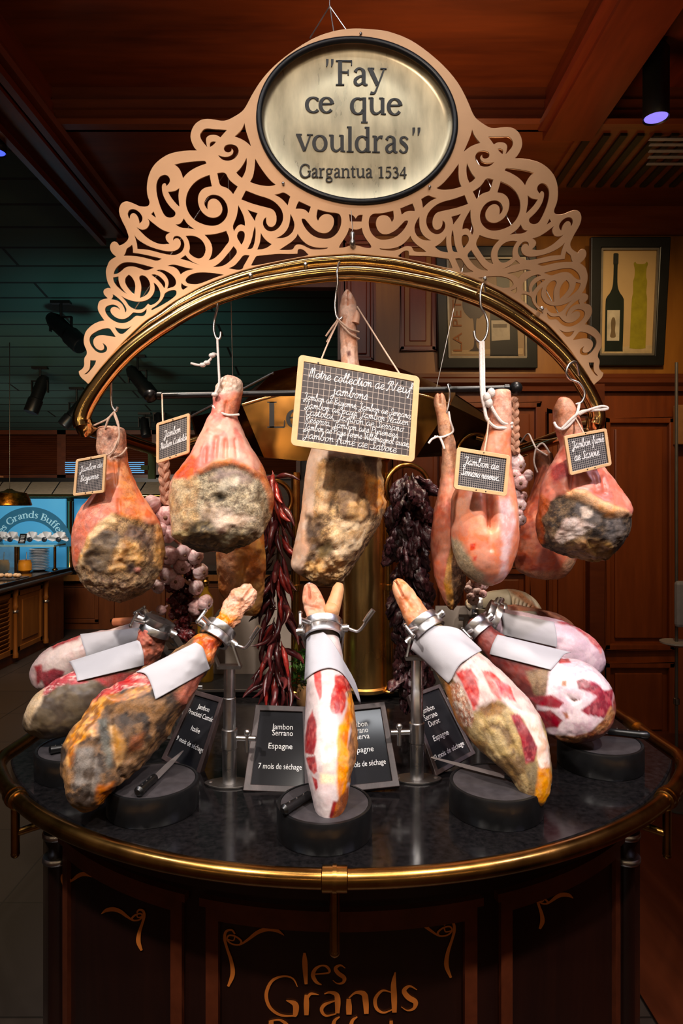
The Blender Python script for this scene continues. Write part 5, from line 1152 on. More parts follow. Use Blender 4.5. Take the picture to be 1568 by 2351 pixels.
# second right
h = mounted('carved ham with a big round red and white face behind the right front one', (0.66, 1.82, TZ))
make_body('meat', h, [(1082, 1428, 8, 1.94, .02), (1094, 1440, 22, 1.93, .03), (1120, 1468, 28, 1.91, .036), (1160, 1502, 40, 1.88, .05), (1215, 1545, 58, 1.86, .07), (1262, 1578, 78, 1.84, .085), (1305, 1604, 93, 1.82, .095), (1345, 1630, 82, 1.81, .09), (1378, 1652, 50, 1.80, .06), (1392, 1662, 10, 1.80, .015)],
  [(132, 62, 56), (150, 82, 68), (110, 48, 46)], [
  dict(p=[(1258, 1540), (1270, 1510), (1300, 1496), (1328, 1500), (1374, 1530), (1400, 1562), (1408, 1592), (1404, 1628), (1384, 1665), (1350, 1684), (1300, 1694), (1262, 1688), (1240, 1665), (1232, 1620), (1252, 1590)], c=[(230, 204, 212), (220, 186, 198), (238, 216, 220)], f=3, n=3, r=.35),
  dict(p=[(1205, 1540), (1262, 1532), (1256, 1595), (1246, 1606), (1226, 1592)], c=[(124, 96, 74), (146, 118, 90)], f=5, n=5),
  dict(p=[(1280, 1512), (1305, 1510), (1310, 1520), (1284, 1522)], c=RED, f=2, n=2),
  dict(p=[(1324, 1564), (1340, 1557), (1366, 1566), (1388, 1588), (1372, 1598), (1350, 1588), (1328, 1582)], c=[(146, 42, 60), (166, 66, 78), (124, 34, 52)], f=2.5, n=3, r=.35, ns=70),
  dict(p=[(1380, 1590), (1408, 1580), (1404, 1630), (1385, 1650), (1345, 1640), (1334, 1630), (1356, 1618), (1368, 1602)], c=[(156, 46, 64), (176, 76, 86), (132, 38, 54)], f=2.5, n=3, r=.35, ns=70),
  dict(p=[(1216, 1602), (1268, 1594), (1296, 1614), (1284, 1626), (1236, 1620)], c=[(150, 44, 56), (170, 66, 74)], f=2.5, n=3, r=.35, ns=70),
  dict(p=[(1234, 1632), (1264, 1630), (1292, 1654), (1280, 1671), (1246, 1670)], c=[(146, 42, 54), (166, 64, 70)], f=2.5, n=3, r=.35, ns=70),
  dict(p=[(1298, 1594), (1318, 1604), (1332, 1606), (1318, 1611)], c=[(90, 50, 36)], f=2, n=1, d=-.006),
  dict(p=[(1290, 1634), (1302, 1636), (1308, 1650), (1298, 1650)], c=[(166, 90, 50)], f=3, n=2), dict(p=[(1290, 1563), (1300, 1563), (1300, 1576), (1290, 1574)], c=[(190, 130, 96)], f=3, n=2),
  dict(p=[(1244, 1672), (1262, 1686), (1318, 1690), (1356, 1678), (1384, 1650), (1402, 1622), (1412, 1640), (1390, 1675), (1356, 1695), (1310, 1710), (1250, 1700)], c=[(160, 96, 62), (134, 70, 50), (196, 136, 90)], f=3, n=3, r=.6, rn=.004, wrap=.5)],
  seed=16, lump=.005, rings=200, seg=160, rough=.5)
h = mounted('lilac fatty carved ham under a white cloth with a beige stripe, right', (0.80, 2.05, TZ))
make_body('meat', h, [(1112, 1412, 8, 2.1, .02), (1128, 1420, 24, 2.1, .03), (1160, 1434, 36, 2.09, .045), (1215, 1456, 48, 2.08, .06), (1275, 1480, 56, 2.07, .075), (1328, 1506, 54, 2.06, .075), (1362, 1528, 36, 2.05, .055), (1378, 1540, 8, 2.05, .015)],
  [(206, 176, 190), (196, 164, 178), (216, 190, 200)], [
  dict(p=[(1280, 1428), (1320, 1438), (1345, 1462), (1380, 1500), (1385, 1480), (1340, 1430)], c=[(190, 76, 84), (206, 120, 120)], f=3, n=4, wrap=.4)], seed=17, lump=.004, rough=.42)
h = mounted('dark-crusted ham under a cream cloth, mostly hidden by the beige-striped cloth', (0.72, 2.32, TZ))
make_body('meat', h, [(1120, 1400, 8, 2.36, .02), (1140, 1408, 20, 2.36, .03), (1200, 1424, 32, 2.36, .05), (1265, 1442, 36, 2.36, .06), (1308, 1462, 26, 2.36, .045), (1326, 1474, 6, 2.36, .012)],
  [(150, 98, 78), (176, 120, 96), (120, 70, 58)], [dict(p=[(1240, 1415), (1290, 1420), (1300, 1436), (1245, 1434)], c=[(150, 60, 60), (170, 84, 78)], f=4, n=4)], seed=18)
h = mounted('cream-coloured ham with sliced ridges farthest back on the right', (0.60, 2.62, TZ))
make_body('meat', h, [(1070, 1388, 8, 2.64, .02), (1088, 1388, 22, 2.64, .03), (1130, 1390, 34, 2.64, .05), (1180, 1396, 42, 2.64, .07), (1216, 1410, 32, 2.64, .06), (1238, 1428, 8, 2.64, .015)],
  [(206, 182, 150), (190, 164, 130), (216, 196, 168)], [dict(p=[(1165, 1352), (1195, 1358), (1240, 1400), (1238, 1432), (1215, 1390), (1185, 1368)], c=[(186, 116, 76), (206, 146, 106)], f=4, n=3)], seed=19, lump=.004,
  grooves=[([(1176 + 9 * i, 1372 + 4 * i), (1170 + 8 * i, 1420)], 2.0, .005) for i in range(6)])

# ------------------------------------------------------------------ white cloths draped over the clamped hams
def cloth_mat(name, c):
    k = N(name); v = k.coord()
    f = k.noise(v, 9, 3); g = k.noise(v, 400, 2)
    cc = lin(c)
    k.l(k.ramp(f, [(0.3, tuple(x * .95 for x in cc)), (0.7, cc)]), k.b.inputs['Base Color'])
    k.b.inputs['Roughness'].default_value = 0.75; k.bump(g, 0.15, 0.001)
    return k.m
M['cloth'] = cloth_mat('white_cotton', (186, 184, 190)); M['cloth_cream'] = cloth_mat('cream_cotton', (186, 174, 150))
HAMS = {}
def cloth(label, ham_label, ea, eb, depth, m='cloth', n=26, off=0.006, name='draped_cloth'):
    """ea, eb: pixel polylines of the two opposite edges; the sheet drops onto the ham it covers"""
    ham = [o for o in COL.objects if o.get('label') == ham_label][0]
    trees = BVH[ham.name]
    A = np.array(cr(ea, 8)); B_ = np.array(cr(eb, 8))
    def res(C):
        s = np.linspace(0, len(C) - 1, n); i = np.floor(s).astype(int).clip(0, len(C) - 2); f = (s - i)[:, None]
        return C[i] * (1 - f) + C[i + 1] * f
    A, B_ = res(A), res(B_)
    cols_ = n
    px = np.zeros((n, cols_, 2)); D = np.full((n, cols_), np.nan)
    cam_ = Vector((0, 0, CZ))
    for j in range(cols_):
        t = j / (cols_ - 1)
        for i in range(n):
            q = A[i] * (1 - t) + B_[i] * t
            px[i, j] = q
            d = Vector(((q[0] - 784) / F, 1, -(q[1] - HY) / F)); L = d.length
            best = None
            for tr_ in trees:
                h_ = tr_.ray_cast(cam_, d / L, 6.0)
                if h_[0] is not None and (best is None or h_[0].y < best): best = h_[0].y
            if best is not None: D[i, j] = best
    ok = ~np.isnan(D)
    D0 = np.where(ok, D, depth)
    if ok.any(): D0 = np.where(ok, D, np.nanmax(D))
    T = D0 - off; Dn = T.copy()
    for _ in range(30):
        S_ = Dn.copy()
        S_[1:-1] = (Dn[:-2] + Dn[2:]) / 2
        S2 = S_.copy(); S2[:, 1:-1] = (S_[:, :-2] + S_[:, 2:]) / 2
        Dn = np.where(ok, np.minimum(T, S2), S2)
    S3 = Dn
    b = MB(); vs = []
    for i in range(n):
        for j in range(cols_): vs.append(P(px[i, j, 0], px[i, j, 1], float(S3[i, j])))
    fs = [(i * cols_ + j, i * cols_ + j + 1, (i + 1) * cols_ + j + 1, (i + 1) * cols_ + j) for i in range(n - 1) for j in range(cols_ - 1)]
    b.add(vs, fs, True)
    o = b.build(name, M[m])
    md = o.modifiers.new('thickness', 'SOLIDIFY'); md.thickness = 0.0015; md.offset = 0
    return tag(o, label, 'cloth', 'cloths on the carved hams')
cloth('white cloth lying along the hindmost left ham', 'pale lilac-white carved ham farthest back on the left under a white cloth',
      [(184, 1456), (188, 1472), (196, 1496), (198, 1510)], [(324, 1441), (318, 1452), (330, 1470), (332, 1485)], 2.0)
cloth('white cloth folded over the grey-brown ham, second on the left', 'grey-brown carved ham with red cut top, middle of the three left ones',
      [(158, 1519), (166, 1530), (174, 1548), (177, 1564)], [(316, 1470), (322, 1476), (329, 1500), (331, 1528)], 1.78)
cloth('white cloth with a pointed corner over the crusty brown ham at front left', 'dark crusty brown carved ham with orange fat edge in the left front clamp',
      [(312, 1543), (334, 1548), (348, 1575), (357, 1606)], [(449, 1475), (465, 1486), (474, 1512), (482, 1536)], 1.6)
cloth('white cloth over the upper half of the narrow middle ham, long tail at its right', 'narrow white-fat carved ham with red stripes in the middle, standing upright',
      [(704, 1458), (718, 1450), (735, 1449), (748, 1456), (766, 1478), (790, 1520), (816, 1568), (829, 1617)], [(699, 1564), (706, 1556), (718, 1546), (740, 1536), (762, 1534), (786, 1546), (806, 1575), (826, 1616)], 1.6)
cloth('crumpled white cloth over the shank of the right front ham', 'carved ham with red and white cut top and yellow-green rind in the right front clamp',
      [(943, 1490), (956, 1460), (978, 1443), (1010, 1437), (1050, 1443), (1074, 1462), (1104, 1490)], [(1029, 1569), (1036, 1560), (1046, 1540), (1058, 1524), (1072, 1514), (1090, 1502), (1106, 1494)], 1.66)
cloth('white cloth with a hanging grey corner over the ham with the round red face', 'carved ham with a big round red and white face behind the right front one',
      [(1142, 1457), (1136, 1468), (1129, 1484), (1124, 1502)], [(1311, 1498), (1296, 1502), (1282, 1518), (1265, 1538)], 1.8)
cloth('white cloth with a beige stripe on the lilac ham at right', 'lilac fatty carved ham under a white cloth with a beige stripe, right',
      [(1150, 1406), (1154, 1424), (1156, 1440), (1155, 1458)], [(1272, 1428), (1277, 1450), (1279, 1470), (1278, 1486)], 2.0, n=22)
cloth('narrow cream cloth behind the beige-striped cloth', 'dark-crusted ham under a cream cloth, mostly hidden by the beige-striped cloth',
      [(1092, 1398), (1094, 1404), (1096, 1412), (1098, 1420)], [(1230, 1404), (1234, 1412), (1236, 1420), (1236, 1428)], 2.3, 'cloth_cream', 18)
cloth('cream cloth on the hindmost right ham with the sliced ridges', 'cream-coloured ham with sliced ridges farthest back on the right',
      [(1090, 1366), (1092, 1374), (1094, 1386), (1096, 1396)], [(1164, 1353), (1170, 1362), (1174, 1380), (1174, 1396)], 2.5, 'cloth_cream', 18)
# ------------------------------------------------------------------ things on the granite top
def PZ(px, py, z):
    """point on the horizontal plane z seen at a pixel"""
    Y = F * (CZ - z) / (py - HY)
    return P(px, py, Y)
M['riser'] = flat('black_plastic', (20, 20, 21), 0.32, var=0.3, scale=30)
M['riser_top'] = flat('scuffed_black_plastic', (58, 54, 56), 0.38, var=0.25, scale=40, bump=0.05)
def riser(label, px, Y, r, h=0.068):
    c = Vector(((px - 784) / F * Y, Y, TZ + 0.0005))
    t = thing('round_riser', label, 'riser', tuple(c), 'round black risers')
    b = MB(); b.lathe(c, [(r * .985, 0), (r, .003), (r, h - .006), (r * .985, h - .001), (r * .93, h), (r * .92, h - .003)], 56); b.build('base', M['riser'], t)
    b = MB(); b.lathe(c, [(r * .918, h - .006), (r * .915, h - .0015), (r * .90, h - .0008), (0.0001, h - .0008)], 56); b.build('top_pad', M['riser_top'], t)
    return t
riser('black round riser under the narrow middle ham', 745, 1.466, 0.107)
riser('black round riser below the crusty brown ham at front left', 352, 1.58, 0.108)
riser('black round riser below the right front ham with the red cut top', 1138, 1.572, 0.111)
riser('black round riser at far right with a black-handled knife, below the round-faced ham', 1377, 1.84, 0.115)
riser('black round riser at far left below the grey-brown ham', 186, 1.80, 0.118)
M['blade'] = flat('ground_blade_steel', (170, 160, 158), 0.38, 0.6)
M['handle'] = flat('black_knife_handle', (14, 14, 15), 0.35)
def knife(label, tip, mid, end, z, w=0.011):
    a, m_, e = PZ(*tip, z), PZ(*mid, z), PZ(*end, z)
    t = thing('carving_knife', label, 'knife', tuple(m_), 'carving knives')
    d = (m_ - a).normalized(); s = Vector((-d.y, d.x, 0)); u = Vector((0, 0, 1))
    b = MB(); vs = []; n = 10
    for i in range(n + 1):
        k = i / n; p = a + (m_ - a) * k; ww = w * min(1, 0.25 + 1.6 * k)
        vs += [p - s * ww, p + s * ww * .8 + u * .0015, p + s * ww * .8 - u * .0002]
    fs = []
    for i in range(n):
        for k in range(3): fs.append((3 * i + k, 3 * i + (k + 1) % 3, 3 * i + 3 + (k + 1) % 3, 3 * i + 3 + k))
    fs += [(0, 1, 2), (3 * n, 3 * n + 2, 3 * n + 1)]
    b.add(vs, fs); b.build('blade', M['blade'], t)
    d2 = (e - m_).normalized(); L = (e - m_).length
    b = MB(); pts = [m_, m_ + d2 * L * .06, m_ + d2 * L * .35, m_ + d2 * L * .75, m_ + d2 * L * .93, e]
    b.tube([p + u * 0.004 for p in pts], [.007, .0105, .0095, .0105, .012, .006], 12); b.build('handle', M['handle'], t)
    for k in (.25, .5, .75):
        b = MB(); b.ball(m_ + d2 * L * k + u * .0135, .0022, 8); b.build('rivet', M['steel'], t)
KZ = TZ + 0.068 + 0.008
knife('knife lying with its blade up to the right on the left front riser', (420, 1724), (356, 1788), (316, 1824), KZ + .001)
knife('black-handled knife half under the narrow middle ham', (778, 1800), (712, 1828), (648, 1866), KZ + .001)
knife('long knife pointing left, under the tip of the right front ham', (990, 1739), (1160, 1783), (1268, 1809), KZ)
knife('black-handled knife on the far right riser', (1300, 1682), (1392, 1681), (1492, 1692), KZ)
knife('black-handled knife on the far left riser', (215, 1705), (172, 1716), (112, 1726), KZ)

# ------------------------------------------------------------------ clamp stands
def stand(label, bx, by, top_y, rc, ax, r, lever=1, pole_vis=True, Yb=None):
    base = PZ(bx, by, TZ); base.z = TZ + .0004
    if Yb: base = Vector(((bx - 784) / F * Yb, Yb, TZ + .0004))
    zt = CZ - (top_y - HY) / F * base.y
    t = thing('ham_stand', label, 'stand', tuple(base), 'steel ham clamp stands')
    b = MB(); n = 40
    out = [Vector((base.x + .066 * math.copysign(abs(math.cos(a)) ** 1.0, math.cos(a)), base.y + .034 * math.copysign(abs(math.sin(a)) ** 1.3, math.sin(a)), base.z)) for a in np.linspace(0, 2 * PI, n + 1)[:-1]]
    b.prism(out, (0, 0, 0), (0, 0, .005)); o = b.build('base_plate', M['steel_flat'], t, bevel=.001)
    for s in (-1, 1):
        b = MB(); b.ball((base.x + s * .05, base.y, base.z + .005), .006, 10, (1, 1, .4)); b.build('bolt', M['steel'], o)
    b = MB(); H = zt - base.z
    prof = [(.0185, .004), (.0185, H * .30), (.016, H * .305), (.0205, H * .31), (.0205, H * .47), (.0165, H * .475), (.0165, H * .74), (.0150, H * .745), (.0150, H)]
    b.lathe(base, prof, 24); b.build('pole', M['steel'], t)
    b = MB(); k = base + Vector((-.02 if bx > 784 else .02, -.006, H * .40)); sx = -1 if bx > 784 else 1
    b.cyl(k, k + Vector((sx * .05, -.004, 0)), .007, 12); b.cyl(k + Vector((sx * .028, -.004, .016)), k + Vector((sx * .028, -.004, -.034)), .006, 12); b.ball(k + Vector((sx * .028, -.004, .016)), .009, 10)
    b.build('height_screw', M['steel'], t)
    # ring
    rc = Vector(rc); ax = Vector(ax).normalized()
    Mx = ax.to_track_quat('Z', 'Y').to_matrix()
    b = MB(); R2 = r + .009
    prof = [(r, -.021), (R2, -.021), (R2, -.002), (R2 - .0015, 0), (R2, .002), (R2, .021), (r, .021), (r, -.021)]
    b.lathe(rc, prof, 40, Mx); ring_ = b.build('clamp_ring', M['steel'], t)
    e1 = ax.cross(Vector((0, 1, 0))).normalized(); e2 = ax.cross(e1).normalized()
    for s in (-1, 1):
        b = MB(); p = rc + e1 * s * R2
        b.cyl(p - e1 * s * .004, p + e1 * s * .012, .011, 14); b.cyl(p + e1 * s * .012, p + e1 * s * .016, .008, 6)
        b.build('pivot_bolt', M['steel'], ring_)
    # T screw on top
    b = MB(); fr = -Vector((0, 1, 0)) + Vector((0, 0, .7)); fr = (fr - ax * fr.dot(ax)).normalized()
    p = rc + (e1 * -.55 + fr * .75).normalized() * R2; q = p + (e1 * -.6 + fr * .6).normalized() * .032
    b.cyl(p, q, .006, 12); b.cyl(q - ax * .018, q + ax * .018, .0045, 10); b.ball(q - ax * .018, .006, 8); b.ball(q + ax * .018, .006, 8)
    b.build('tightening_screw', M['steel'], ring_)
    # fork from ring to pole
    b = MB(); top = Vector((base.x, base.y, zt))
    for s in (-1, 1):
        p = rc + e1 * s * (R2 + .003); q = top + Vector((s * .028, 0, .004))
        d = (q - p); L = d.length; d.normalize(); wv = d.cross(Vector((1, 0, 0))).normalized() * .013
        tv = Vector((1, 0, 0)) * .0022
        vs = [p - wv - tv, p + wv - tv, q + wv - tv, q - wv - tv, p - wv + tv, p + wv + tv, q + wv + tv, q - wv + tv]
        b.add(vs, [(3, 2, 1, 0), (4, 5, 6, 7), (0, 1, 5, 4), (1, 2, 6, 5), (2, 3, 7, 6), (3, 0, 4, 7)])
    b.box(top + Vector((0, 0, .002)), (.062, .03, .008)); b.build('fork', M['steel_flat'], t)
    if lever:
        sx = lever; p = rc + e1 * (sx if e1.x > 0 else -sx) * (R2 + .01)
        b = MB(); q = p + Vector((sx * .03, -.01, -.006)); w_ = q + Vector((sx * .028, -.006, .042))
        pts = cr([tuple(p), tuple(p + Vector((sx * .018, -.004, -.006))), tuple(q), tuple(q + Vector((sx * .014, -.004, .016))), tuple(w_)], 5)
        b.tube(pts, .0045, 10); b.tube([Vector(w_) - Vector((sx * .012, -.002, .018)), Vector(w_), Vector(w_) + Vector((sx * .010, -.002, .014))], [.007, .0075, .007], 12)
        b.build('lever', M['steel'], t)
    return t
def pv(a, b_): return P(*b_) - P(*a)
stand('steel clamp stand holding the crusty brown ham at front left', 527, 1800, 1532, P(500, 1454, 1.725), pv((524, 1418, 1.75), (488, 1470, 1.71)), .034, 1)
stand('steel clamp stand holding the narrow middle ham', 752, 1790, 1560, P(741, 1446, 1.70), pv((738, 1425, 1.72), (741, 1490, 1.67)), .044, 1)
stand('steel clamp stand holding the right front ham with the red cut top', 957, 1790, 1512, P(976, 1440, 1.752), pv((954, 1412, 1.77), (1010, 1482, 1.72)), .040, 0)
stand('steel clamp stand holding the grey-brown ham at left', 404, 1690, 1500, P(361, 1438, 1.862), pv((372, 1420, 1.865), (348, 1470, 1.86)), .036, 0)
stand('steel clamp stand holding the round-faced ham at right', 1066, 1680, 1490, P(1096, 1444, 1.928), pv((1082, 1428, 1.94), (1120, 1468, 1.91)), .036, 0)
stand('steel clamp stand of the lilac ham, behind the round-faced ham', 1100, 1640, 1475, P(1126, 1420, 2.10), pv((1112, 1412, 2.1), (1160, 1434, 2.09)), .048, 0)
hst = stand('steel clamp stand of the hindmost left ham', 420, 1640, 1480, P(350, 1434, 2.10), pv((362, 1428, 2.1), (315, 1455, 2.1)), .030, 0)
stand('steel clamp stand of the ham under the narrow cream cloth', 1098, 1600, 1440, P(1142, 1408, 2.36), pv((1120, 1400, 2.36), (1200, 1424, 2.36)), .034, 0)
stand('steel clamp stand of the cream ham with sliced ridges', 1070, 1565, 1420, P(1090, 1388, 2.64), pv((1070, 1388, 2.64), (1130, 1390, 2.64)), .042, 0)

# ------------------------------------------------------------------ framed signs leaning on their struts
M['sign_frame'] = wood('dark_stained_frame', (44, 34, 34), (70, 54, 52), 0.5, (6, 6, 1), 8.0, 0.1, 0.0)
M['sign_card'] = flat('black_sign_card', (34, 34, 37), 0.12, var=0.05)
M['white_print'] = flat('white_print', (236, 234, 232), 0.5, var=0.02)
def font_mesh(txt, size=1.0):
    cu = bpy.data.curves.new('t', 'FONT'); cu.body = txt; cu.size = size; cu.resolution_u = 3; cu.align_x = 'CENTER'
    o = bpy.data.objects.new('t', cu); COL.objects.link(o)
    dg = bpy.context.evaluated_depsgraph_get()
    me = bpy.data.meshes.new_from_object(o.evaluated_get(dg))
    vs = [tuple(v.co) for v in me.vertices]; fs = [tuple(p.vertices) for p in me.polygons]
    bpy.data.objects.remove(o); bpy.data.meshes.remove(me)
    return vs, fs
class Quad:
    """flat board given by its four corners; u to the right, v down, f towards the viewer"""
    def __init__(s, TL, TR, BR, BL):
        s.c = [Vector(x) for x in (TL, TR, BR, BL)]
        pn = (s.c[1] - s.c[0]).cross(s.c[3] - s.c[0]); o_ = Vector((0, 0, CZ)); d_ = s.c[2] - o_
        s.c[2] = o_ + d_ * (pn.dot(s.c[0] - o_) / pn.dot(d_))        # keep the board flat
        s.n = ((s.c[1] - s.c[0]).cross(s.c[3] - s.c[0])).normalized()
        if s.n.y > 0: s.n = -s.n
        s.w = ((s.c[1] - s.c[0]).length + (s.c[2] - s.c[3]).length) / 2; s.h = ((s.c[3] - s.c[0]).length + (s.c[2] - s.c[1]).length) / 2
    def __call__(s, u, v, f=0.0):
        a = s.c[0] * (1 - u) + s.c[1] * u; b_ = s.c[3] * (1 - u) + s.c[2] * u
        return a * (1 - v) + b_ * v + s.n * f
def quad_frame(q, fw, t0, t1, corner=0.0):
    """rectangular frame of width fw (m) between heights t0 and t1"""
    b = MB(); a = fw / q.w; c = fw / q.h; k = corner / q.w; kk = corner / q.h
    n = 6 if corner else 1
    def loop(x0, y0, x1, y1, rx, ry):
        pts = []
        for (cx, cy, a0) in ((x0 + rx, y0 + ry, 180), (x1 - rx, y0 + ry, 270), (x1 - rx, y1 - ry, 0), (x0 + rx, y1 - ry, 90)):
            for i in range(n):
                t = math.radians(a0 + (90 * i / (n - 1) if n > 1 else 45))
                pts.append((cx + rx * math.cos(t), cy + ry * math.sin(t)))
        return pts
    o = loop(0, 0, 1, 1, k, kk); i_ = loop(a, c, 1 - a, 1 - c, 0, 0)
    m = len(o); vs = [q(*p, t1) for p in o] + [q(*p, t1) for p in i_] + [q(*p, t0) for p in o] + [q(*p, t0) for p in i_]
    fs = []
    for j in range(m):
        j2 = (j + 1) % m
        fs += [(j, j2, m + j2, m + j), (2 * m + j2, 2 * m + j, 3 * m + j, 3 * m + j2), (j2, j, 2 * m + j, 2 * m + j2), (m + j, m + j2, 3 * m + j2, 3 * m + j)]
    b.add(vs, fs); return b
def quad_slab(q, u0, v0, u1, v1, t0, t1):
    b = MB(); b.add([q(u0, v0, t1), q(u1, v0, t1), q(u1, v1, t1), q(u0, v1, t1), q(u0, v0, t0), q(u1, v0, t0), q(u1, v1, t0), q(u0, v1, t0)],
                   [(0, 1, 2, 3), (7, 6, 5, 4), (0, 4, 5, 1), (1, 5, 6, 2), (2, 6, 7, 3), (3, 7, 4, 0)]); return b
WID = {'Jambon': .37, 'Serrano': .36, 'Espagne': .40, '7 mois de séchage': .68, 'mois de séchage': .60, '20 mois de séchage': .80, 'Reserva': .36, 'Duroc': .30, 'Prosciutti Castoldi': .82, 'Italie': .26, '9 mois de séchage': .78}
def put_text(b, q, txt, u, v, size_v, f):
    vs, fs = font_mesh(txt); s = size_v
    w_ = max(p[0] for p in vs) - min(p[0] for p in vs); kx = WID.get(txt, .4) / w_
    b.add([q(u + x * kx, v - y * s, f) for x, y, z in vs], fs)
def framed_sign(label, TL, TR, BR, BL, lines, fw=0.016):
    q = Quad(P(*TL), P(*TR), P(*BR), P(*BL)); base = (q.c[2] + q.c[3]) / 2
    t = thing('framed_sign', label, 'sign', tuple(base), 'framed ham name signs')
    o = quad_frame(q, fw, -.012, .004).build('frame', M['sign_frame'], t, bevel=.0015)
    quad_slab(q, .04, .04, .96, .96, -.010, -.002).build('card', M['sign_card'], t)
    b = MB()
    for (txt, u, v, s) in lines: put_text(b, q, txt, u, v, s, -.0014)
    b.build('lettering', M['white_print'], t)
    b = MB(); p = q(.5, .30, -.012); e = q(.5, 1.0, -.012); e = Vector((e.x, e.y + .10, TZ + .004))
    b.tube([p, e], .006, 8); b.build('strut', M['sign_frame'], t)
zb = TZ + .001
def gz_(px, py): return F * (CZ - zb) / (py - HY)
framed_sign('tilted dark framed sign naming a ham from Italy, behind the crusty front left ham', (447, 1584, 1.93), (514, 1603, 1.86), (456, 1792, gz_(456, 1792)), (372, 1742, gz_(372, 1742)),
  [('Jambon', .50, .22, .09), ('Prosciutti Castoldi', .5, .32, .09), ('Italie', .5, .51, .09), ('9 mois de séchage', .5, .70, .09)], .014)
framed_sign('dark framed sign reading Jambon Serrano, 7 months, left of the narrow middle ham', (587, 1619, 1.82), (706, 1623, 1.82), (716, 1822, gz_(716, 1822)), (558, 1816, gz_(558, 1816)),
  [('Jambon', .54, .285, .096), ('Serrano', .54, .36, .096), ('Espagne', .51, .515, .096), ('7 mois de séchage', .52, .745, .09)])
framed_sign('dark framed sign half hidden at the right of the narrow middle ham', (772, 1624, 1.82), (883, 1612, 1.83), (918, 1806, gz_(918, 1806)), (770, 1822, gz_(770, 1822)),
  [('Jambon', .42, .27, .096), ('Serrano', .42, .345, .096), ('Reserva', .43, .42, .096), ('Espagne', .46, .575, .096), ('mois de séchage', .54, .735, .09)])
framed_sign('tilted dark framed sign reading Jambon Serrano Duroc, behind the right clamp pole', (936, 1597, 1.90), (1009, 1571, 1.97), (1091, 1731, gz_(1091, 1731)), (1000, 1783, gz_(1000, 1783)),
  [('Jambon', .40, .28, .10), ('Serrano', .40, .37, .10), ('Duroc', .42, .46, .10), ('Espagne', .45, .64, .10), ('20 mois de séchage', .48, .84, .09)], .012)

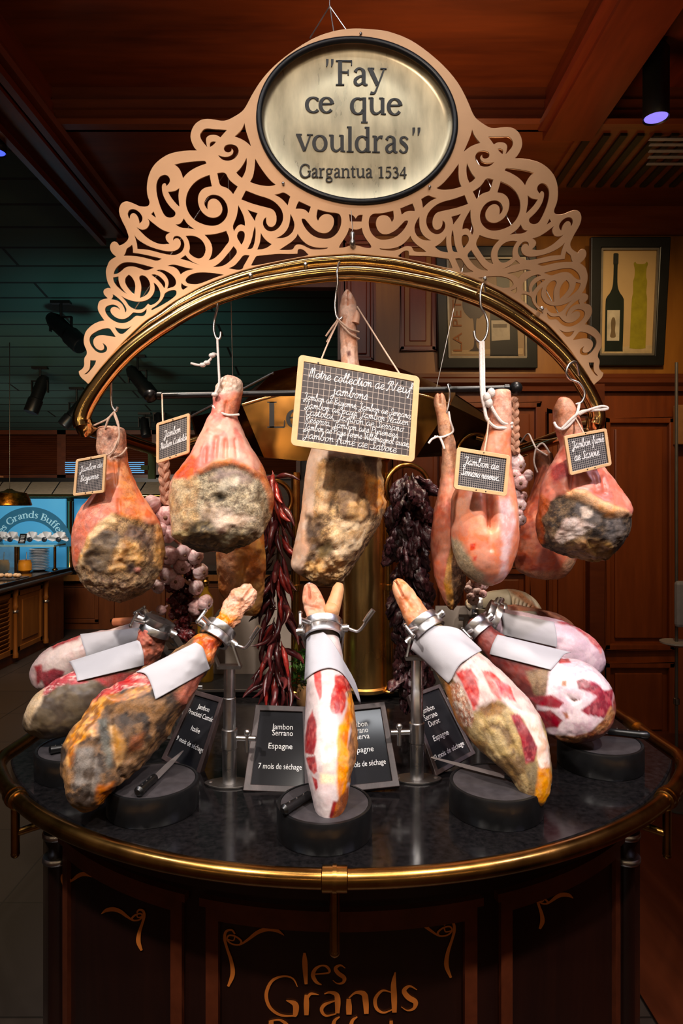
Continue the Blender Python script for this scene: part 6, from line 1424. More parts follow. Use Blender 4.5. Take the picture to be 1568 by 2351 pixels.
# ------------------------------------------------------------------ chalk boards with handwriting
HW = {
 'a': (1.15, [[(.9, .85), (.55, 1), (.15, .6), (.2, .1), (.55, 0), (.85, .5), (.9, .95), (.85, .3), (1, 0), (1.2, .15)]]),
 'b': (1.05, [[(0, .1), (.38, 1.3), (.42, 2), (.22, 1.8), (.2, .5), (.35, 0), (.75, .1), (.8, .7), (.55, .9), (.7, .8), (1.1, .9)]]),
 'c': (.95, [[(.85, .8), (.5, 1), (.15, .55), (.25, .08), (.6, 0), (1, .25)]]),
 'd': (1.15, [[(.85, .85), (.5, 1), (.15, .6), (.2, .1), (.55, 0), (.85, .6), (.95, 1.95), (.88, .4), (1, 0), (1.2, .15)]]),
 'e': (.95, [[(0, .25), (.5, .45), (.78, .75), (.5, 1), (.2, .6), (.3, .08), (.6, 0), (1, .25)]]),
 'f': (.8, [[(0, .2), (.5, 1.3), (.58, 1.95), (.36, 1.8), (.3, .5), (.28, -.85), (.05, -.6)], [(0, .9), (.75, .95)]]),
 'g': (1.05, [[(.85, .85), (.5, 1), (.15, .6), (.25, .1), (.6, .1), (.85, .8), (.8, -.6), (.4, -.95), (.15, -.6), (1, .15)]]),
 'i': (.6, [[(0, .3), (.25, 1), (.25, .2), (.4, 0), (.65, .2)], [(.28, 1.4), (.31, 1.5)]]),
 'j': (.65, [[(.1, .7), (.3, 1), (.28, -.6), (.0, -.95), (-.25, -.5), (.65, .2)], [(.32, 1.4), (.35, 1.5)]]),
 'l': (.6, [[(0, .2), (.42, 1.3), (.42, 1.95), (.22, 1.6), (.22, .3), (.4, 0), (.65, .2)]]),
 'm': (1.35, [[(0, .6), (.15, 1), (.2, 0)], [(.2, .4), (.42, 1), (.58, .7), (.6, 0)], [(.6, .4), (.85, 1), (1.02, .7), (1.04, .1), (1.35, .15)]]),
 'n': (.95, [[(0, .6), (.15, 1), (.2, 0)], [(.2, .4), (.5, 1), (.66, .7), (.68, .1), (.98, .15)]]),
 'o': (1.0, [[(.55, 1), (.15, .6), (.25, .05), (.65, .05), (.82, .55), (.55, 1), (.62, .82), (1.05, .9)]]),
 'p': (1.0, [[(.0, .6), (.15, 1), (.15, -.95)], [(.15, .5), (.5, 1), (.82, .6), (.6, .02), (.2, .1)]]),
 'r': (.8, [[(0, .3), (.2, 1.08), (.3, .85), (.58, .85), (.5, .2), (.65, 0), (.85, .2)]]),
 's': (.75, [[(0, .1), (.42, 1.05), (.58, .5), (.4, 0), (.1, .1)], [(.45, .03), (.8, .2)]]),
 't': (.65, [[(0, .2), (.3, 1.65), (.25, .2), (.45, 0), (.7, .2)], [(0, 1.1), (.6, 1.15)]]),
 'u': (1.05, [[(0, .6), (.15, 1), (.15, .2), (.4, 0), (.7, .4), (.75, 1), (.75, .15), (.92, 0), (1.1, .2)]]),
 'v': (.95, [[(0, .7), (.2, 1), (.3, .1), (.45, 0), (.78, .6), (.7, 1), (1, .9)]]),
 'y': (1.0, [[(0, .7), (.15, 1), (.2, .3), (.45, .1), (.75, 1), (.7, -.6), (.4, -.95), (.15, -.6), (.98, .15)]]),
 'N': (1.25, [[(0, 0), (.1, 1.5), (.32, 1.75), (.42, 0)], [(.42, .5), (.6, 1.6), (.85, 1.75), (.92, .2), (1.15, 0)]]),
 'K': (1.7, [[(-.1, .1), (.15, 0), (.6, 1.75)], [(0, 1.1), (.15, 1.6), (.75, 1.8), (.85, 1.3), (.6, .9)], [(.7, 1.2), (1.1, .05), (1.6, 1.75)]]),
 'J': (.95, [[(-.1, 1.4), (.15, 1.75), (.8, 1.7)], [(.6, 1.75), (.48, 0), (.2, -.7), (-.1, -.4), (.3, .05), (.95, .25)]]),
 'S': (1.1, [[(1, 1.5), (.7, 1.8), (.4, 1.4), (.75, .8), (.6, .1), (.2, 0), (0, .3)], [(.6, .05), (1.1, .2)]]),
 'B': (1.1, [[(.15, 1.7), (.15, 0)], [(-.1, 1.5), (.5, 1.8), (.9, 1.4), (.25, .95), (.95, .5), (.5, 0), (0, .1)]]),
 'I': (.8, [[(0, 1.4), (.3, 1.75), (.7, 1.7)], [(.5, 1.7), (.35, .2), (0, 0)]]),
 'C': (1.1, [[(1, 1.5), (.7, 1.8), (.2, 1.2), (.2, .3), (.6, 0), (1.1, .3)]]),
 'R': (1.15, [[(.15, 1.7), (.15, 0)], [(-.1, 1.5), (.5, 1.8), (.95, 1.35), (.25, .9)], [(.3, .9), (.9, .05), (1.15, .1)]]),
 'P': (1.05, [[(.15, 1.7), (.15, 0)], [(-.1, 1.5), (.5, 1.8), (.95, 1.35), (.25, .85)]]),
 'V': (1.0, [[(0, 1.5), (.2, 1.7), (.5, 0), (1, 1.75)]]),
 ',': (.5, [[(.2, .15), (.1, -.35)]]), '.': (.4, [[(.15, .1), (.2, .0)]]), ' ': (.6, []),
}
HW['é'] = (HW['e'][0], HW['e'][1] + [[(.45, 1.35), (.7, 1.7)]])
def hw_width(t): return sum(HW[c][0] for c in t)
def hw_text(b, q, t, u0, u1, v0, v1, xh, f, wd=.16, slant=.18):
    """text from (u0, v0) to (u1, v1); xh: x-height in v"""
    W_ = hw_width(t); x = 0
    du = (u1 - u0) / W_
    for ch in t:
        adv, st = HW[ch]
        for s in st:
            pts = []
            for (px, py) in s:
                X = x + px + slant * py
                pts.append((X * (u1 - u0) / W_ * q.w, -py * xh * q.h, wd * xh * q.h))
            if len(pts) == 2: pts = [pts[0], tuple((pts[0][k] + pts[1][k]) / 2 for k in range(3)), pts[1]]
            def fn(a, c, lay):
                uu = u0 + a / q.w; return q(uu, v0 + (v1 - v0) * (uu - u0) / (u1 - u0) + c / q.h, f + .0006 * lay)
            ribbon(b, pts, fn, 0, 4)
        x += adv
def slate_mat(name, nx, ny, c, lc, lw):
    k = N(name); tc = k.n('ShaderNodeTexCoord'); sp = k.n('ShaderNodeSeparateXYZ'); k.l(tc.outputs['UV'], sp.inputs[0])
    fac = None
    for ax, n_ in (('X', nx), ('Y', ny)):
        mu = k.n('ShaderNodeMath', operation='MULTIPLY'); mu.inputs[1].default_value = n_; k.l(sp.outputs[ax], mu.inputs[0])
        fr = k.n('ShaderNodeMath', operation='FRACT'); k.l(mu.outputs[0], fr.inputs[0])
        lt = k.n('ShaderNodeMath', operation='LESS_THAN'); lt.inputs[1].default_value = lw; k.l(fr.outputs[0], lt.inputs[0])
        if fac is None: fac = lt
        else:
            mx = k.n('ShaderNodeMath', operation='MAXIMUM'); k.l(fac.outputs[0], mx.inputs[0]); k.l(lt.outputs[0], mx.inputs[1]); fac = mx
    k.l(k.ramp(fac.outputs[0], [(0.0, lin(c)), (1.0, lin(lc))]), k.b.inputs['Base Color'])
    k.b.inputs['Roughness'].default_value = 0.55
    return k.m
M['board_frame'] = wood('pale_beech', (212, 166, 116), (228, 186, 138), 0.5, (4, 4, 4), 4.0, 0.04, 0.0)
M['chalk'] = flat('white_chalk', (236, 232, 232), 0.8, var=0.04)
M['cord'] = flat('natural_cord', (206, 172, 150), 0.8, var=0.15, scale=200, bump=0.4)
M['cordw'] = flat('white_cotton_string', (226, 212, 206), 0.8, var=0.12, scale=250, bump=0.4)
def chalkboard(label, TL, TR, BR, BL, fw, grid, lines, holes, cords, slate_c=(48, 44, 46), xh=.1, wd=.16):
    q = Quad(P(*TL), P(*TR), P(*BR), P(*BL)); c = (q.c[2] + q.c[3]) / 2
    t = thing('chalkboard', label, 'chalkboard', tuple(c), 'chalk boards naming the hams')
    quad_frame(q, fw, -.007, .003, fw * .8).build('frame', M['board_frame'], t, bevel=.001)
    a, cc = fw / q.w * .98, fw / q.h * .98
    o = quad_slab(q, a, cc, 1 - a, 1 - cc, -.005, 0).build('slate', slate_mat('squared_slate', *grid), t, fix=False)
    uv = o.data.uv_layers.new(name='UVMap'); co = [(0, 1), (1, 1), (1, 0), (0, 0)]
    for p in o.data.polygons:
        if p.index == 0:
            for li, k in zip(p.loop_indices, p.vertices): uv.data[li].uv = co[k]
        else:
            for li in p.loop_indices: uv.data[li].uv = (.51 / grid[0], .51 / grid[1])
    b = MB()
    for (txt, u0, v0, u1, v1, *rest) in lines: hw_text(b, q, txt, u0, u1, v0, v1, rest[0] if rest else xh, .0003, wd)
    b.build('handwriting', M['chalk'], t)
    for (u, v) in holes:
        b = MB(); b.cyl(q(u, v, .0022), q(u, v, .0036), .0026 if fw > .012 else .0018, 10); b.build('nail_hole', M['black'], t)
    for cd in cords:
        b = MB(); b.tube(cr([tuple(P(*p)) for p in cd], 6), .0022, 8); b.build('cord', M['cord'], t)
    return q
D0 = 1.70
chalkboard('big squared chalk board listing the nine hams, hanging in front of the middle ham', (686, 814, D0), (964, 865, D0), (951, 1062, D0), (667, 1022, D0), .0155, (20.4, 13.2, (64, 57, 58), (176, 160, 150), .07),
  [('Notre collection de', .10, .225, .715, .222, .058), ('Keuf', .735, .222, .945, .215, .062), ('jambons', .30, .37, .585, .37, .058),
   ('Jambon de Bayonne, Jambon de Serrano,', .075, .475, .955, .500, .042), ('Jambon de pays, Jambon Italien', .090, .562, .930, .583, .042), ('Castoldi, Jambon de Serrano', .095, .640, .895, .665, .042),
   ('Réserva, Jambon des Pyrénées,', .10, .723, .865, .745, .042), ('Jambon de Pays ferme Villemagnol aude,', .095, .806, .955, .828, .042), ('Jambon fumé de Savoie', .10, .895, .85, .915, .045)],
  [(.165, .055), (.86, .10)], [[(735, 832, D0 - .002), (752, 790, 1.76), (776, 738, AY - .045)], [(920, 862, D0 - .002), (880, 800, 1.76), (820, 704, AY - .03)]], wd=.125)
chalkboard('small tilted chalk board reading Jambon de Bayonne, on the leftmost ham', (175, 1055, 1.80), (245, 1042, 1.80), (240, 1131, 1.80), (168, 1139, 1.80), .0075, (17, 20, (34, 32, 36), (150, 138, 132), .22),
  [('Jambon de', .17, .37, .88, .32, .085), ('Bayonne.', .20, .63, .80, .60, .095)], [(.5, .04), (.4, .955), (.62, .95)], [[(243, 1046, 1.80), (258, 1036, 1.83), (272, 1005, 1.845), (273, 985, 1.85), (262, 952, AY - .02)]], wd=.17)
chalkboard('small chalk board reading Jambon Italien, left of the broad pink ham', (359, 972, 1.86), (436, 948, 1.86), (435, 1040, 1.86), (359, 1065, 1.86), .0085, (17, 19, (34, 32, 36), (150, 138, 132), .22),
  [('Jambon', .24, .42, .72, .40, .095), ('Italien Castoldi', .12, .68, .92, .64, .085)], [(.5, .045), (.42, .955), (.6, .95)], [[(374, 968, 1.865), (373, 940, 1.93), (372, 905, 1.99)]], wd=.17)
chalkboard('small chalk board reading Jambon de Serrano reserva, on the smooth coral ham', (1049, 1026, 1.74), (1172, 1046, 1.74), (1163, 1140, 1.74), (1041, 1122, 1.74), .0105, (22, 16, (34, 34, 40), (150, 140, 136), .22),
  [('Jambon de', .16, .375, .80, .39, .10), ('Serrano reserva.', .12, .635, .85, .66, .095)], [(.5, .04), (.42, .955), (.60, .955)], [[(1112, 1036, 1.742), (1118, 1000, 1.80), (1122, 960, 1.83)]], wd=.17)
chalkboard('small tilted chalk board reading Jambon fumé de Savoie, on the smoked ham', (1294, 1001, 1.78), (1392, 983, 1.78), (1404, 1068, 1.78), (1308, 1092, 1.78), .0085, (19, 16, (34, 34, 40), (150, 140, 136), .22),
  [('Jambon fumé', .16, .36, .90, .34, .105), ('de Savoie.', .16, .67, .78, .66, .11)], [(.5, .04), (.42, .955), (.60, .955)], [[(1340, 994, 1.782), (1330, 975, 1.83), (1322, 960, 1.85)]], wd=.17)

# ------------------------------------------------------------------ hooks, cords, the black rod
def hook(label, pts, r=.0035):
    b = MB(); b.tube(cr([tuple(P(*p)) for p in pts], 6), r, 10)
    return tag(b.build('meat_hook', M['steel']), label, 'hook', 'steel hooks')
A1 = AY - .003
hook('short steel hook holding the leftmost ham under the arch', [(268, 838, AY + .02), (262, 826, AY), (254, 842, AY - .028), (255, 870, AY - .028), (255, 905, A1 - .01), (257, 930, A1 - .01), (265, 944, A1 - .01), (270, 934, A1 - .01)])
hook('steel hook on the arch above the broad pink ham', [(508, 690, AY + .02), (505, 655, AY), (500, 675, AY - .028), (499, 705, AY - .028), (493, 732, A1 - .01), (491, 758, A1 - .01), (497, 778, A1 - .01), (505, 776, A1 - .01), (507, 762, A1 - .01)])
hook('steel hook on the arch at the trotter of the middle ham', [(784, 640, AY + .02), (780, 602, AY), (774, 622, AY - .028), (775, 650, AY - .028), (771, 675, A1 - .02), (769, 700, A1 - .02), (771, 722, A1 - .02), (778, 734, A1 - .02), (786, 728, A1 - .02)])
hook('steel hook on the arch above the smooth coral ham', [(1118, 690, AY + .02), (1110, 652, AY), (1103, 672, AY - .028), (1104, 704, AY - .028), (1114, 722, A1 - .02), (1120, 745, A1 - .02), (1116, 772, A1 - .02), (1104, 786, A1 - .02), (1092, 778, A1 - .02), (1088, 760, A1 - .02)])
hook('steel hook at the right end of the arch above the smoked ham', [(1330, 862, AY + .02), (1322, 832, AY), (1306, 838, AY - .026), (1300, 856, AY - .028), (1308, 870, A1 - .015), (1330, 880, A1 - .015), (1342, 902, A1 - .015), (1336, 922, A1 - .015), (1322, 928, A1 - .015)])
hook('small steel hook on the black rod at the slim leg', [(1036, 900, 2.012), (1034, 886, 2.0), (1028, 884, 1.985), (1032, 898, 1.982), (1032, 915, 1.985), (1026, 945, 1.985), (1018, 955, 1.99)], .003)
def string(label, paths, r=.0028, m='cordw', name='cord'):
    """each strand is a part of its own when there is more than one"""
    t = thing(name, label, 'cord', tuple(P(*paths[0][0])))
    for p in paths:
        b = MB(); b.tube(cr([tuple(P(*q)) for q in p], 6), r, 8); b.build('strand', M[m], t)
    return t
S_ = 1.855
string('cord looped from the left hook around the leftmost ham and the arch', [[(262, 946, A1 - .01), (246, 962, S_), (222, 974, S_), (196, 984, AY - .03)], [(262, 946, A1 - .01), (250, 960, S_), (241, 984, S_)], [(262, 946, A1 - .01), (271, 970, S_), (274, 1000, S_ - .01), (268, 1025, S_ - .01), (252, 1048, S_ - .005)], [(241, 1050, S_ + .01), (262, 1050, S_), (280, 1042, S_), (291, 1028, S_ + .01)]], .0028, 'cord')
t = string('knotted cord from hook to the broad pink ham, frayed tail at left', [[(499, 776, A1 - .01), (500, 800, A1 - .02), (502, 840, S_), (503, 882, S_ - .005), (494, 905, S_ - .006)], [(500, 815, A1 - .01), (488, 812, A1 - .02), (484, 824, A1 - .02), (474, 832, A1 - .02), (458, 838, A1 - .02), (438, 834, A1 - .02)], [(488, 932, S_ + .01), (505, 946, S_), (525, 953, S_ - .006), (549, 952, S_ + .005)]], .0034)
b = MB()
for p in ((487, 816), (475, 833), (465, 838), (493, 906)): b.ball(P(p[0], p[1], A1 - .022 if p[1] < 900 else S_ - .01), .0085, 10, (1.2, 1, .8))
b.build('knots', M['cordw'], t)
t = string('cord tying the trotter of the middle ham to its hook', [[(774, 732, A1 - .02), (790, 752, S_), (806, 768, S_), (824, 778, S_ + .02)], [(774, 732, A1 - .02), (786, 742, S_), (804, 756, S_), (824, 762, S_ + .02)], [(776, 735, A1 - .02), (764, 760, A1 - .02), (750, 786, A1 - .02)], [(775, 735, A1 - .02), (762, 752, A1 - .03), (748, 772, A1 - .03)]], .0028, 'cord')
t = string('thick doubled white cord down to the smooth coral ham', [[(1103, 784, A1 - .02), (1104, 840, A1 - .03), (1106, 905, S_ - .02), (1112, 935, S_ - .02), (1118, 962, S_ - .025), (1135, 980, S_ - .02), (1155, 983, S_ - .02), (1175, 980, S_)], [(1109, 784, A1 - .02), (1110, 840, A1 - .03), (1112, 905, S_ - .02), (1126, 930, S_ - .025), (1140, 955, S_ - .025), (1156, 972, S_ - .02), (1176, 972, S_)]], .0048)
b = MB()
for p in ((1118, 912), (1122, 925), (1128, 902)): b.ball(P(p[0], p[1], S_ - .025), .012, 10, (1.0, 1, 1.2))
b.build('knots', M['cordw'], t)
string('white cord around the neck of the smoked ham with a loose loop at right', [[(1330, 926, A1 - .015), (1326, 945, S_), (1316, 965, S_ - .005), (1296, 984, S_ - .005), (1280, 982, S_), (1272, 970, S_ + .01)], [(1290, 984, S_ - .005), (1312, 962, S_ - .008), (1335, 945, S_ - .01), (1365, 942, S_ - .02), (1390, 940, S_ - .02), (1394, 936, S_ - .02), (1380, 933, S_ - .02), (1350, 942, S_ - .02), (1330, 952, S_ - .01)]], .004)
string('thin white string tying the dark coral ham to the rear tube', [[(1196, 1015, 2.46), (1212, 996, 2.40), (1222, 1012, 2.30), (1232, 1030, 2.22), (1256, 1046, 2.21)], [(1230, 1030, 2.22), (1226, 1060, 2.215), (1234, 1085, 2.21)], [(1232, 1028, 2.22), (1246, 1018, 2.215), (1262, 1040, 2.215)]], .003)
t = string('white string knotted around the slim leg', [[(998, 1002, 1.985), (1010, 1004, 1.975), (1026, 1000, 1.975), (1040, 990, 1.985), (1034, 968, 1.985), (1030, 945, 1.99)], [(1010, 1004, 1.972), (1016, 1018, 1.97), (1020, 1030, 1.97)], [(1006, 1002, 1.972), (992, 1008, 1.97), (984, 1018, 1.97)]], .0034)
rod = thing('hanging_rod', 'black iron rod with ball finials hung on thin wires behind the hams', 'rod', tuple(P(784, 900, 2.0)), None)
ra, rb = P(362, 909, 2.0), P(1168, 891, 2.0)
b = MB(); b.tube([ra, rb], .0095, 14); b.build('rod', M['blackm'], rod)
for e, o_ in ((ra, -1), (rb, 1)):
    b = MB(); b.tube([e - Vector((o_ * .014, 0, 0)), e, e + Vector((o_ * .004, 0, 0))], [.0125, .0125, .007], 14); b.ball(e + Vector((o_ * .022, 0, 0)), .020, 16); b.build('ball_finial', M['blackm'], rod)
for px in (535, 1001):
    p = P(px, 904 if px < 784 else 895, 2.0); b = MB(); b.tube([p, PA(*((522, 372) if px < 784 else mir((522, 372))), .012)], .0013, 6); b.build('suspension_wire', M['steel'], rod)
# wires of the crest
wr = thing('crest_wires', 'thin steel wires holding the crest, meeting in a point above its top', 'wire', tuple(P(757, 14, AY)))
ap = P(757, 14, AY + .02)
for tg in (PA(711, 82, .01), PA(795, 63, .01), PA(766, 66, .01)):
    b = MB(); b.tube([ap, tg], .0019, 6); b.build('wire', M['steel'], wr)
b = MB(); b.tube([ap, Vector((ap.x, ap.y, 3.70))], .0016, 6); b.build('wire', M['steel'], wr)
for tg in (((560, 312), (298, 708)),):
    for f_ in (lambda p: p, mir):
        b = MB(); b.tube([PA(*f_(tg[0]), .03), PA(*f_(tg[1]), .03)], .0016, 6); b.build('stay_wire', M['steel'], wr)
b = MB(); q0 = PA(806, 488, -.012); q1 = PA(809, 534, -.012); b.tube([q0, q1], .001, 6)
z = q1; b.lathe((z.x, z.y, z.z - .045), [(.002, 0), (.008, .006), (.009, .012), (.005, .022), (.008, .032), (.007, .040), (.001, .045)], 14)
b.build('turnbuckle', M['steel'], wr)

# ------------------------------------------------------------------ strings of peppers and garlic
def mesh_of(mb, name, m):
    me = bpy.data.meshes.new(name); me.from_pydata([tuple(v) for v in mb.v], [], mb.f); me.polygons.foreach_set('use_smooth', mb.sm)
    me.materials.append(m); me.update(); return me
def inst(name, me, parent, p, R, sc=1.0):
    o = bpy.data.objects.new(name, me); COL.objects.link(o); o.parent = parent
    o.location = Vector(p) - parent_world(parent); o.rotation_mode = 'QUATERNION'; o.rotation_quaternion = R; o.scale = (sc, sc, sc)
    return o
def skin(name, c1, c2, rough, bump=.3, sc=60, spec=.5):
    k = N(name); v = k.coord(); f = k.noise(v, sc, 4, .6, .4)
    oi = k.n('ShaderNodeObjectInfo')
    hs = k.n('ShaderNodeHueSaturation'); mr = k.n('ShaderNodeMapRange'); mr.inputs['To Min'].default_value = .6; mr.inputs['To Max'].default_value = 1.5
    k.l(oi.outputs['Random'], mr.inputs['Value']); k.l(mr.outputs[0], hs.inputs['Value'])
    k.l(k.ramp(f, [(.35, lin(c1)), (.68, lin(c2))]), hs.inputs['Color']); k.l(hs.outputs['Color'], k.b.inputs['Base Color'])
    k.b.inputs['Roughness'].default_value = rough; k.bump(f, bump, .004); return k.m
M['chilli'] = skin('dried_chilli_skin', (52, 18, 20), (92, 32, 34), .28)
M['chilli_red'] = skin('red_chilli_skin', (110, 26, 22), (156, 46, 40), .28)
M['ancho'] = skin('wrinkled_black_pepper_skin', (34, 17, 20), (66, 32, 36), .32, .8, 90)
M['nora'] = skin('crumpled_red_pepper_skin', (62, 20, 22), (116, 38, 38), .25, .8, 50)
M['stem'] = flat('dry_stem', (96, 78, 44), .7)
rng = random.Random(5)
def chilli_mesh(seed, m):
    r_ = random.Random(seed); b = MB(); L = .115
    c1, c2 = r_.uniform(-.035, .035), r_.uniform(.012, .034)
    pts = []; rad = []
    for i in range(12):
        t = i / 11; pts.append((c1 * t * t, c2 * math.sin(t * 2.6) * .8, -L * t)); rad.append((.0035, .0075, .0095, .0105, .0108, .0104, .0098, .0088, .0075, .006, .004, .0012)[i] * (1 + .12 * r_.uniform(-1, 1)))
    b.tube(pts, rad, 10); b.tube([(0, 0, .0), (0, 0, .008), (.002, .001, .018)], [.0032, .002, .0014], 6)
    return mesh_of(b, 'chilli_pepper', M[m])
CH = [chilli_mesh(i, 'chilli') for i in range(5)] + [chilli_mesh(9, 'chilli_red')]
def wrinkled(seed, m, L=.10, W=.030, T=.011, amp=.017):
    b = MB(); b.ball((0, 0, 0), 1.0, 36); v = np.array(b.v)
    zz_ = v[:, 2]; prof = np.where(zz_ > 0, 1 - .55 * zz_ ** 2, 1 - .25 * zz_ ** 2)
    v = v * np.array([W, T, L / 2]) * np.stack([prof, prof, np.ones_like(prof)], 1)
    n = (fbm(v + seed * .37, 55, 3, seed) - .5) * 2; n2 = (fbm(v * np.array([3, 3, .8]) + seed, 60, 3, seed + 3) - .5) * 2
    nr = np.array(b.v); v = v + nr * (n * amp + n2 * amp * .6)[:, None]
    v[:, 2] -= L / 2; b.v = [tuple(x) for x in v]
    b.tube([(0, 0, -.004), (0, 0, .012)], [.004, .0025], 6)
    return mesh_of(b, 'dried_pepper', M[m])
AN = [wrinkled(i, 'ancho') for i in range(5)]; NO = [wrinkled(20 + i, 'nora', .052, .034, .030, .024) for i in range(4)]
def ristra(name, label, meshes, part, spine, hw, Y, count, len_sp, spread=.6, wild=.1, group=None, up=None):
    """spine: pixel polyline; hw: half width px along it"""
    sp = cr([(x, y, w_) for (x, y), w_ in zip(spine, hw)], 12); n = len(sp)
    t = thing(name, label, 'pepper string', tuple(P(sp[-1][0], sp[-1][1], Y)))
    b = MB(); b.tube([P(x, y, Y) for x, y, w_ in sp[::4]], .005, 8); b.build('twine', M['stem'], t)
    for i in range(count):
        f = (i + rng.uniform(0, .9)) / count
        x, y, w_ = sp[min(n - 1, int(f * (n - 1)))]
        a = rng.uniform(0, 2 * PI)
        # lean outwards, tip down; keep most of them on the near side
        if math.sin(a) > .35: a = -a
        out = Vector((math.cos(a), math.sin(a), 0))
        s = w_ * Y / F
        p = P(x, y, Y) + out * s * .28
        tilt = spread * (.4 + rng.random() * .8) + (rng.random() < wild) * .7
        d = (Vector((0, 0, -1)) * math.cos(tilt) + out * math.sin(tilt) + Vector((rng.uniform(-.25, .25), 0, 0))).normalized()
        R = (-d).to_track_quat('Z', 'Y') @ Matrix.Rotation(rng.uniform(0, 6.28), 3, 'Z').to_quaternion()
        me = meshes[-1] if (len(meshes) == 6 and rng.random() < .16) else meshes[rng.randrange(min(5, len(meshes)))]
        inst(part, me, t, p, R, len_sp * rng.uniform(.8, 1.15))
    return t
ristra('chilli_string', 'long string of slender dark red dried chillies left of the brass column', CH, 'chilli_pepper', [(628, 1090), (636, 1160), (640, 1240), (636, 1320), (640, 1400), (636, 1480), (634, 1545), (632, 1568)], [26, 40, 46, 50, 50, 54, 56, 50], 2.2, 100, .92, .50, .22)
ristra('dried_pepper_string', 'thick string of wrinkled black dried peppers right of the brass column', AN, 'dried_pepper', [(940, 1094), (940, 1130), (938, 1200), (940, 1290), (940, 1370), (942, 1450), (945, 1525), (948, 1568)], [40, 76, 92, 90, 76, 64, 52, 40], 2.2, 96, 1.0, .42, .10)
t = thing('red_pepper_string', 'string of crumpled dark red round peppers between the garlic bulbs, left', 'pepper string', tuple(P(414, 1475, 2.02)))
for i, (x, y) in enumerate([(436, 1262), (440, 1276), (428, 1290), (440, 1308), (432, 1318), (404, 1330), (436, 1336), (414, 1348), (398, 1352), (434, 1360), (416, 1374), (400, 1384), (436, 1388), (418, 1402), (404, 1414), (436, 1420), (420, 1436), (412, 1448), (430, 1456), (420, 1462)]):
    a = rng.uniform(0, 6.28)
    inst('red_pepper', NO[i % 4], t, P(x, y - 14, 2.09 + .03 * rng.random()), (Matrix.Rotation(rng.uniform(-1, 1), 3, 'X') @ Matrix.Rotation(a, 3, 'Z')).to_quaternion(), .66 if y > 1340 else (.5 if y > 1300 else .3))
b = MB(); b.tube([P(438, 1250, 2.11), P(420, 1340, 2.11), P(418, 1460, 2.11)], .004, 6); b.build('twine', M['stem'], t)
def garlic_mat():
    k = N('garlic_skin'); v = k.coord((1, 1, .18)); f = k.noise(v, 160, 3, .5)
    oi = k.n('ShaderNodeObjectInfo')
    mx = k.n('ShaderNodeMix', data_type='RGBA')
    k.l(oi.outputs['Random'], mx.inputs[0])
    k.l(k.ramp(f, [(.35, lin((206, 166, 166))), (.65, lin((232, 216, 214)))]), mx.inputs[6])
    k.l(k.ramp(f, [(.35, lin((190, 128, 126))), (.65, lin((222, 182, 176)))]), mx.inputs[7])
    k.l(mx.outputs[2], k.b.inputs['Base Color']); k.b.inputs['Roughness'].default_value = .45; k.bump(f, .25, .002); return k.m
M['garlic'] = garlic_mat(); M['root'] = flat('garlic_root', (120, 84, 62), .8)
M['straw'] = flat('plaited_straw', (188, 138, 112), .7, var=.3, scale=60, bump=.3)
def garlic_mesh():
    b = MB(); seg = 40; prof = [(.004, .0), (.010, -.001), (.020, .001), (.027, .008), (.0295, .017), (.0275, .026), (.021, .034), (.012, .040), (.007, .046), (.005, .056), (.004, .066)]
    vs = []
    for i, (r, z) in enumerate(prof):
        am = .13 if 1 < i < 7 else .03
        for k in range(seg):
            a = 2 * PI * k / seg; rr = r * (1 - am + am * abs(math.sin(a * 3.5)) ** .6)
            vs.append((rr * math.cos(a), rr * math.sin(a), z))
    fs = [(i * seg + k, i * seg + (k + 1) % seg, (i + 1) * seg + (k + 1) % seg, (i + 1) * seg + k) for i in range(len(prof) - 1) for k in range(seg)]
    b.add(vs, fs, True); b.add(vs[-seg:], [tuple(range(seg))])
    me = mesh_of(b, 'garlic_bulb', M['garlic'])
    return me
GA = garlic_mesh()
rb_ = MB(); rb_.lathe((0, 0, -.002), [(.0001, -.002), (.005, -.001), (.0065, .002)], 12); RT = mesh_of(rb_, 'root_disc', M['root'])
def garlic(label, plait, bulbs, Y, cords=()):
    t = thing('garlic_plait', label, 'garlic', tuple(P(bulbs[-1][0], bulbs[-1][1], Y)))
    b = MB()
    for ph in range(3):
        pts = []
        for i in range(40):
            k = i / 39; x = plait[0][0] + (plait[1][0] - plait[0][0]) * k; y = plait[0][1] + (plait[1][1] - plait[0][1]) * k
            a = k * 15 + ph * 2 * PI / 3
            p = P(x, y, Y) + Vector((.011 * math.sin(a), .007 * math.sin(2 * a), 0)); pts.append(p)
        b.tube(pts, .0085, 8)
    b.build('plait', M['straw'], t)
    b = MB(); b.tube([P(*plait[1], Y + .01)] + [P(x, y, Y + .015) for x, y, r_, *q in bulbs[::3]], .006, 8); b.build('stalk', M['straw'], t)
    cx = sum(q[0] for q in bulbs) / len(bulbs)
    for i, (x, y, r_, *q) in enumerate(bulbs):
        sc = r_ * Y / F / .0295
        # root end towards the viewer and outwards, neck to the plait
        d = Vector(q[0]) if q else Vector(((x - cx) / 40 + rng.uniform(-.3, .3), -1.0 + rng.uniform(-.2, .3), rng.uniform(-.7, .1)))
        R = (-d.normalized()).to_track_quat('Z', 'Y') @ Matrix.Rotation(rng.uniform(0, 6), 3, 'Z').to_quaternion()
        p = P(x, y, Y) - (R @ Vector((0, 0, .017 * sc))) + Vector((0, rng.uniform(-.02, .02), 0))
        o = inst('garlic_bulb', GA, t, p, R, sc)
        inst('root_disc', RT, o, parent_world(o), Matrix.Identity(3).to_quaternion(), 1.0)
    return t
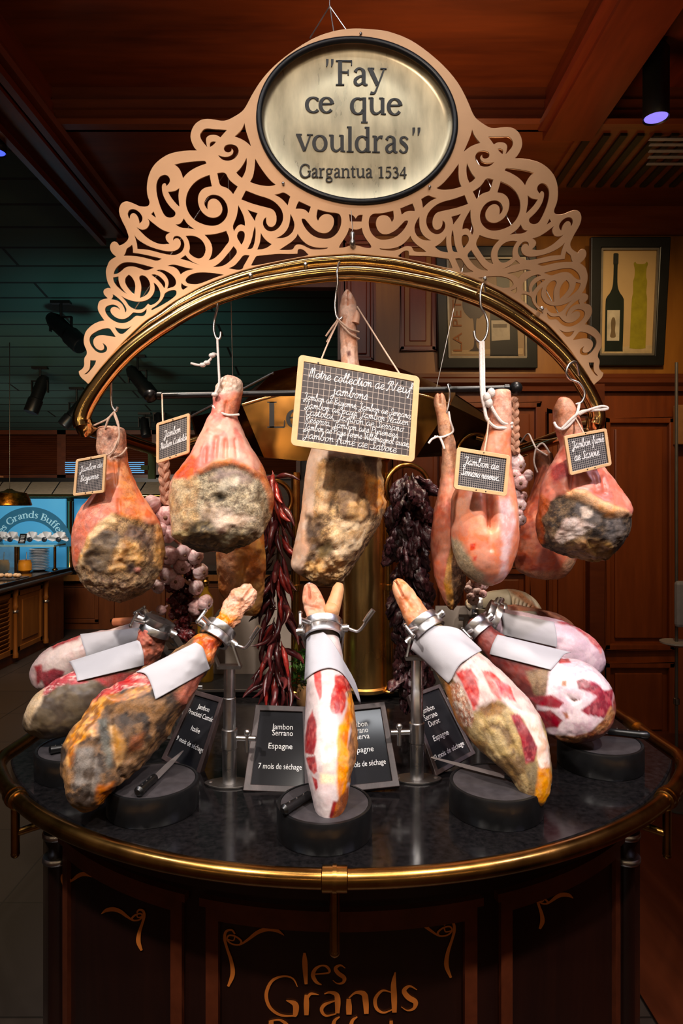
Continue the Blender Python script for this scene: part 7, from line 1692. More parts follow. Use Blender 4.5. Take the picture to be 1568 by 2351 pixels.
garlic('garlic plait with pinkish bulbs hanging between the two left hams', ((372, 1010), (382, 1160)),
  [(352, 1158, 23, (-.8, -.4, -.5)), (384, 1184, 24, (.1, -1, -.3)), (386, 1226, 22), (372, 1215, 20), (392, 1274, 23), (424, 1268, 20), (450, 1278, 20), (418, 1300, 21), (386, 1322, 23), (458, 1314, 20), (366, 1345, 17), (406, 1336, 19), (450, 1350, 19), (472, 1384, 20), (450, 1396, 20), (372, 1300, 18), (372, 1400, 13)], 2.05)
garlic('garlic plait with white bulbs hanging beside the smooth coral ham, right', ((1177, 915), (1180, 1040)),
  [(1186, 1058, 21), (1190, 1068, 20, (.4, -1, -.3)), (1210, 1092, 14, (.8, -.6, 0)), (1192, 1108, 18), (1180, 1092, 15), (1203, 1140, 13), (1192, 1160, 17), (1182, 1135, 15), (1196, 1194, 13), (1186, 1210, 12), (1190, 1180, 12)], 2.06)
t = garlic('lilac garlic bulbs hanging low under the smooth coral ham', ((1094, 1290), (1094, 1335)),
  [(1084, 1346, 12), (1100, 1342, 12), (1116, 1346, 11), (1074, 1352, 10), (1094, 1360, 13), (1088, 1378, 14), (1106, 1362, 10), (1078, 1368, 10)], 2.08)
# ------------------------------------------------------------------ brass column, hood and tubes in the middle of the cart
def quads(mb, pts_f, pts_b):
    """closed plate between two matching outlines"""
    n = len(pts_f); mb.add(list(pts_f) + list(pts_b), [tuple(range(n)), tuple(reversed(range(n, 2 * n)))] + [((i + 1) % n, i, n + i, n + (i + 1) % n) for i in range(n)])
pl = thing('cart_plinth', 'low black plinth across the back of the granite top', 'plinth', (0.0, 2.6, TZ))
b = MB(); b.box((P(735, 0, 2.56).x, 2.62, TZ + .014), (1.0, .30, .026)); b.build('step', M['riser'], pl, bevel=.004)
b = MB(); b.box((P(735, 0, 2.56).x, 2.466, TZ + .026), (1.0, .012, .008)); b.build('edge_strip', M['steel_flat'], pl)
cl_ = thing('brass_column', 'wide polished brass column behind the narrow middle ham', 'column', (P(838, 0, 2.5).x, 2.5, TZ + .027))
c = Vector((P(838, 0, 2.5).x, 2.5, TZ + .0275))
b = MB(); b.lathe(c, [(.098, 0), (.098, .012), (.088, .018), (.086, .03), (.086, .93)], 56); b.build('shaft', M['brass_col'], cl_)
b = MB(); b.lathe(c + Vector((0, 0, .86)), [(.0865, 0), (.096, .008), (.096, .06), (.088, .07)], 48); b.build('collar', M['brass'], cl_)
for nm, px, lab in (('brass_tube', 679, 'slim upright brass tube left of the column, behind the chilli string'), ('brass_tube', 893, 'slim upright brass tube at the right edge of the column')):
    p = P(px, 0, 2.44); b = MB(); b.lathe((p.x, 2.44 if px > 784 else 2.43, TZ + (.0275 if px < 890 else .0275)), [(.021, 0), (.021, .006), (.0165, .010), (.0165, .82)], 20)
    b.lathe((p.x, 2.44 if px > 784 else 2.43, TZ + .42), [(.0165, -.012), (.021, -.010), (.021, .010), (.0165, .012)], 20)
    tag(b.build(nm, M['brass_old']), lab, 'tube', 'slim brass tubes by the column')
M['hood'] = brass_mat('smoked_brass_plate', (140, 98, 46), 0.16, 0.3, 7, rvar=.08)
hood = thing('brass_hood', 'polished brass hood with black lettering behind the big chalk board', 'hood', tuple(P(790, 1055, 2.5)))
HY1, HY2 = 2.44, 2.72
fr = [(556, 930), (660, 903), (800, 893), (940, 902), (1034, 928), (956, 1050), (690, 1058), (606, 1050)]
ft = cr(fr[:5], 6) + fr[5:]
b = MB(); quads(b, [P(x, y, HY1) for x, y in ft], [P(x, y, HY1) + Vector((0, .012, 0)) for x, y in ft]); b.build('front_plate', M['hood'], hood)
tb = [(P(x, y, HY1 + .002)) for x, y in cr(fr[:5], 6)]; tt_ = [P(x, y, HY2) for x, y in cr([(628, 856), (720, 836), (806, 829), (900, 842), (1046, 905)], 6)]
b = MB(); n = len(tb)
b.add(tb + tt_ + [p + Vector((0, .01, .008)) for p in tb] + [p + Vector((0, .01, .008)) for p in tt_], [(i, i + 1, n + i + 1, n + i) for i in range(n - 1)] + [(2 * n + i + 1, 2 * n + i, 3 * n + i, 3 * n + i + 1) for i in range(n - 1)] + [(i + 1, i, 2 * n + i, 2 * n + i + 1) for i in range(n - 1)] + [(n + i, n + i + 1, 3 * n + i + 1, 3 * n + i) for i in range(n - 1)] + [(0, n, 3 * n, 2 * n), (n - 1, 3 * n - 1, 4 * n - 1, 2 * n - 1)], True)
b.build('top_plate', M['brass_old'], hood)
b = MB(); b.tube(tb, .007, 10); b.build('rolled_edge', M['brass'], hood)
b = MB(); b.tube([P(x, y, HY2 - .01) for x, y in ((437, 957), (628, 856))], .006, 8); b.build('left_rim', M['steel_flat'], hood)
b = MB(); w1 = [P(437, 957, 2.9), P(628, 856, HY2), P(556, 930, HY1), P(606, 1050, HY1), P(452, 1012, 2.9)]; quads(b, w1, [p + Vector((0, .008, 0)) for p in w1]); b.build('left_wing', M['hood'], hood)
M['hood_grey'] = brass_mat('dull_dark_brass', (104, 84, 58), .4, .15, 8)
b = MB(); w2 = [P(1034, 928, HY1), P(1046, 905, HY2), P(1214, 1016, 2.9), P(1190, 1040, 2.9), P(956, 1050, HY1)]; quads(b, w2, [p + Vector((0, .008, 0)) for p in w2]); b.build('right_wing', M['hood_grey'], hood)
b = MB(); q0 = P(612, 982, HY1); sc = (P(694, 982, HY1).x - q0.x) / (text_width('Le'))
draw_text(b, 'Les', lambda x, y, l: Vector((q0.x + x, HY1 - .0004 - .001 * l, q0.z + y)), 0, sc, 0, 0)
b.build('lettering', M['black'], hood)
b = MB(); b.lathe(P(825, 1056, 2.5), [(.09, -.05), (.09, .02)], 40); b.build('neck', M['brass'], hood)
def hoop(label, cx, cy, r, Y, a0, a1, rt=.009):
    b = MB(); c = P(cx, cy, Y); R = r * Y / F
    b.tube([c + Vector((R * math.cos(a), .02 * math.cos(a), R * math.sin(a))) for a in np.linspace(math.radians(a0), math.radians(a1), 40)], rt, 12)
    return tag(b.build('brass_hoop', M['brass_old']), label, 'hoop', 'brass hoops carrying the pepper strings')
hoop('brass hoop above the wrinkled black peppers, right of the column', 936, 1118, 50, 2.24, -35, 215)
hoop('brass hoop above the chilli string, left of the column', 622, 1148, 46, 2.24, -70, 190)
hoop('thin brass hoop behind the chalk board of the smooth coral ham', 1096, 1044, 48, 2.6, 10, 170, .007)
# pale metal screen at the left, bottle, board, herbs
b = MB(); pts = [P(474, 1592, 2.70), P(474, 1440, 2.70), P(500, 1402, 2.70), P(600, 1352, 2.70), P(668, 1340, 2.70), P(668, 1592, 2.70)]
quads(b, pts, [p + Vector((0, .015, 0)) for p in pts]); sc_ = b.build('metal_screen', flat('pale_brushed_steel', (176, 160, 146), .35, .35, .08, 12))
tag(sc_, 'pale brushed metal screen standing behind the left clamp pole and chillies', 'screen')
b = MB(); pts = [P(985, 1470, 2.75), P(1000, 1392, 2.75), P(1130, 1392, 2.75), P(1130, 1470, 2.75)]; pts = [P(985, 1600, 2.75)] + pts[1:3] + [P(1130, 1600, 2.75)]
quads(b, pts, [p + Vector((0, .015, 0)) for p in pts]); tag(b.build('metal_screen', bpy.data.materials['pale_brushed_steel']), 'pale metal screen behind the right clamps and black peppers', 'screen')
ob_ = thing('oil_bottle', 'small clear bottle of golden oil beside the hanging garlic', 'bottle', tuple(P(472, 1380, 2.6)))
c = P(472, 1400, 2.6); gl = flat('golden_oil', (190, 140, 40), .1, var=.05); gl.node_tree.nodes['Principled BSDF'].inputs['Transmission Weight'].default_value = .5
zh = c.z - (TZ + .0275); 
b = MB(); b.lathe((c.x, 2.6, TZ + .0275), [(.03, 0), (.032, .01), (.032, zh), (.028, zh + .05), (.012, zh + .075), (.011, zh + .10)], 20); b.build('glass', gl, ob_)
b = MB(); b.lathe((c.x, 2.6, TZ + .0275 + zh + .10), [(.012, 0), (.016, .006), (.016, .014), (.010, .02), (.012, .03)], 16); b.build('stopper', M['brass_old'], ob_)
hp = thing('herb_pot', 'bunch of green herbs in a jar behind the narrow middle ham', 'herbs', tuple(P(697, 1600, 2.42)))
c = P(699, 1605, 2.36); c.z = TZ
b = MB(); b.lathe((c.x, 2.36, TZ + .0005), [(.024, 0), (.03, .01), (.03, .06), (.026, .068), (.026, .075)], 18); b.build('jar', flat('brown_jar', (150, 110, 70), .4), hp)
b = MB(); r_ = random.Random(8)
for i in range(260):
    d = Vector((r_.gauss(0, .022), r_.gauss(0, .018), r_.uniform(.06, .20))); p = Vector((c.x, 2.36, TZ)) + d
    a = Vector((r_.uniform(-1, 1), r_.uniform(-1, 1), r_.uniform(-.4, 1))).normalized() * .013; s = a.cross(Vector((0, .7, .7))).normalized() * .006
    b.add([p - a, p + s, p + a, p - s], [(0, 1, 2, 3)])
o = b.build('foliage', flat('herb_leaf', (70, 110, 40), .6, var=.3), hp, fix=False)
b = MB(); b.cyl(P(262, 1428, 2.15), P(342, 1424, 2.11), .013, 12); b.build('wooden_handle', flat('turned_wood', (170, 100, 62), .5), hst)
b = MB(); b.box(P(349, 1070, 2.55), (.026, .02, .10)); b.box(P(334, 1074, 2.55), (.03, .02, .018)); b.build('bracket', flat('green_painted_metal', (92, 120, 76), .5), frame)
# ------------------------------------------------------------------ pictures, vent, lamps of the right side
M['pic_frame'] = flat('black_picture_frame', (22, 24, 22), .35, var=.2)
M['gilt'] = flat('pewter_slip', (140, 132, 118), .4, .6)
def poly_on(b, q, pts, f, sm=True, th=.0015):
    """flat shape of the print, given in u, v"""
    if sm: pts = [tuple(p) for p in cr(pts, 5, True)]
    n = len(pts); vs = [q(u, v, f) for u, v in pts] + [q(u, v, f - th) for u, v in pts]
    b.add(vs, [tuple(range(n)), tuple(reversed(range(n, 2 * n)))] + [((i + 1) % n, i, n + i, n + (i + 1) % n) for i in range(n)])
def picture(label, TL, TR, BR, BL, paper, parts):
    q = Quad(P(*TL), P(*TR), P(*BR), P(*BL)); t = thing('framed_picture', label, 'picture', tuple((q.c[2] + q.c[3]) / 2), 'framed wine pictures')
    quad_frame(q, .065, -.02, .018).build('frame', M['pic_frame'], t, bevel=.006)
    iw, ih = .065 / q.w, .065 / q.h
    q2 = Quad(q(iw, ih, .010), q(1 - iw, ih, .010), q(1 - iw, 1 - ih, .010), q(iw, 1 - ih, .010))
    quad_frame(q2, .012, -.012, .002).build('slip', M['gilt'], t)
    quad_slab(q, iw, ih, 1 - iw, 1 - ih, -.016, -.004).build('print', flat('cream_print', paper, .45, var=.06, scale=6), t)
    for (nm, rgb, pts, f, sm) in parts:
        b = MB(); poly_on(b, q, pts, -.003 + f, sm); b.build(nm, flat('ink_' + nm, rgb, .35, var=.18, scale=18), t)
    return t, q
def mirx(h, cx): return h + [(2 * cx - u, v) for u, v in reversed(h)]
bt = mirx([(.315, .12), (.30, .13), (.30, .20), (.305, .22), (.30, .36), (.27, .42), (.225, .46), (.21, .52), (.21, .85), (.225, .88)], .33)
yb_ = mirx([(.60, .20), (.58, .185), (.56, .20), (.575, .24), (.575, .30), (.56, .34), (.565, .42), (.55, .50), (.545, .82), (.56, .86)], .65)
picture('framed print of a dark wine bottle and a yellow-green bottle, at the right edge', (1355, 545, 4.06), (1538, 545, 4.06), (1522, 840, 4.17), (1352, 840, 4.17), (196, 166, 116), [
  ('table_edge', (190, 168, 128), [(.12, .86), (.88, .83), (.88, .90), (.12, .90)], .0, False),
  ('wine_bottle', (24, 34, 24), bt, .001, True), ('yellow_bottle', (150, 140, 34), yb_, .001, True),
  ('bottle_label', (190, 180, 156), [(.235, .56), (.40, .56), (.40, .80), (.235, .80)], .002, False), ('label_emblem', (110, 92, 64), mirx([(.30, .62), (.285, .66), (.29, .72), (.28, .77)], .315), .0032, True),
  ('bottle_cap', (40, 44, 40), [(.298, .125), (.362, .125), (.362, .20), (.298, .20)], .0024, False)])
gl_ = mirx([(.30, .34), (.26, .44), (.27, .52), (.33, .58), (.365, .60), (.368, .80), (.33, .845), (.31, .855)], .38)
b2 = mirx([(.62, .10), (.60, .12), (.605, .34), (.57, .42), (.54, .48), (.53, .86), (.55, .885)], .67)
t, q = picture('framed print of a red wine glass and bottle, seen through the right of the arch', (1000, 566, 4.08), (1230, 566, 4.08), (1233, 846, 4.17), (1006, 846, 4.17), (150, 124, 92), [
  ('table_edge', (176, 150, 112), [(.14, .85), (.86, .83), (.86, .88), (.14, .88)], .0, False),
  ('wine_bottle', (26, 24, 24), b2, .001, True), ('wine_glass', (52, 36, 34), gl_, .001, True), ('bottle_label', (168, 156, 136), [(.545, .60), (.73, .60), (.73, .76), (.545, .77)], .0022, False), ('label_print', (96, 84, 70), [(.56, .63), (.70, .63), (.70, .66), (.56, .66)], .0032, False)])
b = MB(); vs, fs = font_mesh('LA PETITE'); w_ = max(v[0] for v in vs) - min(v[0] for v in vs)
b.add([q(.245 - y * .12 * q.h / q.w * .9, .55 - x * .62 / w_, .0012) for x, y, z in vs], fs); b.build('printed_words', flat('orange_ink', (150, 90, 40), .6), t)
vt = thing('ceiling_vent', 'dark slatted air vent in the ceiling at upper right', 'vent', (1.62, 3.55, 3.51))
b = MB(); b.box((1.72, 3.53, 3.503), (1.06, .60, .014)); b.build('frame', M['trim_wood'], vt)
for i in range(12):
    b = MB(); x = 1.24 + i * .085; b.box((x, 3.53, 3.492), (.034, .54, .020)); b.build('slat', M['black'], vt)
b = MB()
for i, y in enumerate((3.29, 3.34, 3.40, 3.46, 3.53)): b.box((1.80 - .01 * i, y, 3.480), (.50 - .07 * i, .022, .004))
b.build('reflection_strips', flat('painted_reflection', (150, 150, 156), .4), vt)  # pale strips stand in for a bright reflection in the vent
def spotlight(label, px, py, Y, r, zc, glow, es):
    p = P(px, py, Y); t = thing('ceiling_spotlight', label, 'spotlight', (p.x, p.y, p.z))
    b = MB(); b.lathe(p, [(r * .86, .008), (r, 0), (r, .30), (r * .8, .32), (.012, .325), (.012, zc - p.z)], 32); b.build('housing', M['black'], t)
    b = MB(); b.lathe(p, [(.0001, .006), (r * .88, .006), (r * .88, .010), (.0001, .012)], 32); b.build('lamp', flat('lit_lamp', (150, 150, 220), .5, emit=glow, es=es), t)
spotlight('black cylinder spotlight with bluish lamp hanging at upper right', 1506, 273, 2.9, .055, 3.70, (120, 110, 235), 1.3)
spotlight('black spotlight with blue lamp at the left edge, half out of frame', -8, 352, 3.2, .045, 3.66, (70, 90, 240), 1.6)
def track(label, px, py, Y, tilt, L=.2, r=.045):
    top = P(px, py, Y); t = thing('track_spotlight', label, 'spotlight', tuple(top), 'black track spotlights on the green ceiling')
    zc = gz(Y) + .01
    b = MB(); b.box((top.x, top.y, zc - .015), (.16, .05, .03)); b.tube([(top.x, top.y, zc - .02), (top.x, top.y, top.z + .05)], .012, 8); b.build('mount', M['black'], t)
    b = MB()
    for s in (-1, 1): b.box((top.x + s * (r + .012), top.y, top.z - .01), (.012, .03, .12))
    b.box((top.x, top.y, top.z + .05), (2 * r + .036, .03, .012)); b.build('yoke', M['black'], t)
    d = Vector((math.sin(tilt), -.25, -math.cos(tilt))).normalized(); Mx = (-d).to_track_quat('Z', 'Y').to_matrix()
    c = Vector(top) + Vector((0, 0, -.03))
    b = MB(); b.lathe(c, [(r * .96, -L * .65), (r * 1.05, -L * .62), (r * 1.05, -L * .3), (r * .9, -L * .28), (r * .9, L * .2), (r * .6, L * .34), (.001, L * .36)], 20, Mx); b.build('can', M['blackm'], t)
    b = MB(); b.lathe(c, [(.0001, -L * .60), (r * .93, -L * .60)], 20, Mx); b.build('lens', flat('lens_glass', (120, 140, 150), .1, emit=(150, 170, 180), es=.15), t)
track('black track spotlight left of the arch, largest of the group', 140, 742, 5.4, .85, .42, .075)
track('black track spotlight pointing down left, near the left edge', 92, 886, 6.8, -.25, .42, .07)
track('black track spotlight partly behind the left end of the arch', 176, 935, 7.4, -.6, .36, .07)
track('black track spotlight pointing right, above the left end of the black rod', 316, 862, 6.5, .7, .42, .075)
for (x, y, l_) in ((332, 968, 'small far track spotlight left of the chalk board of the pink ham'), (366, 955, 'small far track spotlight behind the string of the tilted chalk board'), (447, 932, 'small far track spotlight between chalk board and broad pink ham')):
    track(l_, x, y, 8.3, .2, .26, .06)
ps = thing('floor_post', 'thin grey post with a small tray and pale handset at the right edge', 'post', (P(1553, 0, 3.55).x, 3.55, .012))
x = P(1553, 0, 3.55).x
b = MB(); b.lathe((x, 3.55, .012), [(.12, 0), (.12, .012), (.012, .02), (.0085, .04), (.0085, 2.40)], 18); b.build('pole', flat('grey_post', (96, 92, 88), .4, .4), ps)
b = MB(); b.lathe((x, 3.55, P(0, 1476, 3.55).z), [(.03, -.02), (.085, 0), (.085, .008), (.0001, .008)], 24); b.build('tray', flat('pale_tray', (186, 182, 176), .4), ps)
b = MB(); b.box((x + .012, 3.52, P(0, 1385, 3.55).z), (.075, .04, .25)); b.build('handset', flat('pale_handset', (150, 150, 156), .4), ps, bevel=.018)
b = MB(); b.lathe((x, 3.55, P(0, 1610, 3.55).z), [(.0085, -.02), (.016, -.015), (.016, .015), (.0085, .02)], 14); b.build('collar', M['steel_flat'], ps)
b = MB(); b.box((P(1572, 0, 4.12).x, 4.14, P(0, 975, 4.12).z), (.10, .06, .25)); tag(b.build('wall_box', flat('light_wood_box', (150, 104, 62), .5), bevel=.006), 'light wooden box on the panelled wall at the right edge', 'box')

# ------------------------------------------------------------------ buffet hall on the left
M['cab'] = wood('golden_cabinet', (132, 78, 28), (168, 106, 46), .4, (3, 3, .5), 2.0)
M['cab_dark'] = wood('brown_cabinet', (86, 42, 18), (116, 62, 28), .4, (3, 3, .5), 2.0)
def cabinet(name, label, x, y0, y1, z1, m):
    """counter front facing +X at x, from y0 to y1"""
    t = thing(name, label, 'cabinet', (x - .5, (y0 + y1) / 2, 0.001)); b = MB(); b.box((x - .5, (y0 + y1) / 2, z1 / 2), (1.0, y1 - y0, z1)); b.build('carcass', M['cab_dark'], t)
    return t
t = cabinet('buffet_counter', 'golden wood buffet counter with louvred and panelled doors at far left', -3.36, 4.6, 7.9, .80, M['cab'])
for i, (a, c_) in enumerate(((6.15, 6.62), (6.72, 7.28), (5.5, 6.05))):
    b = MB(); w_ = .05
    for y in (a + w_ / 2, c_ - w_ / 2): b.box((-3.345, y, .42), (.03, w_, .62))
    for z in (.135, .705): b.box((-3.345, (a + c_) / 2, z), (.03, c_ - a, w_))
    if i == 1: b.box((-3.35, (a + c_) / 2, .42), (.02, c_ - a - .1, .54)); b.box((-3.34, (a + c_) / 2, .42), (.02, c_ - a - .22, .42))
    o = b.build('door', M['cab'], t, bevel=.004)
    if i != 1:
        b = MB(); R = Matrix.Rotation(.6, 3, 'Y')
        for k in range(12): b.box((-3.345, (a + c_) / 2, .18 + k * .044), (.006, c_ - a - .1, .034), R)
        b.build('louvres', M['cab'], o)
for y in (6.67, 7.36):
    b = MB(); b.lathe((-3.33, y, .06), [(.03, 0), (.03, .04), (.022, .06), (.022, .5), (.03, .52), (.022, .54), (.022, .62), (.03, .64), (.03, .70)], 16); o = b.build('corner_column', M['cab'], t)
    b = MB(); b.lathe((-3.33, y, .52), [(.031, 0), (.034, .003), (.034, .02), (.031, .024)], 16); b.build('column_ring', M['steel'], o)
b = MB(); b.box((-3.85, 6.25, .825), (1.1, 3.45, .05)); b.build('worktop', M['granite'], t, bevel=.01)
b = MB(); b.tube([(-3.29, 4.55, .79), (-3.29, 7.95, .79)], .02, 10); b.build('edge_rail', M['steel_flat'], t)
t = thing('back_counter', 'long brown panelled counter along the far wall', 'cabinet', (-2.2, 8.6, .001))
b = MB(); b.box((-2.0, 8.75, .36), (5.6, .6, .72)); b.build('carcass', M['cab_dark'], t)
b = MB(); b.box((-2.0, 8.70, .745), (5.8, .75, .05)); b.build('worktop', M['granite'], t)
b = MB(); b.box((-2.0, 8.33, .68), (5.6, .03, .08)); b.build('golden_band', M['cab'], t)
for i in range(6):
    x = -4.35 + i * .86; b = MB()
    for s in (-1, 1): b.box((x + s * .33, 8.44, .34), (.05, .03, .50))
    for z in (.11, .57): b.box((x, 8.44, z), (.71, .03, .05))
    b.box((x, 8.445, .34), (.60, .02, .40)); b.build('door', M['cab_dark'], t, bevel=.004)
# illuminated blue back panel with the lettered arch
bp = thing('backlit_panel', 'blue illuminated glass panel with a lettered arch behind the buffet, far left', 'sign', (P(80, 1300, 8.2).x, 8.2, P(80, 1300, 8.2).z))
k = N('backlit_blue_glass'); v = k.coord(); f = k.noise(v, 1.2, 2)
k.l(k.ramp(f, [(.3, lin((60, 140, 190))), (.7, lin((96, 170, 200)))]), k.b.inputs['Base Color']); k.b.inputs['Roughness'].default_value = .15
k.b.inputs['Emission Color'].default_value = (*lin((52, 128, 170)), 1); k.b.inputs['Emission Strength'].default_value = .7
b = MB(); a, c_ = P(-60, 1145, 8.2), P(152, 1310, 8.2); b.box(((a.x + c_.x) / 2, 8.2, (a.z + c_.z) / 2), (c_.x - a.x, .03, a.z - c_.z)); b.build('pane', k.m, bp)
b = MB(); a, c_ = P(171, 1145, 8.7), P(205, 1250, 8.7); b.box(((a.x + c_.x) / 2, 8.7, (a.z + c_.z) / 2), (c_.x - a.x, .03, a.z - c_.z)); b.build('side_pane', k.m, bp)
def arcpanel(cx, cy, ro, ri, a0, a1, m, nm, f):
    b = MB(); c = P(cx, cy, 8.18); n = 40; vs = []
    for i in range(n + 1):
        t = math.radians(a0 + (a1 - a0) * i / n)
        for r in (ro, ri):
            for d in (0, .008): vs.append(c + Vector((r * 8.18 / F * math.cos(t), -f - d, r * 8.18 / F * math.sin(t))))
    fs = []
    for i in range(n):
        o = 4 * i; fs += [(o + 1, o + 5, o + 7, o + 3), (o, o + 2, o + 6, o + 4), (o, o + 4, o + 5, o + 1), (o + 2, o + 3, o + 7, o + 6)]
    b.add(vs, fs); return b.build(nm, m, bp)
arcpanel(70, 1262, 98, 66, 5, 175, flat('teal_arch_glass', (40, 84, 104), .3, emit=(34, 84, 108), es=.7), 'lettered_arch', 0.0)
b = MB(); c = P(70, 1262, 8.16); txt = 'Les Grands Buffets'; tot = text_width(txt)
x_ = 0; R1 = 73 * 8.16 / F; sc = R1 * math.radians(140) / tot
for ch in txt:
    adv, st = G[ch]; th = math.radians(160) - (x_ + adv / 2) * sc / R1
    for s in st:
        cl2 = False
        if s and s[0] == 'o': s = s[1]; cl2 = True
        qq = [(px - adv / 2, py, w_) for px, py, w_ in s]
        if len(qq) == 2: qq = [qq[0], tuple((qq[0][i] + qq[1][i]) / 2 for i in range(3)), qq[1]]
        def fn(x, y, l, th=th):
            r = R1 + y * sc * .95; t_ = th - x * sc / R1
            return c + Vector((r * math.cos(t_), -.004 - .004 * l, r * math.sin(t_)))
        ribbon(b, qq, fn, 0, 3, cl2)
    x_ += adv
b.build('arch_lettering', flat('pale_blue_letters', (150, 190, 200), .4, emit=(130, 176, 190), es=.6), bp)
# shelf of shells of plates, counter things
sh = thing('glass_shelf', 'glass shelf on brass posts carrying a row of shell-shaped dishes', 'shelf', (P(70, 1300, 7.75).x, 7.75, .851))
a, c_ = P(-40, 1249, 7.75), P(138, 1249, 7.75)
b = MB(); b.box(((a.x + c_.x) / 2, 7.75, a.z - .012), (c_.x - a.x, .32, .02)); b.build('glass_top', flat('greenish_glass', (150, 190, 190), .1), sh)
for px in (42, 126):
    p = P(px, 1249, 7.7); b = MB(); b.lathe((min(p.x, -3.33), 7.7, .851), [(.035, 0), (.03, .01), (.016, .02), (.016, p.z - .875)], 14); b.build('post', M['brass_old'], sh)
M['china'] = flat('white_china', (226, 226, 228), .25, emit=None)
lab = ['shell-shaped white dish at the left frame edge', 'shell-shaped white dish left of the menu card', 'shell-shaped white dish right of the menu card', 'brightest shell-shaped white dish, second from the right', 'shell-shaped white dish at the right end of the shelf']
for (px, l_) in zip((4, 28, 73, 106, 138), lab):
    p = P(px, 1247, 7.7); t = thing('shell_dish', l_, 'dish', (p.x, 7.7, p.z), 'shell-shaped dishes on the glass shelf')
    b = MB(); n = 24; R = .086; vs = [Vector((p.x, 7.7, p.z + .05))]
    for i in range(n + 1):
        t_ = math.radians(-20 + 220 * i / n); rr = R * (1 + .06 * abs(math.sin(i * PI / 2.0)))
        vs.append(Vector((p.x + rr * math.cos(t_) * 1.05, 7.7 + .03 * math.sin(i * .9) - .02, p.z + .05 + rr * math.sin(t_))))
    for i in range(n + 1): vs.append(vs[1 + i] + Vector((0, .02, 0)))
    b.add(vs, [(0, 1 + i, 2 + i) for i in range(n)] + [(0, n + 3 + i, n + 2 + i) for i in range(n)] + [(1 + i, n + 2 + i, n + 3 + i, 2 + i) for i in range(n)]); b.build('shell', M['china'], t)
    b = MB(); b.ball((p.x, 7.65, p.z + .045), .030, 14, (1.1, .5, 1)); b.build('dark_centre', flat('dark_shell_centre', (40, 44, 52), .3), t)
p = P(54, 1247, 7.62); t = thing('menu_card', 'small black menu card between the shell dishes', 'card', (p.x, 7.6, p.z)); q = Quad(p + Vector((-.04, 0, .11)), p + Vector((.04, 0, .11)), p + Vector((.04, -.05, 0)), p + Vector((-.04, -.05, 0)))
quad_slab(q, 0, 0, 1, 1, -.004, 0).build('card', M['black'], t)
b = MB()
for i in range(5):
    v_ = .22 + .15 * i; vs = [q(.18 + .04 * (i % 2), v_, .001), q(.82 - .05 * (i % 3), v_, .001), q(.82 - .05 * (i % 3), v_ + .05, .001), q(.18 + .04 * (i % 2), v_ + .05, .001)]; b.add(vs, [(0, 1, 2, 3)])
b.build('text_lines', M['white_print'], t, fix=False)
p = P(90, 1303, 7.6); t = None
for i in range(14):
    b = MB(); b.lathe((p.x, 7.6, .851 + i * .018), [(.06, 0), (.10, .012), (.112, .0165), (.112, .018), (.06, .005)], 28)
    tag(b.build('plate', M['china'], base=(p.x, 7.6, .851 + i * .018)), ('grey-white plate on the buffet counter, %s of the stack' % ('lowest' if i == 0 else 'topmost')) if i in (0, 13) else 'grey-white plate in the middle of the tall buffet stack', 'plate', 'plates stacked on the buffet counter')
for (px, py, l_) in ((57, 1306, 'orange glazed pot left of the stacked plates'), (6, 1304, 'orange glazed pot at the left edge of the counter')):
    p = P(px, py, 7.45); t = thing('glazed_pot', l_, 'pot', (p.x, 7.45, .851), 'orange pots on the buffet')
    b = MB(); b.lathe((p.x, 7.45, .851), [(.055, 0), (.075, .02), (.076, .09), (.064, .125), (.068, .135), (.058, .135), (.056, .07)], 24); b.build('body', flat('orange_glaze', (196, 124, 30), .25), t)
    b = MB(); b.cyl((p.x + .01, 7.45, .90), (p.x + .03, 7.43, 1.08), .004, 8); b.build('spoon', M['steel'], t)
gc = thing('glass_case', 'glass display case on the counter at the left edge', 'case', (P(15, 1300, 7.2).x, 7.2, .851))
a, c_ = P(-40, 1255, 7.2), P(36, 1255, 7.2); gm = flat('clear_glass', (200, 220, 220), .05); gm.node_tree.nodes['Principled BSDF'].inputs['Transmission Weight'].default_value = .9
b = MB(); b.box(((a.x + c_.x) / 2, 7.2, (.851 + a.z) / 2), (c_.x - a.x, .012, a.z - .851)); b.build('front_pane', gm, gc)
b = MB(); b.box((c_.x, 7.2, (.851 + a.z) / 2), (.02, .02, a.z - .851)); b.build('post', M['brass_old'], gc)
p = P(14, 1318, 6.8); t = thing('bread_tray', 'tray of sliced bread at the left edge of the counter', 'tray', (p.x, 6.8, .851))
b = MB(); b.box((p.x, 6.8, .856), (.34, .3, .01)); b.build('tray', M['steel_flat'], t)
for i in range(7): b = MB(); b.ball((p.x - .13 + .045 * i, 6.78 + .03 * (i % 2), .885), .035, 12, (.7, 1.2, .7)); b.build('bread_slice', flat('bread_crust', (206, 168, 128), .7), t)
lp = thing('brass_lamp', 'hammered brass heat lamp shade hanging at the left edge', 'lamp', tuple(P(20, 1160, 6.2)))
p = P(22, 1161, 6.2)
b = MB(); b.lathe(p, [(.19, 0), (.195, .01), (.18, .06), (.15, .12), (.05, .14), (.02, .16)], 32); b.build('shade', brass_mat('hammered_brass', (210, 140, 50), .25, .5, 26, .6), lp)
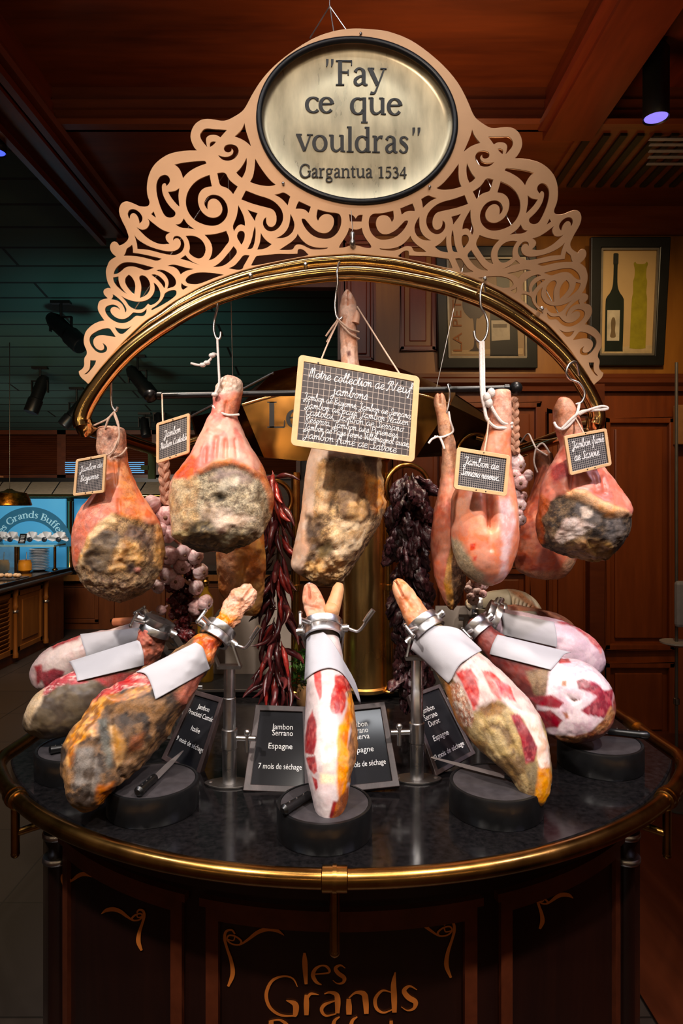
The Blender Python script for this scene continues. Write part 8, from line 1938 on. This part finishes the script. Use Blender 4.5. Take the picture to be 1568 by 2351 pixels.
b = MB(); b.tube([p + Vector((0, 0, .15)), (p.x, p.y, gz(6.2))], .004, 8); b.build('stem', M['black'], lp)
cn = thing('buffet_canopy', 'cream awning panels with dark ribs above the illuminated buffet panel', 'canopy', (P(200, 1140, 8.3).x, 8.3, P(200, 1140, 8.3).z))
for i in range(7):
    xa, xb = P(-60 + i * 66, 1108, 8.7), P(2 + i * 66, 1108, 8.7); ya, yb2 = P(-78 + i * 66, 1135, 8.1), P(-16 + i * 66, 1135, 8.1)
    b = MB(); pts = [xa, xb, yb2, ya]; quads(b, pts, [q_ + Vector((0, .03, .01)) for q_ in pts]); b.build('awning_panel', flat('cream_awning', (206, 186, 160), .6), cn)
b = MB(); b.tube([P(-70, 1138, 8.08), P(420, 1138, 8.08)], .02, 10); b.build('brass_rail', M['brass'], cn)
b = MB(); b.box((P(170, 0, 8.75).x, 8.78, P(0, 1102, 8.7).z), (3.4, .1, .06)); b.build('top_rail', M['black'], cn)
t = thing('brass_post', 'shiny brass post right of the illuminated panel', 'post', (P(160, 0, 8.45).x, 8.45, .771))
p = P(160, 1140, 8.45); b = MB(); b.lathe((p.x, 8.45, .771), [(.05, 0), (.04, .02), (.032, .04), (.032, p.z - .85), (.045, p.z - .83), (.032, p.z - .81), (.032, p.z - .771)], 18); b.build('shaft', M['brass'], t)
p = P(150, 1282, 8.4); b = MB(); b.lathe((p.x, 8.42, .771), [(.06, 0), (.17, .03), (.18, .045), (.05, .02)], 24); tag(b.build('serving_bowl', M['black']), 'shallow black bowl on the far counter right of the shelf', 'bowl')
b = MB(); x_ = P(25, 0, 6.2).x - .05; z_ = P(0, 1098, 6.2).z; b.box((x_ - .05, 5.6, z_), (.42, .5, .015)); hc = tag(b.build('hanging_canopy', flat('orange_edge', (170, 120, 84), .5)), 'flat pale orange shade hanging at the left edge above the brass lamp', 'shade')
b = MB(); b.tube([(x_ - .1, 5.6, z_), (x_ - .1, 5.6, gz(5.6))], .004, 8); b.build('stem', M['black'], hc)
